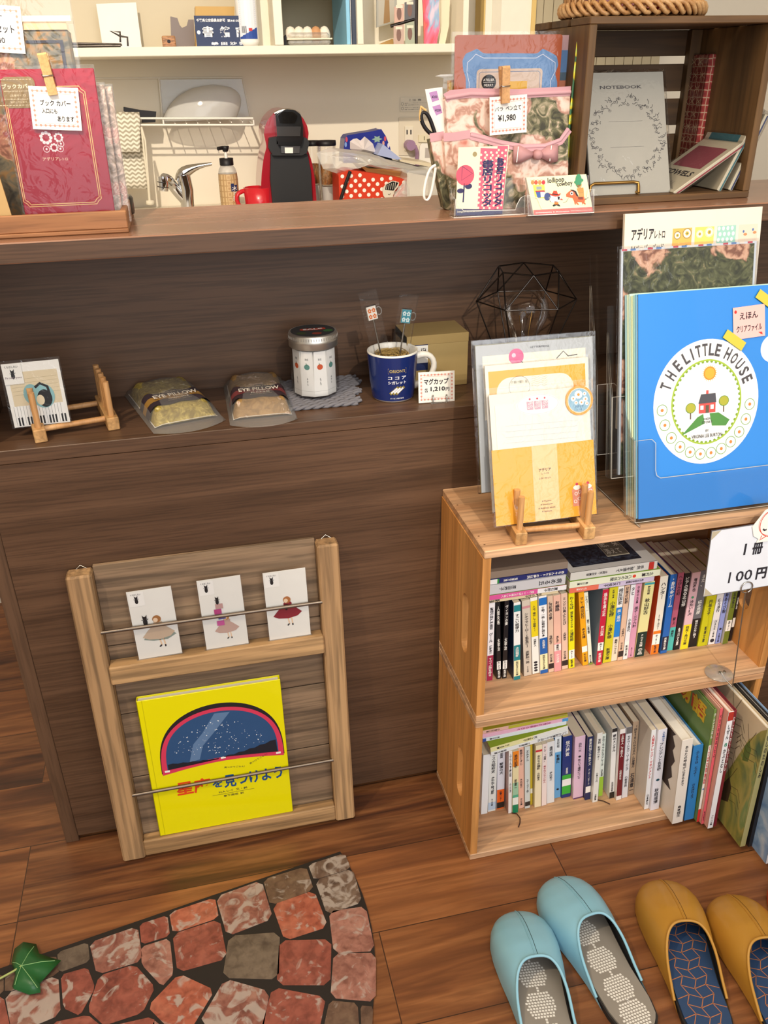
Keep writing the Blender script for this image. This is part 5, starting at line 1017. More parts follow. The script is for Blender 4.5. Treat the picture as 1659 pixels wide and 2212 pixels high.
# mug
pm = Pz(846, 872, zs); mr_ = 0.5*(Py(899, 775, pm.y+0.04).x-Py(793, 775, pm.y+0.04).x); cm = V((Py(846, 780, pm.y+mr_).x, pm.y+mr_*0.85, zs)); MM = Matrix.Translation(cm)
mh = Py(845, 768, cm.y-mr_).z-zs-0.002
NAVY = mat('#182a66', 0.25, coat=0.6, noise=0.02); CER = mat('#ece8de', 0.25, coat=0.5)
t = thing('mug', 'navy blue enamel style mug with white handle and gold sticks print', 'mug', MM)
b = MB(); b.lathe(MM, [(0, 0.0015), (mr_*0.78, 0.0), (mr_*0.84, 0.003)], CER, 48); b.lathe(MM, [(mr_*0.84, 0.003), (mr_*0.9, 0.02), (mr_*0.99, mh*0.85), (mr_, mh-0.003)], NAVY, 64)
b.lathe(MM, [(mr_, mh-0.003), (mr_, mh-0.0005), (mr_*0.975, mh), (mr_*0.94, mh-0.002), (mr_*0.9, mh*0.6), (mr_*0.82, 0.008), (0, 0.006)], CER, 64)
def curved(mb, fn_draw, ang0):
    """draws on a flat frame, then wraps the drawing round the mug"""
    s = MB(); fn_draw(s, I4)
    for i, v_ in enumerate(s.v):
        rr = mr_*(0.855+0.14*min(1, max(0, v_[1]/mh)))+0.0006+v_[2]*2; a = ang0+v_[0]/mr_
        s.v[i] = tuple(cm+V((rr*math.sin(a), -rr*math.cos(a), v_[1])))
    for j, fc in enumerate(s.f): mb.f.append([len(mb.v)+q for q in fc]); mb.mi.append(mb.mat_i(s.mats[s.mi[j]])); mb.sm.append(False)
    mb.v += s.v
def mugart(s, f):
    G = mat('#b8a468', 0.5); Wt = mat('#e8e8ee', 0.5)
    s.text(f, "ORION'S", (-0.0125, mh*0.655, 0.0125, mh*0.72), 1, G, bold=0.02); s.stroke(f, [(-0.0145, mh*0.635), (0.0145, mh*0.635), (0.0145, mh*0.74), (-0.0145, mh*0.74)], 0.0005, 1, G, True)
    s.text(f, 'コ コ ア', (-0.015, mh*0.51, 0.015, mh*0.58), 1, Wt, bold=0.03); s.text(f, 'シガレット', (-0.015, mh*0.41, 0.015, mh*0.48), 1, Wt, bold=0.03)
    for k in range(3): s.stroke(f, [(-0.012+0.005*k, mh*0.2), (0.002+0.005*k, mh*0.35)], 0.0045, 1+k*0.4, mat('#8c7c34')); s.stroke(f, [(-0.01+0.005*k, mh*0.222), (0.0+0.005*k, mh*0.33)], 0.0028, 1.2+k*0.4, Wt)
    s.text(f, 'オリオン株式会社', (-0.012, mh*0.09, 0.012, mh*0.125), 1, Wt)
curved(b, mugart, -0.04); b.build('body', t)
b = MB(); b.tube([cm+V((mr_*0.93+dx, -0.004, mh*z_)) for dx, z_ in ((-0.002, 0.83), (0.012, 0.87), (0.024, 0.82), (0.03, 0.66), (0.028, 0.48), (0.02, 0.33), (0.008, 0.24), (-0.004, 0.22))], [0.006, 0.0055, 0.005, 0.005, 0.005, 0.005, 0.0052, 0.006], CER, 12); o = b.build('handle', t, sub=1)
# straw filler, top-level stuff
b = MB(); random.seed(11); SW = mat('#b89a5c', 0.7)
for k in range(150):
    a0 = random.uniform(0, 6.28); pts = []; x, y, z_ = random.uniform(-.4, .4)*mr_, random.uniform(-.4, .4)*mr_, mh*random.uniform(0.62, 0.9)
    for q in range(6): pts.append(cm+V((max(-.6, min(.6, (x/mr_+0.5*math.cos(a0+q*0.8))))*mr_, max(-.6, min(.6, (y/mr_+0.5*math.sin(a0+q*0.8))))*mr_, z_+0.003*math.sin(q+a0))))
    b.tube(pts, 0.0005, SW, 4)
tag(b.build('shredded_straw'), 'shredded straw filling inside the navy mug', 'filling', kind='stuff')
# two spoons in clear wraps
def spoon(label, foot, head, deco):
    a = cm+V(foot); c = Py(*head, cm.y+foot[1]); t = thing('stir_stick', label, 'stir stick', Matrix.Translation(a), 'wrapped stir sticks in the mug')
    d = (c-a); L = d.length; f = Fr(a, d.cross(V((0, 1, 0)))*1.0, d); 
    if f.col[2].y > 0: f = Fr(a, -f.col[0].to_3d(), d)
    b = MB(); b.tube([T(f, 0, 0).translation, T(f, 0, L-0.012).translation], 0.0013, STEEL, 8); b.build('rod', t)
    b = MB(); b.box(T(f, 0, L-0.012), (-0.0085, 0, -0.0015), (0.0085, 0.023, 0.0015), STEEL, 0.001); b.ring(T(f, 0, L-0.012), 0.011, 0.012, 0.004, 0.006, 0.0014, 0, STEEL, 16)
    g = T(f, 0, L-0.012, 0.0016); b.rect(g, -0.007, 0.0015, 0.007, 0.0215, 1, mat(deco[0])); b.text(g, '✿✿' , (-0.006, 0.003, 0.006, 0.01), 2, mat(deco[1])); b.text(g, '✿✿' , (-0.006, 0.012, 0.006, 0.019), 2, mat(deco[1])); b.build('charm', t)
    b = MB(); b.box(f, (-0.014, 0.005, -0.003), (0.014, L+0.032, 0.003), clear('stick_wrap', base=0.045, bmp=0.3)); b.build('clear_sleeve', t)
spoon('wrapped stir stick with white and orange cup charm in the mug', (-0.008, 0.004, 0.02), (803, 675), ('#ece4d8', '#d8702c'))
spoon('wrapped stir stick with teal cup charm in the mug', (0.004, 0.0, 0.02), (877, 682), ('#3c8c9c', '#d8e8e8'))
# kraft box
a = Pz(905, 842, zs); c_ = Pz(1009, 830, zs); z1 = Py(1012, 718, c_.y).z; zf = Py(1000, 690, c_.y+0.08)
t = thing('kraft_box', 'kraft cardboard mug box with a navy label behind the mug', 'box', (a.x, a.y, zs))
bx0 = c_.x-0.1; dep = 0.075
b = MB(); KR = mat('#a8905e', 0.8); KRS = mat('#a38a58', 0.8); b.box(I4, (bx0, c_.y, zs), (c_.x, c_.y+dep, z1), KR, 0.0008)
f = front(bx0, c_.y, zs); b.rect(f, 0.006, 0.03, 0.034, 0.082, 1, mat('#1e2c5c')); b.rect(f, 0.006, 0.042, 0.034, 0.07, 2, WHITE); b.text(f, 'KF4', (0.023, 0.058, 0.031, 0.066), 3, INK); b.build('carton', t)
b = MB(); b.box(I4, (bx0, c_.y-0.0004, z1-0.014), (c_.x+0.0004, c_.y+dep, z1+0.0006), KRS, 0.0006); b.build('lid', t)
# price card of the mug
a = Pz(906, 872, zs); pl = plane(a.y, zs+0.006, 0.18); f, wd, hh = quad((904.5, 871), (982, 866), (901, 805), pl)
LACE = mat('#d48c7c', 0.7, noise=0)
def lace_card(b, f, wd, hh, m=0.1, t_=0.0007):
    b.box(f, (0, 0, -0.0006), (wd, hh, 0), WHITE)
    x0, y0, x1, y1 = wd*m*0.75, hh*m, wd*(1-m*0.75), hh*(1-m); b.stroke(f, [(x0, y0), (x1, y0), (x1, y1), (x0, y1)], t_, 1, LACE, True)
    e = min(wd, hh)*0.03; b.stroke(f, [(x0+e*1.7, y0+e*1.7), (x1-e*1.7, y0+e*1.7), (x1-e*1.7, y1-e*1.7), (x0+e*1.7, y1-e*1.7)], t_*0.5, 1, LACE, True)
    nx, ny = 9, 7
    for i in range(nx+1):
        for y in (y0, y1): b.ell(f, x0+(x1-x0)*i/nx, y, e, e, 1.3, LACE, 8)
    for j in range(1, ny):
        for x in (x0, x1): b.ell(f, x, y0+(y1-y0)*j/ny, e, e, 1.3, LACE, 8)
t = thing('price_card', 'price card for mugs, 1,210 yen each, in a small metal stand', 'price card', f, 'lace bordered price cards')
b = MB(); lace_card(b, f, wd, hh); b.text(f, 'マグカップ', (wd*0.15, hh*0.58, wd*0.83, hh*0.78), 2, INK, bold=0.03); b.text(f, '各', (wd*0.16, hh*0.34, wd*0.27, hh*0.47), 2, INK, bold=0.02); b.text(f, '1,210', (wd*0.33, hh*0.34, wd*0.73, hh*0.51), 2, INK, bold=0.03); b.text(f, '円', (wd*0.75, hh*0.35, wd*0.85, hh*0.47), 2, INK, bold=0.02); b.build('card', t)
b = MB(); g = T(f, 0, 0, 0); 
b.box(g, (wd*0.32, -0.0058, -0.008), (wd*0.83, -0.0004, 0.004), STEEL, 0.0006)
for x in (0.38, 0.76): b.tube([T(f, wd*x, -0.004, 0.003).translation, T(f, wd*x, hh*0.12, 0.0045).translation, T(f, wd*x, hh*0.24, 0.0028).translation, T(f, wd*x, hh*0.2, 0.001).translation], 0.0012, STEEL, 8)
b.build('metal_stand', t)
# wire lamp with a bulb
yl = 0.1; c0_ = Py(1138, 640, yl); cz = c0_.z; r1 = 0.5*(Py(1239, 643, yl).x-Py(1034, 643, yl).x)
t = thing('wire_lamp', 'black geometric wire cage lamp with a clear bulb on the shelf', 'lamp', (c0_.x, yl, zs))
b = MB(); top = [V((c0_.x+0.62*r1*math.cos(2*math.pi*k/6+0.3), yl+0.62*r1*math.sin(2*math.pi*k/6+0.3), cz+0.042)) for k in range(6)]
mid = [V((c0_.x+r1*math.cos(2*math.pi*(k+0.5)/6+0.3), yl+r1*math.sin(2*math.pi*(k+0.5)/6+0.3)*0.9, cz-0.006)) for k in range(6)]
bot = [V((c0_.x+0.35*r1*math.cos(2*math.pi*(k+0.5)/6+0.3), yl+0.35*r1*math.sin(2*math.pi*(k+0.5)/6+0.3), zs+0.0022)) for k in range(6)]
for k in range(6):
    for p_, q_ in ((top[k], top[(k+1) % 6]), (top[k], mid[k]), (top[(k+1) % 6], mid[k]), (mid[k], mid[(k+1) % 6]), (mid[k], bot[k]), (bot[k], bot[(k+1) % 6])): b.tube([p_, q_], 0.0011, BLKMETAL, 7)
b.build('wire_cage', t)
BL = Matrix.Translation((c0_.x, yl, zs)); b = MB(); b.lathe(BL, [(0, 0.0), (0.024, 0), (0.024, 0.004), (0.017, 0.006), (0.017, 0.038), (0, 0.038)], BLKMETAL, 24); b.build('socket', t)
zb_ = cz-zs-0.085; b = MB(); b.lathe(Matrix.Translation((c0_.x, yl, cz-0.088)), [(0.013, 0.0), (0.014, 0.012), (0.022, 0.03), (0.033, 0.05), (0.037, 0.066), (0.033, 0.084), (0.02, 0.097), (0, 0.101)], clear('bulb_glass', base=0.04, bmp=0.0), 32); b.build('bulb', t)
b = MB(); b.tube([(c0_.x-0.004, yl, cz-0.085), (c0_.x-0.01, yl, cz-0.03), (c0_.x-0.003, yl, cz-0.02), (c0_.x+0.003, yl, cz-0.034), (c0_.x+0.01, yl, cz-0.022), (c0_.x+0.004, yl, cz-0.085)], 0.0006, BRASS, 6)
b.tube([(c0_.x, yl, zs+0.036), (c0_.x, yl, cz-0.08)], 0.012, BLKMETAL, 16); b.build('filament', t)

# ------------------------------------------------------------------ stone print door mat
def stone(name, cols, white=0.0):
    m, nt, b = newmat(name); v = coords(nt, (1, 1, 1), False); n = noise(nt, v, 22, 7, 1.0); n2 = noise(nt, v, 90, 5, 0.5)
    c = ramp(nt, [(0.3, cols[0]), (0.5, cols[1]), (0.7, cols[2])], n); c = mixc(nt, 0.35, c, ramp(nt, [(0.3, '#2c1c18'), (0.6, cols[2])], n2))
    if white:
        n3 = noise(nt, v, 30, 6, 1.8); c = mixc(nt, ramp(nt, [(0.62-0.12*white, (0, 0, 0, 1)), (0.7-0.1*white, (.75, .75, .75, 1))], n3), c, '#b0a49a')
    nt.links.new(c, b.inputs['Base Color']); b.inputs['Roughness'].default_value = 0.5; bump(nt, b, n, 0.5, 0.002); return m
S_R = stone('red_stone', ('#6a3026', '#8a4638', '#a05c4c'), 0.3); S_S = stone('salmon_stone', ('#7c483a', '#a0685a', '#b08474'), 0.6); S_B = stone('brown_stone', ('#4c382c', '#64493a', '#7c6450'), 0.2)
S_W = stone('mottled_stone', ('#6c3a30', '#8c5044', '#a07464'), 1.2); S_G = stone('grey_stone', ('#54463a', '#685a4c', '#7c6c5c')); S_BW = stone('mottled_brown_stone', ('#4c382e', '#6a5244', '#7c6858'), 1.2); S_O = stone('orange_stone', ('#8a3c2c', '#a4543e', '#b87058'), 0.5)
A, B_, C_ = [Pz(*q, 0) for q in ((735, 1843), (809, 2050), (800, 2212))]
def circ(a, b, c):
    d = 2*(a.x*(b.y-c.y)+b.x*(c.y-a.y)+c.x*(a.y-b.y)); s = lambda p: p.x*p.x+p.y*p.y
    x = (s(a)*(b.y-c.y)+s(b)*(c.y-a.y)+s(c)*(a.y-b.y))/d; y = (s(a)*(c.x-b.x)+s(b)*(a.x-c.x)+s(c)*(b.x-a.x))/d
    return V((x, y, 0)), math.hypot(a.x-x, a.y-y)
cc, rr_ = circ(A, B_, C_)
Lp = Pz(0, 2096, 0); dirv = (A-Lp).normalized()
a0 = math.atan2(A.y-cc.y, A.x-cc.x); perp = V((dirv.y, -dirv.x, 0))
mid_ = A-dirv*0.37; pts = []
for k in range(19):                       # right arc from the corner down, then mirrored on the left
    a_ = a0-R(78)*k/18; pts.append(V((cc.x+rr_*math.cos(a_), cc.y+rr_*math.sin(a_), 0)))
loc_ = lambda p_: ((p_-mid_).dot(dirv), (p_-mid_).dot(perp))
half = [loc_(p_) for p_ in pts]; half = [(x, y) for x, y in half if x > 0]
outl = half+[(-x, y) for x, y in reversed(half)]
fm = Fr((mid_.x, mid_.y, 0.0002), dirv, -perp); outl = [(x, -y) for x, y in outl]
t = thing('door_mat', 'half round door mat printed with red and brown cobblestones', 'door mat', fm)
b = MB(); b.prism(fm, outl, 0, 0.004, mat('#231c18', 0.7)); 
stones = [(S_BW, [(1322, 95), (1465, 50), (1490, 110), (1345, 155)]), (S_BW, [(1352, 165), (1500, 118), (1538, 250), (1400, 300)]), (S_B, [(1130, 160), (1300, 108), (1330, 200), (1160, 262)]), (S_O, [(1170, 270), (1335, 212), (1390, 355), (1220, 410)]),
 (S_W, [(930, 235), (1110, 170), (1155, 320), (975, 390)]), (S_S, [(1410, 300), (1555, 280), (1592, 455), (1430, 465)]), (S_O, [(730, 300), (910, 240), (925, 320), (745, 380)]), (S_R, [(745, 395), (930, 335), (960, 490), (765, 545)]), (S_G, [(985, 405), (1185, 390), (1180, 575), (960, 570)]),
 (S_R, [(1200, 425), (1405, 420), (1400, 600), (1190, 600)]), (S_S, [(1430, 480), (1597, 478), (1595, 670), (1418, 655)]), (S_R, [(600, 350), (710, 315), (720, 395), (608, 430)]), (S_S, [(608, 450), (720, 415), (735, 555), (690, 605), (610, 520)]), (S_W, [(390, 430), (580, 365), (600, 500), (420, 555)]),
 (S_G, [(250, 470), (370, 430), (378, 505), (255, 550)]), (S_W, [(30, 650), (240, 575), (250, 730), (60, 810)]), (S_R, [(265, 570), (370, 540), (400, 620), (340, 730), (275, 700)]), (S_R, [(430, 575), (570, 530), (650, 620), (600, 720), (450, 770), (385, 710)]), (S_O, [(765, 570), (905, 635), (810, 790), (730, 790), (640, 700)]),
 (S_W, [(965, 590), (1140, 640), (1110, 810), (860, 770)]), (S_R, [(1170, 625), (1380, 665), (1350, 810), (1120, 810)]), (S_B, [(1410, 680), (1520, 690), (1530, 830), (1380, 820)]), (S_B, [(1540, 700), (1590, 705), (1584, 820), (1545, 820)]), (S_R, [(240, 770), (380, 740), (440, 790), (640, 745), (640, 860), (250, 860)]), (S_B, [(30, 560), (230, 485), (243, 560), (30, 635)]),
 (S_R, [(-110, 700), (10, 660), (40, 800), (-90, 830)]), (S_S, [(660, 760), (720, 810), (830, 810), (830, 900), (660, 900)]), (S_B, [(-120, 600), (10, 565), (10, 640), (-120, 680)]), (S_R, [(860, 820), (1100, 830), (1080, 960), (860, 950)]), (S_W, [(1120, 850), (1340, 850), (1300, 1000), (1110, 980)])]
def chaikin(pts, n=1):
    for _ in range(n): pts = [q for i in range(len(pts)) for q in ((pts[i][0]*.88+pts[(i+1) % len(pts)][0]*.12, pts[i][1]*.88+pts[(i+1) % len(pts)][1]*.12), (pts[i][0]*.12+pts[(i+1) % len(pts)][0]*.88, pts[i][1]*.12+pts[(i+1) % len(pts)][1]*.88))]
    return pts
for m_, q in stones:
    w_ = [on(fm, ZF(*p_), 0.0045) for p_ in q]; cxx = sum(p_[0] for p_ in w_)/len(w_); cyy = sum(p_[1] for p_ in w_)/len(w_)
    w_ = [(cxx+(x-cxx)*1.09, cyy+(y-cyy)*1.09) for x, y in w_]; b.prism(fm, chaikin(w_), 0.004, 0.0046, m_)
for m_, q in stones:
    w_ = [on(fm, ZF(*p_), 0.0045) for p_ in q]
    if min(p_[0] for p_ in w_) > 0.235: b.prism(fm, chaikin([(-x, y) for x, y in reversed(w_)]), 0.004, 0.0046, m_)
b.build('mat_surface', t)
# ivy leaf
IVY = mat('#1f5c2c', 0.45, coat=0.2); lf = [(100, 425), (150, 420), (165, 470), (215, 480), (258, 495), (200, 555), (165, 590), (172, 635), (120, 635), (60, 625), (48, 600), (65, 560), (45, 500), (60, 445)]
zl = 0.016; pts = [Pz(*ZF(*q), zl) for q in lf]; cn = Pz(*ZF(92, 527), zl+0.004)
t = thing('ivy_leaf', 'green ivy leaf with pale veins at the left edge of the door mat', 'leaf', Matrix.Translation((cn.x, cn.y, 0.0055)))
b = MB(); vs = [cn]+[V((p_.x, p_.y, p_.z-0.008*abs(math.sin(i*1.4)))) for i, p_ in enumerate(pts)]; mids = [cn.lerp(v_, 0.5)+V((0, 0, 0.003)) for v_ in vs[1:]]; n = len(pts)
b.add(vs[:1]+mids+vs[1:], [(0, 1+i, 1+(i+1) % n) for i in range(n)]+[(1+i, 1+n+i, 1+n+(i+1) % n, 1+(i+1) % n) for i in range(n)], IVY, True); b.build('blade', t, solid=0.0006)
b = MB()
for i in (1, 4, 7, 9, 12): b.tube([cn+V((0, 0, 0.001)), mids[i]+V((0, 0, 0.0008)), vs[1+i].lerp(mids[i], 0.3)+V((0, 0, 0.0012))], 0.0005, mat('#8cb87c', 0.5), 5)
b.build('veins', t)
b = MB(); b.tube([cn, Pz(*ZF(55, 550), 0.014), Pz(*ZF(0, 580), 0.012), Pz(*ZF(-60, 590), 0.008), Pz(*ZF(-110, 600), 0.0062)], 0.0016, mat('#a8b46c', 0.5), 8); b.build('stem', t)

# ------------------------------------------------------------------ slippers
def interp(tab, t):
    for (a, x), (c, y) in zip(tab, tab[1:]):
        if t <= c: s = (t-a)/(c-a); s = s; return x+(y-x)*s
    return tab[-1][1]
HWT = [(0, 0.0), (0.008, 0.013), (0.03, 0.023), (0.07, 0.031), (0.15, 0.036), (0.35, 0.037), (0.5, 0.041), (0.62, 0.046), (0.74, 0.049), (0.83, 0.048), (0.9, 0.043), (0.95, 0.035), (0.98, 0.025), (0.994, 0.014), (1, 0.0)]
HT_ = [(0.28, 0.045), (0.45, 0.058), (0.58, 0.064), (0.7, 0.06), (0.82, 0.051), (0.9, 0.042), (0.96, 0.032), (0.99, 0.024), (1, 0.017)]
SL = 0.262
def slipper(label, toe_px, apex_px, colr, sole, pattern, group):
    a = Pz(*toe_px, 0.034); c = Pz(*apex_px, 0.066); d = V((a.x-c.x, a.y-c.y, 0)).normalized(); toe = V((a.x, a.y, 0))+d*0.004
    M = Fr(toe-d*SL+V((0, 0, 0.0004)), d.cross(V((0, 0, 1))), d)        # x right, y to the toe, z up
    t = thing('slipper', label, 'slipper', M, group); C = mat(colr, 0.38, coat=0.15, noise=0.03, nscale=60)
    ol = [(interp(HWT, k/60), SL*k/60) for k in range(61)]; ol += [(-x, y) for x, y in reversed(ol[1:-1])]
    ts = [0, .004, .012, .025, .045, .07, .11, .16, .25, .35, .45, .55, .62, .68, .74, .79, .83, .87, .9, .925, .95, .965, .98, .988, .994, .998, 1]
    ol = [(interp(HWT, k)*0.97, SL*k) for k in ts]; ol += [(-x, y) for x, y in reversed(ol[1:-1])]
    b = MB(); b.prism(M, ol, 0.0, 0.009, mat('#2a2624', 0.7)); b.build('sole', t)
    b = MB(); b.prism(M, [(x*0.93, y*0.97+0.004) for x, y in ol], 0.0091, 0.0125, mat(sole, 0.6, noise=0.05))
    g = T(M, 0, 0, 0.0125); pattern(b, g); b.build('insole', t)
    def edge(p): return 0.2+0.395*max(0, math.sin(p))**0.72
    def up(p, s, k=1.0, dz=0.0):
        e = edge(p); tt = e+(1-e)*(1-(1-s)**1.5); x = interp(HWT, min(tt, 1))*1.03; h = interp(HT_, tt)
        cx = math.cos(p); sx = max(0, math.sin(p)); ax = abs(cx)**0.75*(1 if cx > 0 else -1)
        return (x*ax*k, SL*tt*(1 if k == 1 else 1)-(0.003 if k < 1 and tt > 0.95 else 0), 0.004+(h-0.004)*sx**0.72*k+dz)
    b = MB(); b.grid(lambda u, v: up(math.pi*u, v), 36, 22, C, True, M); b.build('upper', t)
    b = MB(); b.grid(lambda u, v: up(math.pi*u, v*0.96, 0.95), 30, 12, mat('#17161a', 0.85), True, M); b.build('lining', t)
    b = MB(); b.tube([M@V(up(math.pi*u/40, 0.0))+V((0, 0, 0.0005)) for u in range(1, 40)], 0.0022, C, 8); b.build('edge_piping', t)
    b = MB(); b.tube([M@V(up(math.pi/2, s/24))+V((0, 0, 0.0003)) for s in range(0, 24)], 0.0011, mat(colr, 0.5), 6)
    b.tube([M@V(up(math.pi/2-0.035, s/24))+V((0, 0, -0.0001)) for s in range(0, 24)], 0.0005, mat('#2f4a50' if 'blue' in label else '#6c4a1c', 0.6), 5)
    b.build('centre_seam', t)
    return t
def dots(b, g):
    Wt = mat('#e9e5dd', 0.6)
    for cy in (0.208, 0.162, 0.116, 0.07, 0.03):
        r = 0.0212
        for i in range(-6, 7):
            for j in range(-8, 9):
                x = i*0.0043+0.0012*(j % 2); y = j*0.0042
                if x*x+y*y < r*r: b.poly(g, [(x-0.0016, cy+y-0.0013), (x+0.0016, cy+y-0.0016), (x+0.0016, cy+y+0.0013), (x-0.0016, cy+y+0.0016)], 1, Wt)
def cubes(b, g):
    Or = mat('#b8754a', 0.6)
    def hw(y): return interp(HWT, (y-0.004)/0.97/SL)*0.9
    s = 0.0195
    P_ = lambda i, j: (i*s*0.92+(0.0035 if j % 2 else -0.0035), j*s*0.72+(0.006 if i % 2 else 0.0))
    for i in range(-3, 4):
        for j in range(1, 18):
            p0, p1, p2 = P_(i, j), P_(i, j+1), P_(i+1, j)
            for q in ((p0, p1), (p0, p2)):
                if all(0.01 < y < SL*0.94 and abs(x) < hw(y) for x, y in q): b.stroke(g, q, 0.0011, 1, Or)
BL1 = '#8cc0d4'; MU = '#b98734'
slipper('light blue slipper with grey dotted insole, the left one of the blue pair', (1114, 1961), (1164, 2084), BL1, '#8f887e', dots, 'light blue slippers')
slipper('light blue slipper with grey dotted insole, the right one of the blue pair', (1200, 1888), (1286, 1988), BL1, '#8f887e', dots, 'light blue slippers')
slipper('mustard slipper with navy patterned insole, left one of the mustard pair', (1427, 1893), (1485, 1998), MU, '#2b4468', cubes, 'mustard slippers')
slipper('mustard slipper with navy patterned insole, right one, at the frame edge', (1574, 1925), (1656, 2031), MU, '#2b4468', cubes, 'mustard slippers')
slipper('red orange slipper just showing at the right edge, beside the mustard pair', (1712, 1880), (1782, 1975), '#c8502c', '#5c3a30', cubes, 'red slippers')

# ------------------------------------------------------------------ wooden tray and book covers at the left of the counter top
def PG(fr, Z, pts, w=0.0): return [on(fr, Z(*q), w) for q in pts]
ZA, ZB, ZP, ZD, ZK = Zc(2.9625, 0, 0), Zc(3.6065, 540, 0), Zc(4.1475, 900, 0), Zc(3.779, 1220, 0), Zc(5.53, 660, 240)
zt = HT+0.0003
fr_ = Pz(279, 502, zt); bk_ = Pz(305, 452, zt); ty = fr_.y; trx = fr_.x
TRW = wood('tray_wood', '#96643f', '#a8734a', '#b88458', 'X', 22, 0.05, 0.5, 0.25)
t = thing('wooden_tray', 'brown wooden tray holding packaged book covers, left end of the counter', 'tray', (trx-0.2, ty, zt)); th_ = 0.026; td = 0.17
b = MB(); b.box(I4, (trx-0.42, ty, zt), (trx, ty+td, zt+0.005), TRW, 0.001); b.build('tray_bottom', t)
for nm, a_, c_ in (('front_wall', (trx-0.42, ty, zt+0.005), (trx, ty+0.008, zt+th_)), ('back_wall', (trx-0.42, ty+td-0.008, zt+0.005), (trx, ty+td, zt+th_)), ('side_wall', (trx-0.008, ty+0.0081, zt+0.005), (trx, ty+td-0.0081, zt+th_))):
    b = MB(); b.box(I4, a_, c_, TRW, 0.0012); b.build(nm, t)
zt2 = zt+0.0055
def standing(px_r, px_top, y, x_l, th=0.003):
    """upright frame from a right-bottom pixel column and a top pixel"""
    return
RED = mat('#a01530', 0.45, coat=0.1, noise=0.03)
GOLD = mat('#e0b878', 0.5, 0.0)
yr = ty+0.022; pr = Py(248, 455, yr); h_ = Py(198, 146, yr+0.02).z-zt2; xl_ = Py(0, 148, yr+0.02).x-0.002
f = Fr((xl_, yr, zt2), (1, 0, 0), (0, 0.08, 1)); wd = pr.x-xl_; hh = h_
t = thing('book_cover_pack', 'packaged red book cover with gold frame lines standing in the tray', 'book cover', f, 'packaged book covers in the tray')
b = MB(); b.box(f, (0, 0, -0.004), (wd, hh, 0), RED, 0.0008)
A_ = lambda x, y: on(f, ZA(x, y))
def goldframe(x0, y0, x1, y1, r):
    b.stroke(f, [(x0+r, y0), (x1-r, y0), (x1-r*0.6, y0+r*0.6), (x1, y0+r), (x1, y1-r), (x1-r*0.6, y1-r*0.6), (x1-r, y1), (x0+r, y1), (x0+r*0.6, y1-r*0.6), (x0, y1-r), (x0, y0+r), (x0+r*0.6, y0+r*0.6)], 0.0009, 1, GOLD, True)
q0, q1 = A_(170, 1325), A_(520, 550); goldframe(q0[0]-0.002, q0[1], wd-0.014, q1[1], 0.006); goldframe(q0[0], q0[1]+0.0022, wd-0.0162, q1[1]-0.0022, 0.006)
c_ = A_(335, 910); WP = '#e8d8dc'
for dx, dy, r in ((-0.0065, 0.005, 0.0075), (0.008, 0.005, 0.0055), (0.001, -0.006, 0.005)):
    for k in range(9): a_ = 2*math.pi*k/9; b.ell(f, c_[0]+dx+r*0.75*math.cos(a_), c_[1]+dy+r*0.75*math.sin(a_), r*0.27, r*0.27, 1, mat(WP), 8)
for dx, dy in ((-0.008, -0.0075), (0.0095, -0.002), (0.008, -0.0075)): b.ring(f, c_[0]+dx, c_[1]+dy, 0.0035, 0.0035, 0.0006, 1, mat(WP), 16); b.ell(f, c_[0]+dx, c_[1]+dy, 0.0012, 0.0012, 1, mat(WP), 8)
q0, q1 = A_(275, 1030), A_(375, 1003); b.text(f, 'アデリア', (*q0, *q1), 1, mat('#d8b8a0'), bold=0.02); q0, q1 = A_(380, 1028), A_(432, 1008); b.text(f, 'レトロ', (*q0, *q1), 1, mat('#d8b8a0'))
b.build('cover', t)
q0, q1 = A_(-10, 695), A_(215, 490); b = MB(); g = T(f, 0, 0, 0.0006); TAUPE = mat('#8a7350', 0.5); b.prism(g, rrect(max(0.001, q0[0]), q0[1], q1[0], q1[1], 0.006), -0.0004, 0, TAUPE)
q2, q3 = A_(15, 570), A_(205, 535); b.text(g, 'ブックカバー', (*q2, *q3), 1, mat('#e8d8b8'), bold=0.03)
for (s_, a0_, a1_) in (('ADERIA RETRO & RYU-RYU', (25, 590), (190, 578)), ('〈文庫サイズ〉', (65, 620), (165, 603)), ('縦153×横105×厚み25mmまで', (30, 642), (195, 628)), ('対応しています。', (70, 662), (180, 646))):
    q2, q3 = A_(*a0_), A_(*a1_); b.text(g, s_, (*q2, *q3), 1, mat('#d8c8a8'))
for yy in (512, 678):
    q2, q3 = A_(0, yy), A_(205, yy)
    for k in range(10): x_ = q2[0]+(q3[0]-q2[0])*k/10; b.rect(g, x_, q2[1], x_+0.0025, q2[1]+0.0005, 1, mat('#d8c8a8'))
b.build('paper_label', t)
b = MB(); b.box(f, (-0.002, 0, -0.0055), (wd+0.001, hh+0.004, 0.0014), clear('pack_film', base=0.02, bmp=0.5, wr=25)); b.build('clear_sleeve', t)
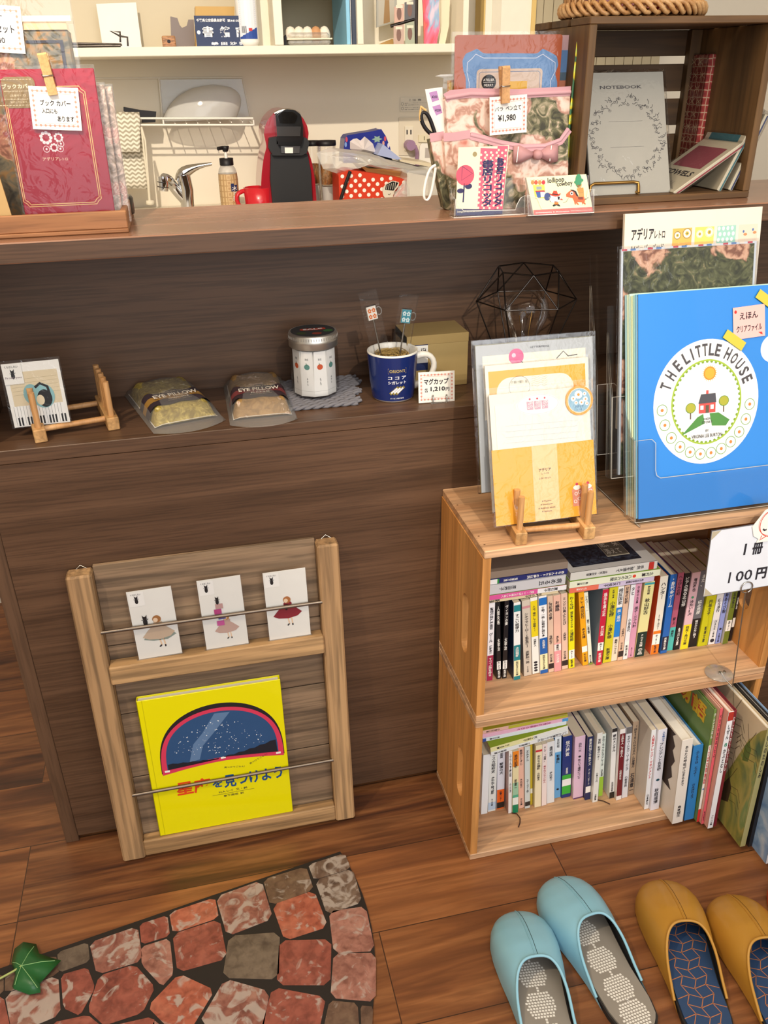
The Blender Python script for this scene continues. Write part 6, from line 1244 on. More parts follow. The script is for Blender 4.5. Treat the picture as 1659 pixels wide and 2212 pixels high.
# floral packs behind
FLO = floral('pink_vine_print', ('#c9988c', '#e6c0b0', '#f0dccc', '#b05c50'), ('#9c8878', '#c8b0a0', '#e4cfc0', '#d8988c'), 30, 24, 0.3)
for k, (dy, dw, dh, lb) in enumerate(((0.018, 0.008, -0.018, 'pink floral book cover pack directly behind the red one'), (0.03, 0.016, -0.02, 'pink floral book cover pack at the back of the tray, second behind red'))):
    g = Fr((xl_+0.004*k, yr+dy, zt2), (1, 0, 0), (0, 0.08, 1)); w_ = wd+dw-0.004*k
    t = thing('book_cover_pack', lb, 'book cover', g, 'packaged book covers in the tray')
    b = MB(); b.box(g, (0, 0, -0.009), (w_, hh+dh, 0), FLO, 0.001); b.build('cover', t)
    b = MB(); b.box(g, (-0.001, 0, -0.0105), (w_+0.001, hh+dh+0.003, 0.0008), CLEAR); b.build('clear_sleeve', t)
# golden pack at the far left, in front
g = Fr((xl_-0.1, ty+0.0105, zt2), (1, 0, 0), (0, 0.09, 1)); w_ = Py(28, 460, ty+0.012).x-(xl_-0.1)
t = thing('book_cover_pack', 'pale golden book cover pack cut by the left edge, before the red one', 'book cover', g, 'packaged book covers in the tray')
b = MB(); hg = Py(0, 232, ty+0.02).z-zt2; b.prism(g, [(0, 0), (w_, 0), (w_-0.012, hg*0.75), (w_-0.022, hg), (0, hg)], -0.003, 0, mat('#c9a46c', 0.45, 0.2)); b.build('cover', t)
# tall bag with a rose scarf print
yb = ty+0.095; pr = Py(165, 143, yb); zt_ = 1.36; x0_ = xl_-0.06
f = Fr((x0_, yb, zt2), (1, 0, 0), (0, 0.03, 1)); wd = pr.x-x0_+0.004; hh = zt_-zt2
t = thing('scarf_pack', 'tall clear bag with a folded rose print cloth behind the red pack', 'pack', f)
CLOTH = floral('rose_cloth', ('#8c5c4c', '#b8806c', '#c89c7c', '#9c4448'), ('#4c4c44', '#7c7460', '#a07848', '#c08c54'), 14, 16, 0.36)
def AA(x, y): return on(f, Zc(6.381, 0, 0)(x, y))
b = MB(); q = AA(960, 405); b.box(f, (0.004, 0.0, -0.014), (wd-0.006, q[1], -0.001), CLOTH, 0.003); q1 = AA(870, 590); b.rect(f, AA(340, 500)[0], q1[1], q1[0], q1[1]+0.003, 1, mat('#3c3c48')); b.rect(f, q1[0]-0.004, q1[1]-0.07, q1[0], q1[1], 1, mat('#3c3c48')); b.build('folded_cloth', t)
b = MB(); q0, q1 = AA(380, 410), AA(910, 300); b.box(f, (q0[0]-0.1, q0[1], -0.0008), (q1[0], q1[1], 0), mat('#e6c49c', 0.6)); b.build('paper_header', t)
b = MB(); b.box(f, (-0.002, 0, -0.016), (wd, hh, 0.0015), clear('bag_film', base=0.1, bmp=0.5, wr=18)); q = AA(940, 240); b.box(f, (0, q[1]-0.004, 0.0016), (wd-0.002, q[1]+0.002, 0.002), FROST); b.build('clear_bag', t)
# its price card, upper left
g = Fr(T(f, 0, 0, 0.004).translation, (1, 0, 0), (0, 0.03, 1)); q0 = on(g, (45, 107)); q1 = on(g, (47, 12)); w_ = 0.068; h2 = 0.055
g = RZ(Fr(T(g, on(g, (54, 107))[0]-w_, q0[1], 0).translation, (1, 0, 0), (0, 0.03, 1)), R(-4)); hc_ = on(g, (42, 14))[1]
t = thing('price_card', 'price card cut by the left edge, ending in 40, on the tall bag', 'price card', g, 'lace bordered price cards')
b = MB(); lace_card(b, g, w_, hc_); b.text(g, 'カバー', (w_*0.4, hc_*0.72, w_*0.68, hc_*0.84), 2, INK); b.text(g, '3冊入セット', (w_*0.28, hc_*0.42, w_*0.86, hc_*0.6), 2, INK, bold=0.02); b.text(g, '¥1,540', (w_*0.32, hc_*0.18, w_*0.68, hc_*0.33), 2, INK, bold=0.01); b.build('card', t)
# price card with a clothes peg on the red pack
def clothespin(f, label, x, y, L=0.05, ang=0.0, w=0.009):
    g = RZ(T(f, x, y, 0.0), ang); t = thing('clothes_peg', label, 'clothes peg', g, 'small wooden clothes pegs')
    for s_ in (1, -1):
        b = MB(); b.prism(Fr(T(g, -w/2, 0, 0).translation, g.col[1].to_3d(), g.col[2].to_3d()), [(0, 0.0008*s_), (0, 0.005*s_), (L*0.5, 0.0062*s_), (L*0.95, 0.0085*s_), (L, 0.007*s_), (L, 0.0045*s_), (L*0.5, 0.0012*s_)], 0, w, PEGW); b.build('wooden_half', t)
    b = MB(); b.tube([g@V(p_) for p_ in ((-w/2-0.001, L*0.42, -0.005), (-w/2-0.001, L*0.5, 0.006), (-w/2, L*0.46, 0.0068), (w/2, L*0.46, 0.0068), (w/2+0.001, L*0.42, -0.005))], 0.0007, STEEL, 6); b.build('spring', t)
    return t
f = Fr((xl_, yr-0.0045, zt2), (1, 0, 0), (0, 0.08, 1)); a_ = A_(213, 832); bR = A_(527, 848); g = RZ(Fr(T(f, a_[0], a_[1]+0.001, 0).translation, (1, 0, 0), (0, 0.08, 1)), R(-3.5)); tl_ = on(g, ZA(175, 548)); w_ = on(g, ZA(527, 848))[0]; h2 = on(g, ZA(185, 550))[1]
t = thing('price_card', 'note card about book covers pegged onto the red pack', 'price card', g, 'lace bordered price cards')
b = MB(); lace_card(b, g, w_, h2); b.text(g, 'ブック カバー', (w_*0.2, h2*0.56, w_*0.82, h2*0.7), 2, INK, bold=0.02); b.text(g, '入口にも', (w_*0.22, h2*0.38, w_*0.53, h2*0.5), 2, INK, bold=0.02); b.text(g, 'あります', (w_*0.52, h2*0.2, w_*0.86, h2*0.33), 2, INK, bold=0.02); b.build('card', t)
q = on(f, ZA(343, 610)); clothespin(f, 'wooden clothes peg holding the card on the red pack', q[0], q[1], on(f, ZA(300, 340))[1]-q[1], R(6), 0.0105)
# black round tin in the tray
pt = Pz(*ZA(790, 1350), zt2); J = Matrix.Translation((pt.x-0.01, min(pt.y, ty+td-0.04), zt2)); b = MB(); b.lathe(J, [(0, 0), (0.026, 0), (0.027, 0.003), (0.027, 0.02), (0.025, 0.0235), (0.022, 0.024), (0.02, 0.021), (0, 0.021)], mat('#1f1c1c', 0.35, coat=0.3), 32)
tag(b.build('round_tin'), 'black round tin in the right corner of the wooden tray', 'tin')

# ------------------------------------------------------------------ floral pen stand group at the right of the counter top
yq = Pz(*ZP(330, 1890), zt).y; yq = 0.055
f = Fr((Py(*ZP(330, 1880), yq).x, yq, zt), (1, 0, 0), (0, 0, 1)); PINK = mat('#cf9fa6', 0.7)
t = thing('pen_stand', 'rose print fabric pen stand with pink trim and a bow', 'pen stand', f)
q = PG(f, ZP, [(255, 890), (480, 860), (1375, 845), (1350, 1840), (330, 1900)])
b = MB(); b.prism(f, [q[4], q[3], q[2], q[1], q[0]], -0.05, 0, ROSE2); b.build('fabric_body', t, bevel=0.002)
b = MB(); b.stroke(T(f, 0, 0, 0.0008), PG(f, ZP, [(255, 880), (300, 850), (480, 832), (900, 840), (1377, 815)]), 0.0115, 0, PINK); b.tube([T(f, x, y, 0).translation for x, y in PG(f, ZP, [(258, 880), (480, 842), (900, 850), (1377, 825)])], 0.0028, PINK, 8); b.build('top_trim', t)
fp = T(f, 0, 0, 0.014)
q = PG(fp, ZP, [(480, 1230), (600, 1265), (760, 1310), (950, 1345), (1150, 1340), (1280, 1290), (1360, 1190), (1350, 1850), (560, 1880), (480, 1880)])
b = MB(); b.prism(fp, list(reversed(q)), -0.0138, 0, ROSE2); b.build('front_pocket', t, bevel=0.0015)
b = MB(); b.stroke(T(fp, 0, 0, 0.001), PG(fp, ZP, [(480, 1215), (600, 1245), (760, 1290), (950, 1325), (1150, 1318), (1290, 1265), (1365, 1160)]), 0.0095, 0, PINK); b.tube([T(fp, x, y, -0.001).translation for x, y in PG(fp, ZP, [(480, 1210), (600, 1240), (760, 1285), (950, 1318), (1150, 1310), (1290, 1255), (1365, 1155)])], 0.0028, PINK, 8); b.build('pocket_trim', t)
for k, (poly_, tr) in enumerate(((((125, 1255), (250, 1230), (330, 1890), (250, 1870), (170, 1500)), ((118, 1235), (245, 1212))), (((245, 1250), (480, 1225), (480, 1890), (330, 1900), (270, 1600)), ((240, 1228), (330, 1225), (480, 1200))))):
    g = T(f, 0, 0, 0.004+0.01*k); q = PG(g, ZP, poly_); area_ = sum(q[i][0]*q[(i+1) % len(q)][1]-q[(i+1) % len(q)][0]*q[i][1] for i in range(len(q)))
    b = MB(); b.prism(g, q if area_ > 0 else list(reversed(q)), -0.02, 0, ROSE2); b.build('side_pocket', t, bevel=0.0015)
    b = MB(); b.stroke(T(g, 0, 0, 0.0008), PG(g, ZP, tr), 0.0105, 0, PINK); b.build('pocket_trim', t)
fb_ = T(fp, 0, 0, 0.0035); b = MB(); BOW = mat('#b98a8c', 0.6)
for s_, pts_ in ((-1, [(1060, 1375), (920, 1300), (870, 1310), (862, 1460), (920, 1465), (1050, 1400)]), (1, [(1090, 1370), (1180, 1305), (1265, 1290), (1262, 1445), (1200, 1460), (1085, 1400)])):
    q = PG(fb_, ZP, pts_); cx_ = sum(p_[0] for p_ in q)/6; cy_ = sum(p_[1] for p_ in q)/6
    vs = [tuple(fb_@V((x, y, 0.002))) for x, y in q]+[tuple(fb_@V((cx_, cy_, 0.013)))]+[tuple(fb_@V((x, y, -0.001))) for x, y in q]
    b.add(vs, [(i, (i+1) % 6, 6) for i in range(6)]+[(i, 7+i, 7+(i+1) % 6, (i+1) % 6) for i in range(6)], BOW, True)
q = on(fb_, ZP(1072, 1385)); b.lathe(T(fb_, q[0], q[1]), [(0, -0.001), (0.0065, 0), (0.0065, 0.008), (0.004, 0.011), (0, 0.0115)], BOW, 16)
for xx in ((895, 1310), (1190, 1300)): q0, q1 = on(fb_, ZP(*xx)), on(fb_, ZP(xx[0]-15, xx[1]+140)); b.stroke(T(fb_, 0, 0, 0.007), [q0, q1], 0.0012, 0, WHITE)
b.build('bow', t)
# orange art folder standing in it
g = T(f, 0, 0, -0.026); q = PG(g, ZP, [(345, 315), (1310, 305), (1310, 900), (345, 900)])
X0, Y0, X1, Y1 = q[0][0], q[3][1]-0.09, q[1][0], q[0][1]; G_ = Fr(T(g, X0, Y0).translation, (1, 0, 0), (0, 0, 1)); w_, h2 = X1-X0, Y1-Y0
t = thing('art_folder', 'brick orange folder with a wavy blue frame in the rose pen stand', 'folder', G_)
b = MB(); b.prism(G_, rrect(0, 0, w_, h2, 0.004), -0.0015, 0, mat('#b4562c', 0.4, coat=0.2))
def bez(pts): return chaikin(pts, 2)
q = PG(G_, ZP, [(440, 900), (440, 700), (415, 620), (410, 540), (440, 480), (490, 460), (540, 435), (600, 480), (850, 475), (1080, 480), (1130, 435), (1190, 465), (1255, 500), (1270, 580), (1240, 660), (1260, 740), (1250, 900)])
b.poly(G_, bez(list(reversed(q))), 1, mat('#6a92c4', 0.5))
q = PG(G_, ZP, [(470, 880), (470, 740), (450, 650), (455, 560), (500, 520), (530, 485), (600, 520), (850, 520), (1070, 520), (1130, 485), (1180, 520), (1240, 560), (1240, 640), (1200, 720), (1190, 880)]); b.stroke(G_, q, 0.0008, 2, mat('#d8dce8'))
q0, q1 = on(G_, ZP(530, 900)), on(G_, ZP(1130, 610)); b.poly(G_, rrect(q0[0], q0[1], q1[0], q1[1], 0.005), 2, mat('#d8c0ae', 0.6)); b.stroke(G_, rrect(q0[0]+0.0035, q0[1]+0.003, q1[0]-0.0035, q1[1]-0.0035, 0.004), 0.0006, 3, mat('#5c7ca8'), True)
q = on(G_, ZP(645, 738)); b.ell(G_, q[0], q[1], 0.0105, 0.0095, 3, BLACK); b.text(G_, 'ATELIER', (q[0]-0.008, q[1]+0.0015, q[0]+0.008, q[1]+0.0045), 4, WHITE); b.text(G_, 'MERRY', (q[0]-0.0065, q[1]-0.005, q[0]+0.0065, q[1]-0.002), 4, WHITE); b.rect(G_, q[0]-0.008, q[1]-0.0002, q[0]+0.008, q[1]+0.0002, 4, WHITE)
q0, q1 = on(G_, ZP(820, 850)), on(G_, ZP(990, 725)); b.rect(G_, q0[0], q0[1], q1[0], q1[1], 3, mat('#e0ac2c')); b.build('printed_sheet', t)
b = MB(); b.box(G_, (-0.004, 0, -0.0035), (w_+0.02, h2+0.004, 0.0012), CLEAR); b.build('clear_sleeve', t)
G2 = T(G_, 0.018, -0.001, -0.006); t = thing('art_folder', 'blue and pink folder just showing behind the brick orange one', 'folder', G2)
b = MB(); b.prism(G2, rrect(0, 0, w_, h2, 0.004), -0.0012, 0, mat('#c9a4a8', 0.5)); b.rect(G2, w_-0.016, h2-0.045, w_-0.0005, h2-0.018, 1, mat('#5c84b8')); b.rect(G2, w_-0.016, h2-0.055, w_-0.0005, h2-0.045, 2, mat('#4c6478')); b.rect(G2, w_-0.016, 0.02, w_-0.0005, h2-0.055, 1, mat('#c0785c')); b.build('printed_sheet', t)
# yellow spiral art card at the right side, set edge on
m_, nt, bb = newmat('yellow_swirls'); v = coords(nt, (1, 1, 0.5)); wv = nt.nodes.new('ShaderNodeTexWave'); wv.wave_type = 'RINGS'; wv.inputs['Scale'].default_value = 14; wv.inputs['Distortion'].default_value = 9; nt.links.new(v, wv.inputs['Vector'])
nt.links.new(ramp(nt, [(0.2, '#3c6c4c'), (0.35, '#c8b82c'), (0.7, '#e6dc3c'), (1.0, '#c8e070')], wv.outputs['Fac']), bb.inputs['Base Color']); bb.inputs['Roughness'].default_value = 0.4
pa, pb_ = Py(*ZP(1352, 1130), yq+0.004), Py(*ZP(1440, 1140), yq+0.02); topz = Py(*ZP(1400, 375), yq+0.01).z
G3 = Fr((pa.x, yq-0.004, zt), (pb_.x-pa.x, 0.03, 0), (0, 0, 1)); t = thing('art_card', 'yellow swirl patterned card standing beside the pen stand', 'card', G3); w3 = (pb_.x-pa.x)*1.05
b = MB(); b.prism(G3, [(0, 0), (w3, 0), (w3, (topz-zt)*0.97), (w3*0.4, topz-zt), (0, (topz-zt)*0.55)], -0.002, 0, m_); q = (w3*0.5, (topz-zt)*0.47); b.ell(G3, q[0], q[1], w3*0.28, 0.014, 1, BLACK, 16); b.build('printed_sheet', t)
# price card with clothes peg
fc = T(fp, 0, 0, 0.006); q = PG(fc, ZP, [(655, 1215), (985, 1185), (648, 872)]); g = Fr(T(fc, q[0][0], q[0][1]).translation, (q[1][0]-q[0][0], 0, q[1][1]-q[0][1]), (0, 0, 1)); w_ = on(g, ZP(985, 1185))[0]; h2 = on(g, ZP(648, 872))[1]
t = thing('price_card', 'price card for the rose pen stand, 1,980 yen, pegged on its front', 'price card', g, 'lace bordered price cards')
b = MB(); lace_card(b, g, w_, h2); b.text(g, 'バラ', (w_*0.14, h2*0.62, w_*0.36, h2*0.73), 2, INK, bold=0.01); b.text(g, 'ペン立て', (w_*0.43, h2*0.62, w_*0.84, h2*0.75), 2, INK, bold=0.01); b.text(g, '¥1,980', (w_*0.22, h2*0.32, w_*0.7, h2*0.52), 2, INK, bold=0.02); b.build('card', t)
gc = T(fc, 0, 0, 0.002); q = on(gc, ZP(790, 925)); clothespin(gc, 'wooden clothes peg on top of the rose pen stand', q[0], q[1], on(gc, ZP(745, 590))[1]-q[1], R(4), 0.0105)
# papers, scissors and strap on the left of it
gs = T(f, 0, 0, -0.012); q = PG(gs, ZP, [(170, 1300), (75, 800), (230, 780), (260, 1300)])
t = thing('leaflet', 'white leaflet with two lilac stickers in the side pocket', 'leaflet', T(gs, q[0][0], q[0][1])); b = MB(); b.prism(gs, [q[0], q[3], q[2], q[1]], -0.0006, 0, WHITE)
for pts_ in (((110, 830), (180, 812), (200, 895), (140, 915)), ((140, 955), (210, 935), (230, 1010), (175, 1035))): b.poly(gs, list(reversed(PG(gs, ZP, pts_))), 1, mat('#b98cc0', 0.6))
for y_ in (870, 990): q0, q1 = on(gs, ZP(135 if y_ < 900 else 165, y_+10)), on(gs, ZP(185 if y_ < 900 else 215, y_-15)); b.text(gs, '¥200', (*q0, *q1), 2, INK)
b.build('sheet', t)
gs2 = T(f, 0, 0, -0.006); t = thing('scissors', 'black and gold handled scissors in the side pocket', 'scissors', T(gs2, *on(gs2, ZP(140, 1200))))
for nm, pts_, c_, r_ in (('handle_loop', [(165, 1200), (140, 1120), (110, 1040), (75, 1000), (42, 1010), (38, 1060), (60, 1130), (110, 1190), (150, 1210)], BLACK, 0.003), ('gold_edge', [(35, 1080), (28, 1020), (40, 970), (28, 945), (60, 975), (85, 990)], GOLD, 0.0018)):
    b = MB(); b.tube([T(gs2, *on(gs2, ZP(*p_))).translation for p_ in pts_], r_, c_, 8); b.build(nm, t, sub=1)
b = MB(); b.tube([T(gs2, *on(gs2, ZP(*p_))).translation for p_ in ((160, 1200), (185, 1300), (200, 1500))], 0.0022, STEEL, 6); b.build('blade', t)
b = MB(); gs3 = T(f, 0, 0, 0.004); b.tube([T(gs3, *on(gs3, ZP(*p_))).translation+V((0, 0, 0)) for p_ in ((170, 1480), (120, 1500), (85, 1600), (62, 1720), (65, 1790), (95, 1800), (125, 1760), (150, 1640), (170, 1500))], 0.0022, WHITE, 8); o = b.build('white_strap', sub=1); tag(o, 'white looped strap hanging on the left of the pen stand', 'strap')
ge = T(f, 0, 0, -0.035); t = thing('gift_packet', 'clear packet with a small orange framed card behind the leaflet', 'packet', T(ge, *on(ge, ZP(240, 900))))
q = PG(ge, ZP, [(275, 900), (345, 900), (345, 712), (275, 722)]); b = MB(); b.prism(ge, q, -0.001, 0, mat('#c88a34', 0.6)); b.poly(ge, PG(ge, ZP, [(290, 900), (345, 900), (345, 735), (290, 742)]), 1, mat('#e8c05c')); b.build('card', t)
b = MB(); b.prism(ge, PG(ge, ZP, [(215, 920), (350, 920), (350, 655), (160, 680), (240, 700)]), 0.001, 0.0016, CLEAR); b.prism(ge, PG(ge, ZP, [(160, 684), (350, 682), (350, 662), (210, 668)]), 0.0018, 0.0024, FROST); b.build('clear_bag', t)

# shop card stands
ys1 = Pz(981, 470, zt).y; f = Fr((Pz(981, 470, zt).x, ys1, zt), (1, 0, 0), (0, 0.05, 1)); 
def acr_stand(name, label, f, w, d, hf, hb, front_pts=None):
    t = thing(name, label, 'card stand', f, 'clear card stands'); b = MB(); k = 0.0016
    b.box(f, (0, 0, -k), (w, hf, 0), ACRYL) if front_pts is None else b.prism(f, front_pts, -k, 0, ACRYL)
    b.box(f, (0, 0, -d), (w, k, -k), ACRYL); b.box(f, (0, 0, -d-k), (w, hb, -d), ACRYL); b.box(f, (0, k, -d), (k, hf, -k), ACRYL); b.box(f, (w-k, k, -d), (w, hf, -k), ACRYL)
    pts_ = front_pts or [(0, 0), (w, 0), (w, hf), (0, hf)]; b.stroke(f, pts_, 0.0009, 1, mat('#d8d4cc', 0.2), True); b.tube([T(f, 0, 0, 0).translation, T(f, 0, 0, -d).translation], 0.0006, EDG, 5); b.tube([T(f, w, 0, 0).translation, T(f, w, 0, -d).translation], 0.0006, EDG, 5)
    b.build('acrylic_body', t); return t
W1 = on(f, ZP(965, 1945))[0]; q = PG(f, ZP, [(335, 1950), (965, 1945), (970, 1750), (930, 1775), (895, 1840), (885, 1880), (420, 1890), (390, 1850), (350, 1780)]); q[0] = (0, 0); q[1] = (W1, 0)
acr_stand('card_stand', 'clear acrylic stand holding pink dotted bookshop bookmarks', f, W1, 0.02, on(f, ZP(960, 1660))[1], on(f, ZP(960, 1600))[1], q)
NAV = mat('#33305c', 0.6); PKD = mat('#e0647c', 0.6); CR2 = mat('#efe6c8', 0.6)
def bookmark(f, bl, br, tl, tr, label, full):
    q = PG(f, ZP, [bl, br, tr, tl]); t = thing('bookmark', label, 'bookmark', T(f, *q[0]), 'bookshop bookmarks in the card stand')
    b = MB(); b.prism(f, q, -0.0007, 0, CR2); L = lambda u, v_: (q[0][0]+(q[1][0]-q[0][0])*u+(q[3][0]-q[0][0])*v_, q[0][1]+(q[1][1]-q[0][1])*u+(q[3][1]-q[0][1])*v_)
    u0, u1 = full; b.poly(f, [L(u0, 0.1), L(u1, 0.1), L(u1, 1), L(u0, 1)], 1, PKD)
    n_ = 22
    for i in range(n_):
        for j in range(3 if u1-u0 < 0.99 else 2): 
            uu = u0+(u1-u0)*((j+0.5)/(3 if u1-u0 < 0.99 else 2))+(u1-u0)*(0.12 if i % 2 else -0.12); p_ = L(uu, 0.12+0.86*i/n_); b.ell(f, p_[0], p_[1], 0.0016, 0.0016, 2, CR2, 8)
    a_, c_ = L(u0+(u1-u0)*0.22, 0.14), L(u0+(u1-u0)*0.78, 0.84); b.text(f, '書店リコッタ', (a_[0], a_[1], c_[0], c_[1]), 3, NAV, vert=True, bold=0.04)
    b.poly(f, [L(0, 0), L(1, 0), L(1, 0.1), L(0, 0.1)], 1, NAV)
    if full[0] > 0.2:
        c_ = L(0.2, 0.6); b.ell(f, c_[0], c_[1], 0.0125, 0.0125, 2, mat('#d8566c')); b.stroke(f, [(c_[0]-0.004, c_[1]+0.011), (c_[0]-0.005, c_[1]-0.006), (c_[0]+0.01, c_[1]+0.002), (c_[0]-0.004, c_[1]+0.011)], 0.0006, 3, NAV)
        b.stroke(f, [L(0.18, 0.2), L(0.19, 0.48)], 0.0018, 2, NAV); c_ = L(0.1, 0.37); b.ell(f, c_[0], c_[1], 0.005, 0.003, 2, NAV, 12); c_ = L(0.3, 0.44); b.ell(f, c_[0], c_[1], 0.005, 0.0035, 2, NAV, 12)
        c_ = L(0.42, 0.91); b.ell(f, c_[0], c_[1], 0.003, 0.003, 2, mat('#9c8c64'), 14); b.text(f, 'http://ricotta.com/', (L(0.05, 0)[0], L(0, 0.03)[1], L(0.7, 0)[0], L(0, 0.07)[1]), 3, CR2)
    b.build('paper', t)
g = T(f, 0, 0.0018, -0.006); bookmark(g, (348, 1930), (690, 1935), (375, 1320), (725, 1310), 'cream and pink dotted bookmark with a rose, front one in the stand', (0.56, 1.0))
g = T(f, 0, 0.0018, -0.0095); bookmark(g, (640, 1935), (765, 1935), (690, 1305), (828, 1300), 'narrow pink dotted bookmark behind the rose bookmark', (0.0, 1.0))
ys2 = Pz(1139, 466, zt).y; f = Fr((Pz(1141, 466, zt).x, ys2, zt), (1, -0.03, 0), (0, 0.25, 1)); W2 = on(f, (1283, 459))[0]
acr_stand('card_stand', 'clear acrylic stand holding the lollipop cowboy business cards', f, W2, 0.016, 0.026, 0.05, [(0, 0), (W2, 0), (W2, 0.03), (W2-0.008, 0.029), (W2-0.012, 0.008), (0.02, 0.008), (0.014, 0.022), (0, 0.026)])
ZC = Zc(9.7588, 1130, 370); g = T(f, 0, 0.002, -0.003); q0 = on(g, ZC(225, 920)); w_ = on(g, ZC(1470, 850))[0]-q0[0]; h2 = on(g, ZC(65, 130))[1]-q0[1]
g = Fr(T(g, q0[0], q0[1]).translation, g.col[0].to_3d(), g.col[1].to_3d()); t = thing('business_cards', 'cream lollipop cowboy business cards with a cowboy and orange horse', 'business cards', g)
q = PG(g, ZC, [(225, 935), (1475, 850), (1330, 60), (65, 130)]); b = MB(); b.prism(g, q, -0.006, 0, mat('#efe9bc', 0.5), WHITE)
C = lambda *p_: PG(g, ZC, p_); c1 = lambda x, y: on(g, ZC(x, y))
b.poly(g, C((225, 935), (1475, 850), (1455, 750), (215, 820)), 1, mat('#d65c4c', 0.5))
b.text(g, 'originalzakka & illustration', (*c1(262, 893), *c1(970, 830)), 2, WHITE, bold=0.03); b.text(g, 'www.lollipop-cowboy.com', (*c1(1000, 850), *c1(1440, 800)), 2, mat('#f0d8c8'))
g4 = RZ(T(g, *c1(520, 285)), R(3)); w5 = c1(870, 200)[0]-c1(520, 285)[0]; b.text(g4, 'lollipop', (0, 0, w5, 0.0085), 2, INK, bold=0.02); g4 = RZ(T(g, *c1(715, 355)), R(3)); w5 = c1(1045, 280)[0]-c1(715, 355)[0]; b.text(g4, 'cowboy', (0, 0, w5, 0.008), 2, INK, bold=0.02)
b.stroke(g, C((150, 180), (190, 205), (225, 175), (265, 205), (300, 170), (345, 205), (385, 170), (425, 200), (455, 180)), 0.0003, 2, INK)
for x, c_ in ((200, '#b8844c'), (270, '#d8503c'), (350, '#b8844c'), (428, '#c8303c')): q = c1(x, 235); b.ell(g, q[0], q[1], 0.0025, 0.0028, 3, mat(c_), 10)
b.poly(g, C((205, 290), (445, 280), (475, 560), (255, 570)), 2, mat('#e8cf5c')); b.poly(g, C((275, 325), (385, 320), (390, 385), (280, 390)), 3, mat('#8c98a4')); b.poly(g, C((255, 410), (445, 400), (460, 440), (258, 440)), 3, mat('#a83848')); b.poly(g, C((265, 440), (360, 435), (370, 555), (300, 560)), 3, mat('#3c5ca0')); b.poly(g, C((362, 435), (455, 432), (465, 540), (375, 550)), 3, mat('#e8e8e8'))
q = c1(508, 535); b.ell(g, q[0], q[1], 0.0045, 0.005, 4, mat('#3c4c80'), 16); b.stroke(g, C((540, 580), (580, 645)), 0.0008, 4, INK)
q = c1(665, 570); b.ell(g, q[0], q[1], 0.0085, 0.006, 4, WHITE, 18); b.poly(g, C((535, 460), (580, 475), (610, 480), (640, 405), (670, 415), (700, 405), (730, 480), (795, 465), (760, 520), (680, 535), (590, 515)), 5, mat('#d8402c')); b.poly(g, C((608, 470), (730, 480), (728, 500), (605, 490)), 6, INK); b.poly(g, C((720, 530), (770, 540), (760, 600), (730, 600)), 5, INK)
b.poly(g, C((655, 635), (735, 635), (740, 700), (660, 705)), 4, mat('#e8782c')); b.poly(g, C((650, 695), (745, 690), (785, 735), (760, 740), (700, 715), (640, 745), (615, 720)), 4, INK); b.poly(g, C((755, 600), (845, 605), (800, 580), (830, 565), (760, 590)), 4, mat('#c83c3c'))
b.poly(g, C((905, 480), (960, 430), (1000, 405), (1070, 400), (1100, 450), (1140, 540), (1280, 540), (1300, 600), (1290, 660), (1320, 690), (1290, 695), (1260, 670), (1250, 710), (1235, 650), (1130, 645), (1180, 705), (1150, 705), (1100, 660), (1115, 705), (1085, 690), (1075, 640), (1040, 560), (960, 550), (905, 535)), 4, mat('#e8643c'))
b.poly(g, C((985, 385), (1060, 395), (1110, 420), (1150, 500), (1165, 540), (1120, 520), (1080, 440), (1010, 405)), 5, INK); q = c1(1020, 468); b.ell(g, q[0], q[1], 0.0022, 0.0024, 5, WHITE, 12); b.ell(g, q[0], q[1], 0.0011, 0.0012, 6, INK, 10)
b.poly(g, C((1150, 545), (1255, 540), (1260, 595), (1160, 595)), 6, mat('#7c3c2c')); b.poly(g, C((1130, 360), (1265, 345), (1275, 450), (1160, 455)), 6, mat('#c08c4c')); b.poly(g, C((1165, 460), (1275, 455), (1278, 540), (1175, 545)), 6, mat('#c89454')); b.poly(g, C((1125, 290), (1235, 275), (1215, 345), (1155, 350)), 7, mat('#d8a06c'))
q = c1(1162, 200); b.ell(g, q[0], q[1], 0.0045, 0.0085, 7, mat('#3c8c64'), 18); q = c1(1108, 228); b.ell(g, q[0], q[1], 0.0025, 0.002, 6, mat('#3c8c64'), 12); q = c1(1228, 190); b.ell(g, q[0], q[1], 0.0025, 0.002, 6, mat('#3c8c64'), 12)
b.stroke(g, C((840, 660), (910, 640), (950, 570)), 0.0004, 4, INK); b.stroke(g, C((1300, 590), (1340, 575), (1370, 550)), 0.0008, 4, INK)
b.build('card_stack', t)

# ------------------------------------------------------------------ dark slatted crate on the counter top
a = Pz(1242, 446, zt); c = Pz(1648, 433, zt); cy0 = a.y; cx0, cx1 = a.x, c.x; cz1 = Py(*ZD(400, 130), cy0).z; cdp = min(0.2, D_-cy0-0.006); k = 0.011
CYK = cy0
t = thing('slatted_crate', 'dark stained slatted wooden crate lying open on the counter top', 'crate', (cx0, cy0, zt))
b = MB(); b.box(I4, (cx0, cy0, zt), (cx1, cy0+cdp, zt+0.009), DARKW, 0.001); b.build('bottom_board', t)
b = MB(); b.box(I4, (cx0, cy0, cz1-0.009), (cx1, cy0+0.062, cz1), DARKW, 0.001); b.build('top_slat', t)
for y0_ in (0.072, 0.136): b = MB(); b.box(I4, (cx0-0.001*(y0_ > 0.1), cy0+y0_, cz1-0.009), (cx1, cy0+min(y0_+0.055, cdp), cz1), DARKW, 0.001); b.build('top_slat', t)
for x_ in (cx0, cx1-k):
    b = MB(); b.box(I4, (x_, cy0+0.0003, zt+0.0092), (x_+k, cy0+cdp-0.009, cz1-0.0092), DARKZ, 0.001); b.build('side_board', t)
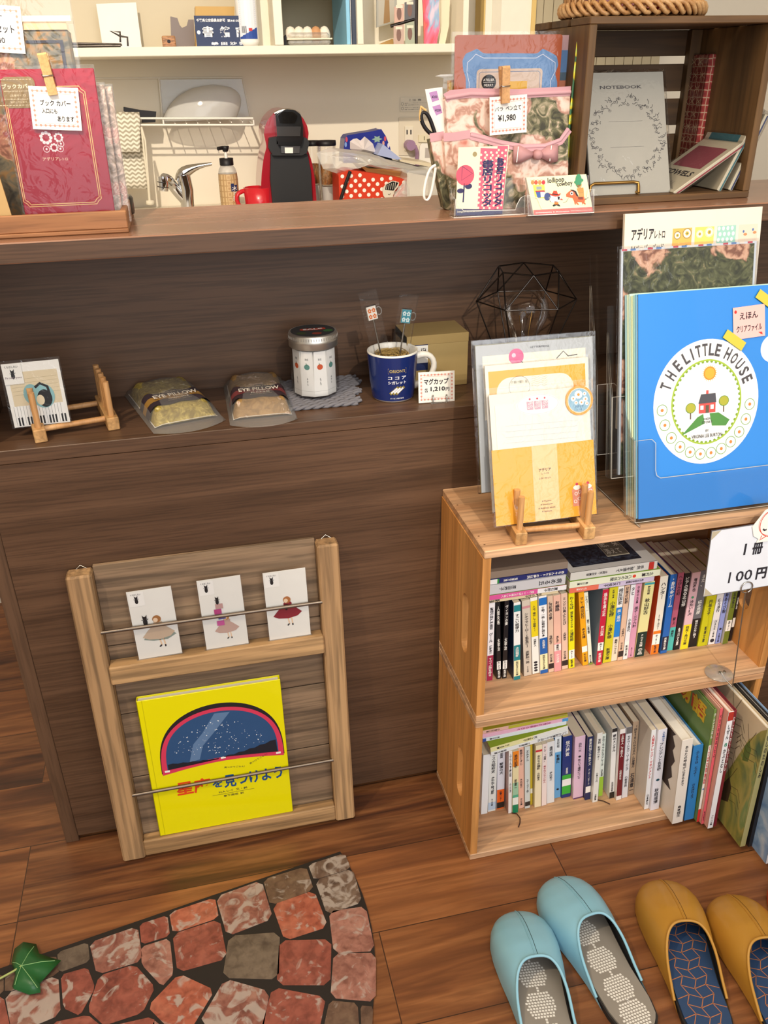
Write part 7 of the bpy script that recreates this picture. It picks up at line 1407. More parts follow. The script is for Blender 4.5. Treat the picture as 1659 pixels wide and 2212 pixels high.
zz = [Py(1400, y_, cy0+cdp).z for y_ in (122, 139, 198, 214, 271, 290)]
yb0, yb1 = cy0+cdp-0.0088, cy0+cdp-0.0006
for z0_, z1_ in ((zz[0], cz1-0.0095), (zz[2], zz[1]), (zz[4], zz[3]), (zt+0.0095, zz[5])):
    b = MB(); b.box(I4, (cx0+0.0005, yb0, z0_), (cx1-0.0005, yb1, z1_), DARKW, 0.0008); b.build('back_slat', t)
for x_ in (cx0+k+0.0005, cx1-k-0.0185): b = MB(); b.box(I4, (x_, yb0-0.0135, zt+0.0095), (x_+0.018, yb0-0.0003, cz1-0.0095), DARKZ, 0.0008); b.build('corner_post', t)
zi = zt+0.0095
# grey notebook on a brass easel
yN = cy0+0.028; f, w_, h2 = leanquad(ZD(215, 1600), ZD(865, 1590), ZD(175, 540), yN, zi+0.004, R(22)); q = PG(f, ZD, [(215, 1595), (865, 1585), (650, 600), (175, 535)])
f = Fr(T(f, 0, 0, 0).translation, f.col[0].to_3d(), f.col[1].to_3d()); w_ = on(f, ZD(865, 1590))[0]; h2 = on(f, ZD(650, 585))[1]
fN = f
t = thing('notebook', 'grey notebook with an ink plant wreath in clear wrap on a brass easel', 'notebook', f)
b = MB(); b.box(f, (0, 0, -0.006), (w_, h2, 0), mat('#a8a49a', 0.6), 0.0006); b.text(f, 'NOTEBOOK', (w_*0.2, h2*0.865, w_*0.72, h2*0.892), 1, mat('#4c4a4c'), bold=0.03)
random.seed(21); LN = mat('#4a484a', 0.7)
for kk in range(150):
    a_ = 2*math.pi*kk/150+random.uniform(-.03, .03); rx_, ry_ = w_*0.42, h2*0.3; rr = random.uniform(0.86, 1.12); x, y = w_*0.5+rx_*rr*math.cos(a_), h2*0.47+ry_*rr*math.sin(a_)
    if rr < 1.02 or True:
        l_ = random.uniform(0.003, 0.007); a2 = a_+random.uniform(-1.6, 1.6)
        b.stroke(f, [(x, y), (x+l_*0.5*math.cos(a2), y+l_*0.5*math.sin(a2)), (x+l_*math.cos(a2+0.5), y+l_*math.sin(a2+0.5))], 0.0008, 1, LN)
        if kk % 3 == 0: b.ring(f, x, y, 0.0022, 0.0014, 0.0006, 1.3, LN, 8)
for yy in (0.6, 0.39): b.stroke(f, [(w_*0.28, h2*yy), (w_*0.7, h2*yy)], 0.0003, 1, LN)
b.build('cover', t); b = MB(); b.box(f, (-0.002, -0.0005, -0.0075), (w_+0.003, h2+0.003, 0.0012), clear('notebook_film', base=0.1, bmp=0.5, wr=22)); b.build('clear_sleeve', t)
g = T(f, 0, 0, 0.004); b = MB(); c_ = PG(g, ZD, [(205, 1560), (210, 1520), (240, 1500), (560, 1485), (600, 1490), (603, 1520), (600, 1600)]); p3 = [T(g, *q_).translation for q_ in c_]; p3[0].z = max(p3[0].z, zi+0.003); p3[-1].z = zi+0.002
b.tube(p3, 0.0022, BRASS, 10); b.tube([p3[0], (p3[0].x, cy0+0.09, zi+0.0025)], 0.0022, BRASS, 8); b.tube([p3[-1], (p3[-1].x-0.004, cy0+0.09, zi+0.0025)], 0.0022, BRASS, 8); tag(b.build('brass_easel'), 'brass wire easel holding the grey notebook', 'easel')
# leaning packs with towels
def lean_pack(label, foot, top, depth_px, wdt, c_side, win, texts=False):
    """thin pack leaning to the right: foot/top are pixels of its front lower-left edge and upper-right edge"""
    a = Py(*foot, cy0+0.015); c = Py(*top, cy0+0.015); a.z = max(a.z, zi+0.001); L = (c-a).length; u = V((0, 1, 0)); v_ = (c-a).normalized()
    f = Fr(a, (0, -1, 0), v_); f = Fr(a+V((0, wdt, 0)), (0, -1, 0), v_); t = thing('towel_pack', label, 'pack', f, 'packs leaning in the dark crate')
    b = MB(); b.box(f, (0, 0, -0.007), (wdt, L, 0), mat('#c9bfa8', 0.6), 0.0006); b.box(f, (0.001, 0.001, -0.0058), (wdt+0.0004, L-0.001, -0.0035), mat(c_side, 0.7))
    b.rect(f, wdt*0.12, L*0.42, wdt*0.88, L*0.8, 1, mat(win, 0.8))
    if texts: b.text(f, 'TOWELS', (wdt*0.12, L*0.27, wdt*0.88, L*0.36), 1, INK, bold=0.03); [b.stroke(f, [(wdt*(0.12+0.07*k_), L*0.08), (wdt*(0.14+0.07*k_), L*0.17)], 0.0005, 1, INK) for k_ in range(9)]
    b.build('card_sleeve', t); b = MB(); b.box(f, (-0.001, -0.0005, -0.0085), (wdt+0.001, L+0.004, 0.0012), CLEAR); b.build('clear_wrap', t)
lean_pack('towel pack with a dusty red window leaning low beside the grey notebook', ZD(880, 1620), ZD(1490, 1135), 0, 0.1, '#8c3c44', '#8c4450', True)
lean_pack('towel pack with a teal window leaning in the dark crate', ZD(1235, 1605), ZD(1590, 900), 0, 0.1, '#3c6c74', '#3c6c78')
lean_pack('towel pack with a navy edge leaning rightmost in the dark crate', ZD(1325, 1610), ZD(1640, 930), 0, 0.1, '#3c4468', '#4c5478')
# red star pattern book at the right wall
def asanoha(name):
    m, nt, b = newmat(name); v = coords(nt, (1, 1, 1), False); vo = nt.nodes.new('ShaderNodeTexVoronoi'); vo.feature = 'DISTANCE_TO_EDGE'; vo.inputs['Scale'].default_value = 95; vo.inputs['Randomness'].default_value = 0.15; nt.links.new(v, vo.inputs['Vector'])
    nt.links.new(ramp(nt, [(0.0, '#e0c8a8'), (0.09, '#b04038'), (0.4, '#8c2c2c')], vo.outputs['Distance']), b.inputs['Base Color']); b.inputs['Roughness'].default_value = 0.6; return m
AS = asanoha('hemp_leaf_print')
M = Matrix.Translation((cx1-k-0.0135, cy0+0.122, zi))@Matrix.Rotation(R(1), 4, 'Y'); t = thing('accordion_book', 'red hemp leaf patterned book at the right wall of the dark crate', 'book', M)
b = MB(); b.box(M, (0, 0, 0), (0.0115, 0.055, 0.18), AS, 0.001); f = Fr(M@V((0, 0.055, 0)), (0, -1, 0), (0, 0, 1))
for i in range(8):
    for j in range(10):
        x, y = 0.01+i*0.0185+(0.009 if j % 2 else 0), 0.008+j*0.018
        if x < 0.05: [b.stroke(f, [(x, y), (x+0.008*math.cos(R(60*q_+30)), y+0.008*math.sin(R(60*q_+30)))], 0.0006, 1, mat('#e4c8a4')) for q_ in range(6)]
b.build('cover', t); b = MB(); b.box(M, (-0.001, -0.001, 0), (0.0122, 0.056, 0.182), CLEAR); b.build('clear_sleeve', t)
# wicker basket
bc = Pz(*ZD(600, 120), cz1+0.0005); bx, by = Py(1373, 40, cy0+0.075).x, cy0+0.088; rx_, ry_ = 0.5*(Py(1515, 30, by-0.05).x-Py(1232, 30, by-0.05).x), 0.075
WK = wood('wicker', '#b07c48', '#cf9e66', '#e0b884', 'X', 60, 1, 0.45, 0.2); zb0 = cz1+0.0005
t = thing('wicker_basket', 'light brown wicker basket with braided foot on the dark crate', 'basket', (bx, by, zb0))
b = MB(); n = 120
for ph in range(3):
    b.tube([(bx+(rx_+0.004*math.sin(a_*15+ph*2.094)+0.003)*math.cos(a_), by+(ry_+0.004*math.sin(a_*15+ph*2.094)+0.003)*math.sin(a_), zb0+0.0105+0.007*math.cos(a_*15+ph*2.094)) for a_ in [2*math.pi*i/n for i in range(n)]], 0.0031, WK, 7, closed=True)
b.build('braided_foot', t)
b = MB()
for i in range(34):
    a_ = 2*math.pi*i/34
    for da in (-0.03, 0.03): b.tube([(bx+rx_*math.cos(a_+da)*s_, by+ry_*math.sin(a_+da)*s_, zb0+z_) for s_, z_ in ((0.98, 0.006), (1.0, 0.03), (1.06, 0.075), (1.1, 0.1))], 0.0022, WK, 6)
b.build('stakes', t)
b = MB()
for r_ in range(5):
    b.tube([(bx+rx_*(1.0+0.05*(r_/5))*(1+0.02*math.sin(a_*17+math.pi*(r_ % 2)))*math.cos(a_), by+ry_*(1.0+0.05*(r_/5))*(1+0.02*math.sin(a_*17+math.pi*(r_ % 2)))*math.sin(a_), zb0+0.072+0.006*r_) for a_ in [2*math.pi*i/n for i in range(n)]], 0.0028, WK, 6, closed=True)
b.tube([(bx+rx_*1.12*math.cos(2*math.pi*i/40), by+ry_*1.12*math.sin(2*math.pi*i/40), zb0+0.105) for i in range(40)], 0.005, WK, 8, closed=True)
b.lathe(Matrix.Translation((bx, by, zb0))@Matrix.Diagonal((1, ry_/rx_, 1, 1)), [(0, 0.008), (rx_*0.96, 0.008)], WK, 32); b.build('weave', t)
b = MB(); b.box(Matrix.Translation((bx+0.0, by-0.01, zb0+0.0115)), (-0.07, -0.028, 0), (0.02, 0.03, 0.05), mat('#d8a0ac', 0.6), 0.004); tag(b.build('pink_pouch'), 'pink packet seen through the wicker basket', 'pouch')
b = MB(); b.box(Matrix.Translation((bx+0.05, by-0.01, zb0+0.0115)), (-0.02, -0.025, 0), (0.03, 0.03, 0.045), mat('#c0324c', 0.6), 0.004); tag(b.build('red_pouch'), 'red packet seen through the wicker basket', 'pouch')

# ------------------------------------------------------------------ kitchen behind the counter
YC = 1.1; YW = 1.4
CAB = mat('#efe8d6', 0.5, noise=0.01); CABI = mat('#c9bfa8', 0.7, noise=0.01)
zc0, zc1 = Py(610, 118, YC).z, Py(610, 98, YC).z
xR = Py(985, 100, YC).x+0.09; xL = -0.55
t = thing('wall_cabinet', 'white open wall cabinet with compartments above the sink', 'cabinet', (0.3, YC, zc0))
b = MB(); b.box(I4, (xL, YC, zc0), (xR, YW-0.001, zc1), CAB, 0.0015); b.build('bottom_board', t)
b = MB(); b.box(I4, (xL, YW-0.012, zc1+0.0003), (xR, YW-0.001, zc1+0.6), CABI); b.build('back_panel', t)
b = MB(); b.box(I4, (xL, YC, zc1+0.6), (xR, YW-0.001, zc1+0.62), CAB, 0.001); b.build('top_board', t)
for p0, p1 in ((592, 611), (772, 785), (1000, 1012)):
    b = MB(); b.box(I4, (Py(p0, 60, YC).x, YC-0.0008, zc1+0.0003), (Py(p1, 60, YC).x, YW-0.0125, zc1+0.5997), CAB, 0.001); b.build('divider', t)
zi_ = Py(680, -2, YC+0.25).z
b = MB(); b.box(I4, (Py(612, 60, YC).x+0.001, YC+0.02, zi_), (Py(771, 60, YC).x, YW-0.0125, zi_+0.016), CAB); b.build('inner_shelf', t)
zk = zc1+0.0005
def Kf(y): return front(0, y, 0)
def kp(f, Z, pts): return PG(f, Z, pts)
# standing objects in the cabinet
def slab_at(name, label, cat, pts, y, th, m, Z=ZA, group=None, art=None, base=zk, side=None):
    f = Kf(y); q = PG(f, Z, pts); lo = min(p_[1] for p_ in q); q = [(x, v_ if v_ > lo+0.012 else base) for x, v_ in q] if base is not None else q
    ar = sum(q[i][0]*q[(i+1) % len(q)][1]-q[(i+1) % len(q)][0]*q[i][1] for i in range(len(q)))
    if ar < 0: q = list(reversed(q))
    b = MB(); b.prism(f, q, -th, 0, m, side)
    if art: art(b, f)
    o = b.build(name); tag(o, label, cat, group); return o
slab_at('white_board', 'white blank board leaning at the back of the wall cabinet', 'board', [(655, 285), (905, 285), (870, 15), (615, 25)], YC+0.24, 0.006, mat('#e8e4e0', 0.5))
t = thing('wire_rack', 'black wire stand lying on the cabinet bottom at the left', 'rack', (0.1, YC+0.06, zk)); b = MB(); f = Kf(YC+0.05)
P3 = lambda x, y, d=0: V((on(f, ZA(x, y))[0], YC+0.05+d, on(f, ZA(x, y))[1]))
for dz in (0, 0.012):
    b.tube([V((P3(380, 285).x, YC+0.05+dz*3, zk+0.004)), V((P3(770, 285).x, YC+0.05+dz*3, zk+0.004+dz*0.2))], 0.003, BLKMETAL, 8); b.tube([V((P3(380, 268).x, YC+0.09+dz*3, zk+0.012)), V((P3(770, 268).x, YC+0.09+dz*3, zk+0.008))], 0.002, BLKMETAL, 8)
b.tube([P3(770, 270), P3(768, 205), P3(705, 198), P3(770, 232), P3(815, 238), V((P3(817, 285).x, YC+0.05, zk+0.003))], 0.0022, BLKMETAL, 8); b.build('wire', t)
slab_at('grey_bracket', 'grey plastic bracket with a round notch in the wall cabinet', 'bracket', [(1095, 285), (1245, 285), (1240, 125), (1205, 125), (1195, 165), (1165, 178), (1150, 160), (1135, 115), (1090, 105)], YC+0.12, 0.02, mat('#7c706c', 0.4))
b = MB(); q = on(Kf(YC+0.05), ZA(1040, 285)); q1 = on(Kf(YC+0.05), ZA(1120, 228)); b.box(I4, (q[0], YC+0.05, zk), (q1[0], YC+0.085, q1[1]), wood('small_block', '#8c5c34', '#a8744c', '#bc8c60', 'X', 40, 0.2), 0.002); b.ell(front(0, YC+0.05, 0), (q[0]+q1[0])/2, (zk+q1[1])/2, 0.004, 0.004, 1, INK, 14); tag(b.build('wooden_block'), 'small wooden block beside the grey bracket in the cabinet', 'block')
KRA = mat('#c8a468', 0.8)
slab_at('cardboard_box', 'flat yellow brown cardboard box behind the navy sign', 'box', [(1250, 285), (1500, 285), (1500, 42), (1250, 40)], YC+0.1, 0.06, KRA)
def navysign(b, f):
    Wt = mat('#e4e6ec', 0.5, noise=0); o = lambda a, c: (*on(f, ZA(*a)), *on(f, ZA(*c)))
    b.text(f, '千葉県公安委員会許可', o((1258, 142), (1440, 118)), 1, Wt, bold=0.03); b.text(f, '第441050', o((1455, 142), (1540, 122)), 1, Wt, bold=0.02)
    b.text(f, '書', o((1300, 238), (1362, 168)), 1, Wt, bold=0.05); b.text(f, '籍', o((1410, 238), (1468, 168)), 1, Wt, bold=0.05); b.text(f, '商', o((1512, 238), (1572, 168)), 1, Wt, bold=0.05); b.text(f, '嶋 田 沙 弥', o((1355, 290), (1575, 266)), 1, Wt, bold=0.03)
    q = on(f, ZA(1272, 207)); b.ell(f, q[0], q[1], 0.004, 0.004, 1, STEEL, 12)
slab_at('shop_licence_sign', 'navy blue sign with white brush style characters in the cabinet', 'sign', [(1260, 285), (1600, 285), (1598, 100), (1240, 100)], YC+0.03, 0.004, mat('#1f2f56', 0.4), art=navysign)
# detergent bottle
J = Matrix.Translation((Py(537, 60, YC+0.02).x, YC+0.045, zk)); rB = 0.5*(Py(561, 60, YC+0.04).x-Py(514, 60, YC+0.04).x)
t = thing('detergent_bottle', 'white bottle with a blue printed label in the wall cabinet', 'bottle', J)
b = MB(); b.lathe(J, [(0, 0.001), (rB*0.8, 0.0), (rB, 0.01), (rB, 0.16), (rB*0.8, 0.19), (rB*0.4, 0.205), (rB*0.4, 0.23), (0, 0.23)], mat('#efefee', 0.4), 36); b.build('body', t)
b = MB()
def wrap(draw, rr, cx_, cy_):
    s = MB(); draw(s, I4)
    for v_ in s.v: a_ = v_[0]/rr; b.v.append((cx_+(rr+0.0005+v_[2]*2)*math.sin(a_), cy_-(rr+0.0005+v_[2]*2)*math.cos(a_), v_[1]))
    n0 = len(b.v)-len(s.v)
    for j, fc in enumerate(s.f): b.f.append([n0+q_ for q_ in fc]); b.mi.append(b.mat_i(s.mats[s.mi[j]])); b.sm.append(False)
def lab(s, f):
    BL_ = mat('#2c4c9c', 0.5); z = zk
    for i in range(6): s.rect(f, -0.022+0.0073*i, z+0.014, -0.0147+0.0073*i, z+0.19, 0, mat('#e4e8f0', 0.5))
    for i in range(6): s.poly(f, [(-0.022+0.0073*i, z+0.014), (-0.0147+0.0073*i, z+0.014), (-0.0147+0.0073*i, z+0.02+0.0035*i), (-0.022+0.0073*i, z+0.018+0.0035*i)], 1, BL_)
    s.rect(f, -0.02, z+0.112, 0.02, z+0.118, 1, BL_); s.rect(f, -0.02, z+0.096, 0.02, z+0.099, 1, BL_); s.ell(f, -0.012, z+0.128, 0.0075, 0.0085, 1, BL_, 18)
    for k_ in range(12): s.rect(f, -0.019, z+0.09-0.0042*k_, 0.019, z+0.0915-0.0042*k_, 1, mat('#9ca4b8', 0.5))
    s.rect(f, 0.0, z+0.03, 0.008, z+0.036, 2, mat('#c83c3c')); [s.rect(f, -0.016+0.002*k_, z+0.026, -0.015+0.002*k_, z+0.04, 1, INK) for k_ in range(6)]
wrap(lab, rB, J.translation.x, J.translation.y); b.build('label', t)
slab_at('plastic_tray', 'white rounded plastic tray standing behind the detergent bottle', 'tray', [(10, 350), (160, 350), (180, 335), (165, 0), (10, -60)], YC+0.1, 0.02, mat('#e6e0d0', 0.5), Z=ZB)
# egg carton
t = thing('egg_carton', 'clear plastic egg carton with eggs in the wall cabinet', 'egg carton', (Py(670, 90, YC+0.04).x, YC+0.06, zk)); x0, x1 = Py(*ZB(300, 340), YC+0.03).x, Py(*ZB(632, 340), YC+0.03).x; zt1 = Py(*ZB(450, 250), YC+0.03).z; zm = Py(*ZB(450, 308), YC+0.03).z
b = MB(); b.box(I4, (x0, YC+0.03, zk+0.001), (x1, YC+0.1, zm), clear('carton_plastic', base=0.1, milky=0.25, bmp=0.1), 0.004); b.box(I4, (x0-0.003, YC+0.027, zm), (x1+0.003, YC+0.103, zm+0.003), mat('#e8e0c8', 0.4)); b.build('base', t)
b = MB(); b.box(I4, (x0+0.002, YC+0.032, zm+0.003), (x1-0.002, YC+0.098, zt1), clear('carton_lid', base=0.12, milky=0.12, bmp=0.1), 0.006); b.build('lid', t)
eggs = []
for k_ in range(5):
    ex_ = x0+(x1-x0)*(k_+0.5)/5
    b = MB(); J = Matrix.Translation((ex_, YC+0.06, zk+0.004)); b.lathe(J, [(0, 0), (0.008, 0.002), (0.0135, 0.011), (0.0145, 0.018), (0.012, 0.028), (0.007, 0.035), (0, 0.037)], mat('#c89468' if k_ == 3 else '#eee6d6', 0.6), 20)
    tag(b.build('egg'), 'brown egg in the clear carton' if k_ == 3 else 'white egg, %s in the clear carton' % ('first from the left', 'second from the left', 'third from the left', '', 'rightmost')[k_], 'egg', 'eggs in the carton')
b = MB(); f = Kf(YC+0.04); q = PG(f, ZB, [(265, 350), (298, 350), (295, 270), (268, 285)]); b.prism(f, [(q[0][0], zk), (q[1][0]-0.004, zk), (q[2][0]-0.004, q[2][1]), q[3]], -0.03, 0, BLACK); tag(b.build('black_clip'), 'small black clip beside the egg carton', 'clip')
# upright files
for nm, c_, p0, p1, lb in (('file_spine', '#8cc8e8', 755, 786, 'light blue upright file at the cabinet divider'), ('file_spine', '#e4e4e4', 788, 795, 'thin white file between the blue and the navy one'), ('file_spine', '#3c4456', 797, 838, 'dark navy upright file at the cabinet divider')):
    x0, x1 = Py(*ZB(p0, 300), YC+0.015).x, Py(*ZB(p1, 300), YC+0.015).x; b = MB(); b.box(I4, (x0, YC+0.015, zk), (x1-0.0006, YC+0.2, zk+0.26), mat(c_, 0.4), 0.001); tag(b.build(nm), lb, 'file', 'files in the wall cabinet')
# right compartment: picture pockets and cards
slab_at('display_sheet', 'white panel standing behind the photo pockets in the cabinet', 'panel', [(880, 350), (1560, 350), (1560, -80), (880, -80)], YC+0.22, 0.006, mat('#ece6d6', 0.5), Z=ZB)
slab_at('framed_print', 'grey framed print hanging behind the photo pockets', 'print', [(985, 215), (1145, 170), (1145, -60), (985, -60)], YC+0.16, 0.006, mat('#a8a8a0', 0.4), Z=ZB, base=None, art=lambda b, f: (b.poly(f, PG(f, ZB, [(1000, 200), (1125, 165), (1125, -50), (1000, -50)])[::1], 1, mat('#b8b4a8', 0.5)), b.poly(f, PG(f, ZB, [(1040, 185), (1090, 172), (1085, 0), (1050, 0)]), 2, mat('#9c7c54', 0.6))))
t = thing('photo_pockets', 'black wire photo holder with hanging picture cards in the cabinet', 'photo holder', (Py(870, 90, YC+0.08).x, YC+0.08, zk)); f = Kf(YC+0.08)
b = MB()
for pts_ in ([(1295, 350), (1300, -60)], [(1095, 205), (1290, 145)], [(1280, 350), (1290, -60)]): b.tube([T(f, *on(f, ZB(*p_))).translation for p_ in pts_], 0.004, BLKMETAL, 8)
b.build('wire_frame', t)
for pts_, c_ in (([(1115, 345), (1195, 350), (1195, 190), (1115, 205)], '#b89c8c'), ([(1205, 350), (1280, 350), (1275, 165), (1205, 185)], '#9ca48c'), ([(1120, 180), (1195, 165), (1195, 30), (1120, 55)], '#c8a08c'), ([(1200, 160), (1280, 140), (1280, 0), (1200, 20)], '#54504e')):
    q = PG(f, ZB, pts_); b = MB(); b.prism(T(f, 0, 0, 0.006), q, -0.002, 0, mat(c_, 0.4, coat=0.4)); cx_ = sum(p_[0] for p_ in q)/4; cy_ = sum(p_[1] for p_ in q)/4; b.ell(T(f, 0, 0, 0.006), cx_, cy_, 0.006, 0.014, 1, mat('#7c6058'), 14); b.rect(T(f, 0, 0, 0.006), cx_-0.008, cy_+0.012, cx_+0.009, cy_+0.018, 2, mat('#e4dcc8')); b.build('picture_card', t)
slab_at('photo_mount', 'small light wooden photo mount lying behind the photo cards', 'frame', [(975, 350), (1120, 350), (1115, 300), (980, 335)], YC+0.12, 0.01, mat('#b08c54', 0.6), Z=ZB)
m_, nt, bb = newmat('foil_print'); v = coords(nt, (1, 1, 0.5)); n_ = noise(nt, v, 22, 3, 1.2); nt.links.new(ramp(nt, [(0.35, '#e0802c'), (0.45, '#d8404c'), (0.55, '#e06c8c'), (0.62, '#8cb0d0'), (0.72, '#e8c8d8')], n_), bb.inputs['Base Color']); bb.inputs['Roughness'].default_value = 0.2
slab_at('foil_poster', 'glossy red and pink curled poster in the right compartment', 'poster', [(1355, 350), (1455, 350), (1480, 200), (1470, 60), (1480, -60), (1340, -60), (1350, 100)], YC+0.04, 0.003, m_, Z=ZB, side=mat('#a8603c'))
slab_at('curled_paper', 'cream curled paper edge beside the glossy poster', 'paper', [(1470, 350), (1520, 350), (1550, 200), (1560, -60), (1490, -60), (1490, 200)], YC+0.06, 0.002, mat('#e8dcc0', 0.6), Z=ZB)
# white window frame and pleated blind at the right of the cabinet
x0, x1, x2 = Py(1038, 80, 1.36).x, Py(1136, 80, 1.36).x, Py(1300, 80, 1.36).x
b = MB(); b.box(I4, (x0, 1.33, 0), (x1, 1.399, 2.5), mat('#f2ecdc', 0.5)); YE = mat('#e0c078', 0.5)
b.box(I4, (x0-0.004, 1.326, 0), (x0, 1.399, 2.5), YE); b.box(I4, (x1, 1.326, 0), (x1+0.012, 1.399, 2.5), YE); b.box(I4, (x0+0.02, 1.328, 0.002), (x0+0.045, 1.3299, 2.49), mat('#e4dcc8', 0.5)); struct(b, 'door_1', fr=I4)
b = MB(); 
for k_ in range(14): xx = x1+0.014+0.028*k_; b.box(I4, (xx, 1.345, 0.9), (xx+0.026, 1.36-0.004*(k_ % 2), 2.4), mat('#b8ac90', 0.8))
tag(b.build('pleated_blind'), 'beige pleated vertical blind beside the white door frame', 'blind')

# sink counter and everything standing on it
zs_ = 0.87
t = thing('sink_counter', 'white kitchen sink counter along the back wall', 'counter', (0.4, 1.1, 0)); b = MB(); b.box(I4, (-0.9, 0.84, 0.0), (1.5, 1.399, zs_-0.03), mat('#e4dccb', 0.5)); b.build('cabinet_body', t); b = MB(); b.box(I4, (-0.9, 0.83, zs_-0.03), (1.5, 1.399, zs_), mat('#d8d0bf', 0.35), 0.003); b.build('worktop', t)
zs_ += 0.0005
def kx(px, y, py=400): return Py(px, py, y).x
# wire shelf on the wall
t = thing('wire_shelf', 'white wire shelf with frosted splash board on the kitchen wall', 'shelf', (Py(440, 260, 1.3).x, 1.39, Py(440, 262, 1.3).z)); WW = mat('#eeeae0', 0.4); f = Kf(1.26); fb = Kf(1.388)
b = MB()
for yy in (757, 800): b.tube([T(f, *on(f, ZA(x_, yy))).translation for x_ in (890, 1240, 1620)], 0.0026, WW, 8)
q0, q1 = on(f, ZA(1048, 800)), on(f, ZA(1625, 800))
for x_, z_ in (q0, q1, on(f, ZA(890, 800))): b.tube([(x_, 1.26, z_), (x_, 1.388, z_+0.004)], 0.0022, WW, 8); b.tube([(x_, 1.26, z_), (x_, 1.26, z_+0.012)], 0.0022, WW, 8)
for k_ in range(9): x_ = q0[0]+(q1[0]-q0[0])*k_/8; b.tube([(x_, 1.26, q0[1]+0.002), (x_, 1.388, q0[1]+0.004)], 0.0014, WW, 6)
pts_ = [(600, 500), (1550, 495), (1600, 740)]; b.tube([T(fb, *on(fb, ZA(*p_))).translation for p_ in pts_], 0.002, WW, 8); b.tube([T(fb, *on(fb, ZA(*p_))).translation for p_ in ((1017, 500), (1045, 800))], 0.0022, WW, 8); b.build('wire_frame', t)
b = MB(); b.prism(T(fb, 0, 0, -0.004), PG(fb, ZA, [(1030, 790), (1600, 745), (1545, 505), (1025, 510)]), -0.002, 0, clear('splash_board', base=0.05, milky=0.3, bmp=0.05)); b.build('splash_board', t)
# frosted bowl cover on the shelf
zsh = q0[1]+0.0055; t = None
b = MB(); cxb = Py(*ZA(1270, 700), 1.32).x; rb = 0.5*(Py(*ZA(1530, 740), 1.32).x-Py(*ZA(1055, 740), 1.32).x); hb_ = Py(*ZA(1400, 545), 1.32).z-zsh
b.grid(lambda u, v_: (cxb+rb*(1-v_**3)**0.5*math.cos(2*math.pi*u)+0.045*v_, 1.32+0.045*(1-v_**3)**0.5*math.sin(2*math.pi*u), zsh+0.002+hb_*v_), 32, 12, clear('frosted_bowl', base=0.08, milky=0.42, bmp=0.15), True); tag(b.build('frosted_bowl', solid=0.0012), 'frosted bag like bowl cover on the white wire shelf', 'bowl')
slab_at('black_pouch', 'black folded pouch on the white wire shelf', 'pouch', [(830, 790), (995, 790), (1000, 715), (900, 705), (790, 685), (790, 710), (830, 735)], 1.3, 0.02, BLACK, base=zsh-0.0005)
# waffle towel
m_, nt, bb = newmat('wavy_towel'); tc = nt.nodes.new('ShaderNodeTexCoord'); sx_ = nt.nodes.new('ShaderNodeSeparateXYZ'); nt.links.new(tc.outputs['Object'], sx_.inputs[0])
def mth(op, a, c=None):
    n = nt.nodes.new('ShaderNodeMath'); n.operation = op
    for i, q_ in enumerate((a, c)):
        if q_ is None: continue
        if hasattr(q_, 'links'): nt.links.new(q_, n.inputs[i])
        else: n.inputs[i].default_value = q_
    return n.outputs[0]
wv = mth('MULTIPLY', mth('SINE', mth('MULTIPLY', sx_.outputs['X'], 420)), 0.0022); st = mth('SINE', mth('MULTIPLY', mth('ADD', sx_.outputs['Z'], wv), 620)); nt.links.new(ramp(nt, [(0.35, '#b0a894'), (0.6, '#ece6d6')], mth('MULTIPLY_ADD', st, 0.5) if False else mth('ADD', mth('MULTIPLY', st, 0.5), 0.5)), bb.inputs['Base Color']); bb.inputs['Roughness'].default_value = 0.9
f = Kf(1.25); f2 = Kf(1.285); b = MB()
def cloth(Z, pts4, y, amp):
    f = Kf(y); q = PG(f, Z, pts4); b.grid(lambda u, v_: ((q[0][0]*(1-u)+q[1][0]*u)*(1-v_)+(q[3][0]*(1-u)+q[2][0]*u)*v_, y+amp*math.sin(u*9)*(1-v_*0.7), (q[0][1]*(1-u)+q[1][1]*u)*(1-v_)+(q[3][1]*(1-u)+q[2][1]*u)*v_), 16, 10, m_, True)
cloth(ZA, [(640, 970), (895, 975), (895, 745), (640, 745)], 1.245, 0.003); cloth(ZA, [(620, 1195), (945, 1210), (905, 760), (640, 760)], 1.275, 0.003)
q = [on(Kf(1.26), ZA(*p_)) for p_ in ((640, 745), (895, 745))]; b.tube([(q[0][0], 1.26, q[0][1]-0.001), (q[1][0], 1.26, q[1][1]-0.001)], 0.011, m_, 10)
tag(b.build('waffle_towel', solid=0.001), 'cream towel with grey wavy stripes hanging from the wire shelf', 'towel')
b = MB(); f = Kf(1.24); b.tube([T(f, *on(f, ZA(*p_))).translation for p_ in ((905, 810), (925, 1000), (945, 1150), (955, 1290), (985, 1310), (960, 1300), (950, 1150), (930, 900), (905, 812))], 0.0026, mat('#e0d8c4', 0.8), 8); b.lathe(Matrix.Translation(T(f, *on(f, ZA(965, 1315))).translation), [(0, 0), (0.012, 0.003), (0.01, 0.012), (0, 0.014)], mat('#e0d8c4', 0.8), 12); tag(b.build('cotton_string'), 'cream cotton cord hanging beside the towel', 'cord')
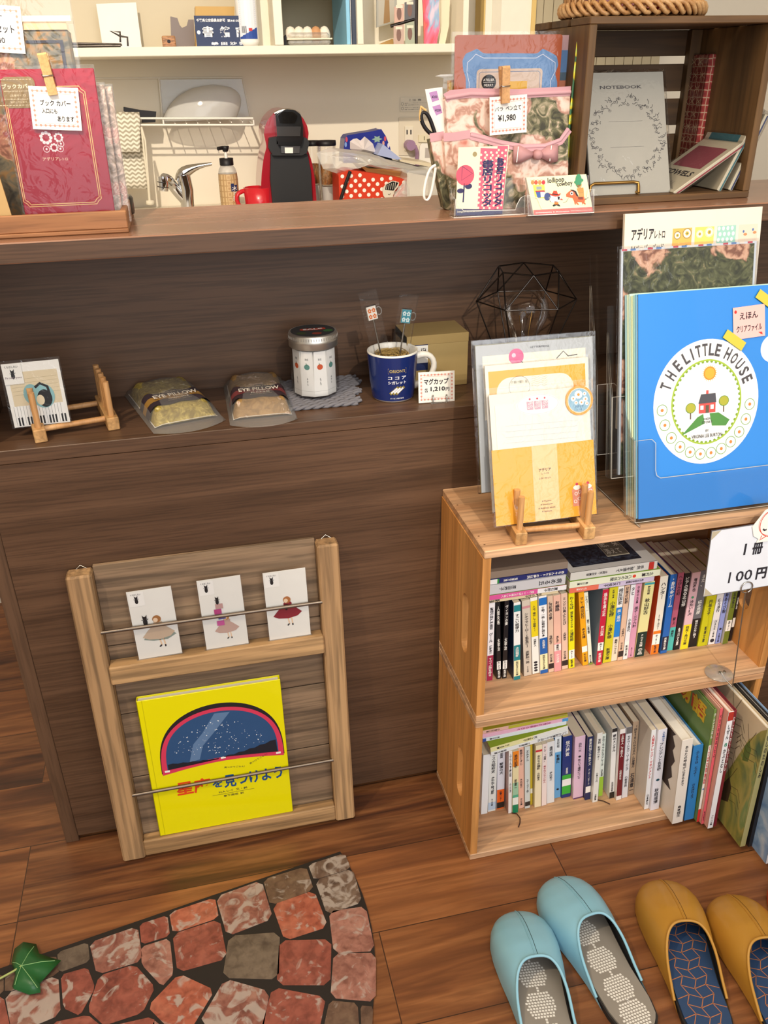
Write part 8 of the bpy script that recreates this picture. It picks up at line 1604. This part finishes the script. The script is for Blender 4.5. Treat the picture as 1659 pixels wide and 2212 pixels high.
# faucet
yf = 1.15; f = Kf(yf); P_ = lambda x, y, d=0: T(f, *on(f, ZA(x, y))).translation+V((0, d, 0))
fx = P_(1195, 1300).x; t = thing('faucet', 'chrome single lever kitchen faucet in front of the back wall', 'faucet', (fx, yf, zs_))
b = MB(); b.tube([(fx, yf, zs_), (fx, yf, zs_+0.008)], 0.026, CHROME, 24); b.tube([V((fx, yf, zs_+0.008)), P_(1195, 1215), P_(1170, 1120)], [0.0165, 0.0165, 0.018], CHROME, 24); b.build('body', t)
b = MB(); b.tube([P_(1150, 1160), P_(1165, 1110), P_(1210, 1085), P_(1270, 1062), P_(1355, 1048)], [0.013, 0.017, 0.013, 0.006, 0.004], CHROME, 16); b.build('lever', t, sub=1)
b = MB(); b.tube([P_(1190, 1290), P_(1140, 1235), P_(1095, 1175), P_(1075, 1140, -0.02), P_(1048, 1135, -0.03)], [0.012, 0.013, 0.013, 0.013, 0.013], CHROME, 16); b.build('spout', t, sub=1)
b = MB(); b.tube([P_(1040, 1120, -0.03), P_(1045, 1160, -0.03), P_(1045, 1212, -0.03)], [0.0125, 0.014, 0.012], CHROME, 20)
for yy in (1155, 1185): b.tube([P_(1043, yy, -0.03), P_(1043, yy+4, -0.03)], 0.0143, BLKMETAL, 20)
b.build('spray_head', t)
# soap bottle
xs = kx(494, 1.15); J = Matrix.Translation((xs, 1.15, zs_)); rs = 0.5*(kx(518, 1.15)-kx(476, 1.15)); hz = lambda y: Py(*ZA(1450, y), 1.15).z-zs_
t = thing('soap_bottle', 'pump soap bottle with beige lattice pattern by the coffee machine', 'soap bottle', J)
m_, nt, bb = newmat('lattice_print'); v = coords(nt, (1, 1, 1), False); vo = nt.nodes.new('ShaderNodeTexVoronoi'); vo.feature = 'DISTANCE_TO_EDGE'; vo.inputs['Scale'].default_value = 75; vo.inputs['Randomness'].default_value = 0; nt.links.new(v, vo.inputs['Vector']); nt.links.new(ramp(nt, [(0.0, '#a88458'), (0.18, '#d8bc90'), (0.3, '#b89468')], vo.outputs['Distance']), bb.inputs['Base Color']); bb.inputs['Roughness'].default_value = 0.4
b = MB(); b.lathe(J, [(0, 0), (rs*0.98, 0), (rs, 0.01), (rs, hz(1150)), (rs*0.97, hz(1110))], m_, 32); b.lathe(J, [(rs*0.97, hz(1110)), (rs*0.85, hz(1080)), (rs*0.62, hz(1057)), (0.006, hz(1055))], clear('bottle_neck', base=0.1, milky=0.3), 32); b.build('body', t)
b = MB(); b.lathe(J, [(0.017, hz(1057)), (0.017, hz(1012)), (0.006, hz(1012)), (0.006, hz(1012))], BLACK, 24); b.lathe(J, [(0.004, hz(1012)), (0.0035, hz(960))], WHITE, 12); b.lathe(J, [(0.006, hz(970)), (0.008, hz(955)), (0.01, hz(935)), (0, hz(932))], BLACK, 20); b.tube([(xs-0.004, 1.15, hz(945)+zs_), (xs-0.018, 1.138, hz(947)+zs_)], 0.0045, BLACK, 10); b.build('pump', t)
b = MB(); 
def lb_(s, f):
    s.rect(f, 0.004, zs_+0.06, 0.012, hz(1170)+zs_, 0, mat('#24305c')); s.rect(f, 0.012, zs_+0.06, 0.022, hz(1180)+zs_, 0, mat('#24305c')); s.text(f, '木と果', (0.006, hz(1280)+zs_, 0.02, hz(1185)+zs_), 1, WHITE, vert=True, bold=0.02)
wrap(lb_, rs, xs, 1.15); b.build('label', t)
# red mug
xm = kx(558, 1.13); J = Matrix.Translation((xm, 1.13, zs_)); RM = mat('#c8202c', 0.3, coat=0.5); hm = Py(558, 404, 1.13).z-zs_
t = thing('mug', 'red mug partly hidden left of the coffee machine', 'mug', J); b = MB(); b.lathe(J, [(0, 0), (0.03, 0), (0.036, 0.01), (0.038, hm), (0.035, hm), (0.033, 0.01), (0, 0.008)], RM, 32); b.build('body', t)
b = MB(); b.tube([(xm-0.034, 1.13, zs_+hm*0.9), (xm-0.055, 1.12, zs_+hm*0.85), (xm-0.06, 1.12, zs_+hm*0.6), (xm-0.05, 1.12, zs_+hm*0.3), (xm-0.034, 1.13, zs_+hm*0.25)], 0.006, RM, 10); b.build('handle', t, sub=1)
# capsule coffee machine
ym = 1.08; f = Kf(ym); CRD = mat('#a01828', 0.22, coat=0.7, noise=0.01); GB = mat('#17181a', 0.18, coat=0.6); MBk = mat('#232427', 0.5)
cxm_ = on(f, ZB(300, 1000))[0]; t = thing('coffee_machine', 'red and black capsule coffee machine on the kitchen worktop', 'coffee machine', (cxm_, ym+0.1, zs_))
def base_(q): lo = min(p_[1] for p_ in q); return [(x, y if y > lo+0.004 else zs_) for x, y in q]
q = PG(f, ZB, [(275, 850), (230, 858), (190, 885), (150, 930), (122, 990), (115, 1050), (128, 1110), (135, 1150), (112, 1240), (98, 1350), (92, 1450), (88, 1570), (530, 1560), (515, 1400), (490, 1260), (452, 1150), (460, 1100), (467, 1040), (455, 985), (425, 925), (385, 885), (335, 858)]); q = list(reversed(base_(q)))
b = MB(); b.prism(T(f, 0, 0, -0.02), chaikin(q, 1), -0.14, 0, CRD, smooth=True); b.build('red_body', t, bevel=0.014)
q = PG(f, ZB, [(275, 848), (190, 890), (200, 1000), (205, 1090), (215, 1130), (390, 1130), (405, 1080), (405, 980), (388, 890), (340, 855)]); b = MB(); b.prism(T(f, 0, 0, 0.0), chaikin(list(reversed(q)), 1), -0.04, 0.02, GB, smooth=True); b.build('capsule_head', t, bevel=0.008)
q = PG(T(f, 0, 0, 0.02), ZB, [(215, 900), (230, 960), (350, 960), (370, 900), (330, 870), (250, 868)]); b = MB(); b.prism(T(f, 0, 0, 0.02), chaikin(list(reversed(q)), 2), 0, 0.004, mat('#0e0e10', 0.1, coat=1.0)); q = PG(T(f, 0, 0, 0.02), ZB, [(205, 985), (395, 985), (390, 1060), (210, 1060)]); b.prism(T(f, 0, 0, 0.0205), list(reversed(q)), 0, 0.003, mat('#3a3a3c', 0.15, coat=0.8)); b.build('head_window', t, bevel=0.0015)
b = MB(); b.tube([T(f, *on(f, ZB(*p_)), 0.0).translation for p_ in ((190, 885), (230, 862), (275, 852), (335, 860), (385, 888))], 0.004, CHROME, 8); b.build('chrome_arc', t, sub=1)
q = PG(f, ZB, [(150, 1075), (205, 1065), (205, 1120), (395, 1120), (400, 1065), (440, 1075), (460, 1110), (440, 1190), (400, 1210), (175, 1210), (145, 1150)]); b = MB(); b.prism(f, list(reversed(q)), -0.03, 0.008, MBk); b.build('spout_collar', t, bevel=0.002)
q = PG(f, ZB, [(165, 1200), (450, 1200), (475, 1330), (490, 1565), (180, 1570), (160, 1400)]); b = MB(); b.prism(f, list(reversed(base_(q))), -0.03, -0.004, MBk); b.build('front_panel', t, bevel=0.002)
q = PG(f, ZB, [(235, 1135), (385, 1135), (380, 1190), (240, 1190)]); b = MB(); b.prism(f, list(reversed(q)), 0.008, 0.012, mat('#8c8c8c', 0.2, 0.9)); q = PG(f, ZB, [(265, 1145), (330, 1145), (330, 1190), (268, 1190)]); b.prism(f, list(reversed(q)), 0.012, 0.013, WHITE); b.build('outlet', t)
b = MB(); b.box(I4, (cxm_-0.05, ym-0.075, zs_), (cxm_+0.05, ym+0.02, zs_+0.018), MBk, 0.004); b.build('drip_tray', t)
# two tumblers with black lids
for k_, (px, lid_y, lb) in enumerate(((500, 1100, 'clear tumbler with black lid, nearest the coffee machine'), (612, 1098, 'clear tumbler with black lid and orange print, left of the tissue pack'))):
    y_ = 1.16 if k_ == 0 else 1.12; f = Kf(y_); a_ = on(f, ZB(px, 1300)); r_ = 0.5*(on(f, ZB(px+75, 1150))[0]-on(f, ZB(px-75, 1150))[0]); J = Matrix.Translation((a_[0], y_+r_, zs_)); hl = on(f, ZB(px, lid_y))[1]-zs_; hb2 = on(f, ZB(px, 1140))[1]-zs_
    t = thing('tumbler', lb, 'tumbler', J, 'clear tumblers with black lids'); b = MB(); b.lathe(J, [(0, 0.001), (r_*0.72, 0), (r_*0.98, hb2)], clear('tumbler_glass', base=0.12, bmp=0.0), 32); b.build('body', t)
    b = MB(); b.lathe(J, [(r_*1.0, hb2), (r_*1.04, hb2+0.003), (r_*1.02, hl), (0, hl)], BLACK, 32); b.build('lid', t)
    b = MB(); b.lathe(J, [(r_*0.6, 0.02), (r_*0.62, 0.06), (0, 0.06)], WHITE, 24); b.lathe(J, [(r_*0.64, hb2*0.42), (r_*0.7, hb2*0.72)], ramped := wood('orange_print_%d' % k_, '#8c4c1c', '#d8924c', '#f0d8b0', 'Z', 60, 0.3, 0.5), 24); b.build('printed_insert', t)
# tissue pack
yt = 1.12; f = Kf(yt); q = PG(f, ZK, [(450, 520), (470, 330), (500, 290), (640, 265), (800, 240), (905, 215), (960, 300), (1010, 430), (1040, 620), (450, 620)])
b = MB(); t = thing('tissue_pack', 'blue patterned tissue pack with a tissue pulled out', 'tissue pack', T(f, *q[0])); b.prism(f, list(reversed(q)), -0.06, 0, mat('#232f8c', 0.35, coat=0.3, noise=0.1))
for x, y, c_ in ((490, 340, '#c84c5c'), (950, 330, '#c84c5c'), (930, 385, '#d89c8c'), (480, 400, '#7c9cd8'), (990, 410, '#d8d0e0')): p_ = on(f, ZK(x, y)); b.ell(f, p_[0], p_[1], 0.003, 0.006, 1, mat(c_), 10)
c_ = on(f, ZK(855, 335)); b.poly(f, [(c_[0]+(0.014 if i % 2 == 0 else 0.007)*math.cos(2*math.pi*i/12), c_[1]+(0.009 if i % 2 == 0 else 0.005)*math.sin(2*math.pi*i/12)) for i in range(12)], 1, mat('#8cac9c')); b.build('pack', t, bevel=0.004)
q = PG(T(f, 0, 0, 0.004), ZK, [(530, 450), (525, 360), (560, 330), (610, 325), (650, 350), (695, 300), (750, 340), (800, 390), (830, 490), (760, 520), (600, 500)]); cx_ = sum(p_[0] for p_ in q)/len(q); cy_ = sum(p_[1] for p_ in q)/len(q); g = T(f, 0, 0, 0.006)
b = MB(); b.add([tuple(g@V((x, y, 0.004*((i*7) % 3)))) for i, (x, y) in enumerate(q)]+[tuple(g@V((cx_, cy_-0.01, 0.03)))], [(i, (i+1) % len(q), len(q)) for i in range(len(q))], mat('#dcd4d4', 0.9), False); b.build('tissue', t)
# plastic bag, papers, kraft envelope
yb_ = 1.04; f = Kf(yb_); m1 = clear('bag_grey', base=0.14, milky=0.3, bmp=0.6, wr=20, rough=0.2)
def crumple(name, label, cat, pts, y, th, m, Z=ZK, seed=1, group=None):
    f = Kf(y); q = PG(f, Z, pts); random.seed(seed); cx_ = sum(p_[0] for p_ in q)/len(q); cy_ = sum(p_[1] for p_ in q)/len(q); n = len(q); b = MB()
    rings = [[(x*s_+cx_*(1-s_), yy*s_+cy_*(1-s_), (th*(1-s_)**0.5)*(1+random.uniform(-.35, .35))) for x, yy in q] for s_ in (1, 0.75, 0.45)]
    vs = [p_ for r_ in rings for p_ in r_]+[(cx_, cy_, th)]; vb = [(x, yy, -z*0.6-0.001) for x, yy, z in vs]
    fs = [(r_*n+i, r_*n+(i+1) % n, (r_+1)*n+(i+1) % n, (r_+1)*n+i) for r_ in range(2) for i in range(n)]+[(2*n+i, 2*n+(i+1) % n, 3*n) for i in range(n)]
    b.add(vs, fs, m, False, f); b.add(vb, fs, m, False, f); tag(b.build(name), label, cat, group)
crumple('plastic_bag', 'crumpled clear plastic bag lying over the polka dot bag', 'bag', [(130, 500), (290, 435), (530, 460), (760, 500), (900, 545), (1100, 640), (1440, 710), (1430, 760), (1100, 720), (800, 670), (650, 640), (480, 720), (370, 745), (210, 690)], 1.03, 0.03, m1, seed=4)
def papers(label, pts, y, c, th=0.002, g='papers on the red polka dot bag'):
    f = Kf(y); q = PG(f, ZK, pts); b = MB(); ar = sum(q[i][0]*q[(i+1) % len(q)][1]-q[(i+1) % len(q)][0]*q[i][1] for i in range(len(q))); b.prism(f, q if ar > 0 else list(reversed(q)), -0.12, 0, mat(c, 0.5, coat=0.2)); tag(b.build('paper_bundle'), label, 'papers', g)
papers('grey bundle of wrapped papers sloping to the right', [(640, 560), (900, 560), (1440, 690), (1540, 760), (1540, 790), (1200, 730), (700, 620)], 1.045, '#a8a49c')
papers('cream magazine on top of the paper heap', [(1120, 575), (1500, 625), (1560, 640), (1560, 665), (1480, 665), (1130, 600)], 1.05, '#d8ccb0')
papers('pale blue clear folder leaning on the heap', [(860, 525), (925, 395), (1150, 575), (1130, 590)], 1.06, '#a8b4dc')
papers('kraft envelope under the plastic bag', [(680, 780), (730, 730), (640, 640), (700, 660), (760, 690), (1200, 700), (1220, 790), (1180, 800), (860, 745)], 1.035, '#c89c5c')
# red polka dot bag
f = Kf(1.0); q = PG(f, ZK, [(400, 1060), (395, 760), (520, 705), (640, 720), (1090, 790), (1200, 820), (1230, 1060)]); lo = zs_; q = [(q[0][0], lo)]+q[1:6]+[(q[6][0], lo)]
t = thing('polka_dot_bag', 'red bag with white polka dots and black strap on the worktop', 'bag', (q[2][0]+0.05, 1.0, zs_)); RD = mat('#cc3a1c', 0.5)
b = MB(); b.prism(f, list(reversed(q)), -0.09, 0, RD)
for i in range(9):
    for j in range(9):
        p_ = on(f, ZK(440+105*i+(52 if j % 2 else 0), 780+60*j-7*i)); x_, z_ = p_
        if q[0][0]+0.006 < x_ < q[6][0]-0.006 and z_ < on(f, ZK(440+105*i, 740+12*i))[1]: b.ell(f, x_, z_, 0.0045, 0.0045, 1, WHITE, 14)
b.build('bag_body', t, bevel=0.004)
b = MB(); b.tube([T(f, *on(f, ZK(*p_)), 0.004).translation for p_ in ((530, 715), (480, 850), (420, 1040), (415, 1100))], 0.004, BLACK, 8); b.build('strap', t)
# printed face hair clip pack with plastic
f = Kf(0.985); q = PG(f, ZK, [(930, 1010), (915, 930), (960, 870), (1040, 830), (1120, 850), (1110, 900), (1060, 960), (1040, 1040), (960, 1050)]); t = thing('cut_out_card', 'black and white cut out card with striped hair on the bag', 'card', T(f, *q[0])); b = MB(); b.prism(f, chaikin(list(reversed(q)), 1), -0.002, 0, mat('#d8d0c0', 0.6))
b.poly(f, list(reversed(PG(f, ZK, [(950, 940), (960, 880), (1040, 840), (1110, 855), (1080, 910), (1050, 950)]))), 1, BLACK)
for k_ in range(5): b.stroke(f, PG(f, ZK, [(965+25*k_, 935), (975+25*k_, 880-8*k_)]), 0.0012, 2, mat('#d8d0c0'))
b.stroke(f, PG(f, ZK, [(985, 990), (1000, 1000), (1015, 985)]), 0.0012, 2, BLACK); b.build('card', t)
crumple('clear_packet', 'small clear packet in front of the polka dot bag', 'packet', [(1040, 1040), (1100, 930), (1190, 820), (1240, 930), (1250, 1040)], 0.975, 0.012, m1, seed=9)
# frosted container
x0, x1 = on(Kf(0.96), ZK(1220, 900))[0], on(Kf(0.96), ZK(1640, 900))[0]; zt_ = on(Kf(0.96), ZK(1300, 715))[1]
b = MB(); b.box(I4, (x0, 0.96, zs_), (x1, 1.1, zt_), clear('frost_box', base=0.1, milky=0.35, bmp=0.1), 0.006); tag(b.build('storage_container'), 'frosted plastic container behind the pen stand', 'container')
# wall outlets, sticker, plug
f = Kf(1.3985)
b = MB(); q = PG(f, ZK, [(1115, 530), (1560, 530), (1560, 75), (1115, 75)]); b.prism(f, [q[0], q[1], q[2], q[3]], 0, 0.0015, mat('#e2d8c4', 0.5)); q = PG(f, ZK, [(1180, 470), (1280, 470), (1280, 180), (1180, 180)]); b.prism(f, q, 0.0016, 0.006, mat('#eae2d0', 0.4))
for yy in (250,):
    for xx in (1207, 1252): p_ = on(f, ZK(xx, yy)); b.rect(T(f, 0, 0, 0.006), p_[0]-0.0018, p_[1]-0.006, p_[0]+0.0018, p_[1]+0.006, 1, INK)
tag(b.build('wall_outlet'), 'cream double power outlet plate on the kitchen wall', 'outlet')
b = MB(); q = PG(f, ZK, [(1345, 370), (1445, 370), (1445, 285), (1345, 285)]); b.prism(f, q, 0.0018, 0.007, mat('#e6ddc0', 0.4)); p_ = on(f, ZK(1418, 322)); b.rect(T(f, 0, 0, 0.007), p_[0]-0.003, p_[1]-0.005, p_[0], p_[1]+0.005, 1, mat('#8c846c')); tag(b.build('light_switch'), 'small cream light switch right of the outlet', 'switch')
b = MB(); P_ = lambda x, y, d: T(f, *on(f, ZK(x, y)), d).translation; b.tube([P_(1220, 400, 0.007), P_(1225, 400, 0.035)], 0.014, mat('#a080a0', 0.4), 12); b.tube([P_(1225, 405, 0.025), P_(1280, 420, 0.03), P_(1310, 480, 0.02), P_(1320, 560, 0.01), P_(1330, 700, 0.008)], 0.006, mat('#a080a0', 0.4), 8); tag(b.build('power_plug'), 'mauve power plug and cord in the wall outlet', 'plug')
b = MB(); f = Kf(1.39); q = PG(f, ZK, [(1350, 640), (1540, 640), (1540, 385), (1370, 385)]); b.prism(f, chaikin(q, 1), -0.006, 0, WHITE); q = PG(f, ZK, [(1425, 560), (1510, 560), (1510, 440), (1430, 440)]); b.poly(f, q, 1, mat('#b8b0ac')); tag(b.build('white_charger'), 'white plastic box on the wall beside the plug', 'charger')
f = Kf(1.3985); b = MB(); q = PG(f, ZB, [(1170, 870), (1400, 870), (1400, 760), (1170, 760)]); b.prism(f, q, 0, 0.0006, mat('#e8e2d4', 0.6)); g = T(f, 0, 0, 0.0006); GI = mat('#7c7874', 0.7)
b.text(g, '⚠', (*on(g, ZB(1238, 788)), *on(g, ZB(1255, 770))), 1, GI); b.text(g, '注 意', (*on(g, ZB(1265, 788)), *on(g, ZB(1335, 770))), 1, GI, bold=0.02)
for yy in (810, 845):
    q = on(g, ZB(1187, yy)); b.ring(g, q[0], q[1], 0.0035, 0.0035, 0.0008, 1, GI, 14); b.text(g, '電源コード等を傷つけないこと', (*on(g, ZB(1205, yy-3)), *on(g, ZB(1385, yy-12))), 1, GI); b.text(g, '感電・火災の原因になります', (*on(g, ZB(1205, yy+12)), *on(g, ZB(1320, yy+3))), 1, GI)
tag(b.build('warning_sticker'), 'small warning notice sticker on the kitchen wall', 'sticker')
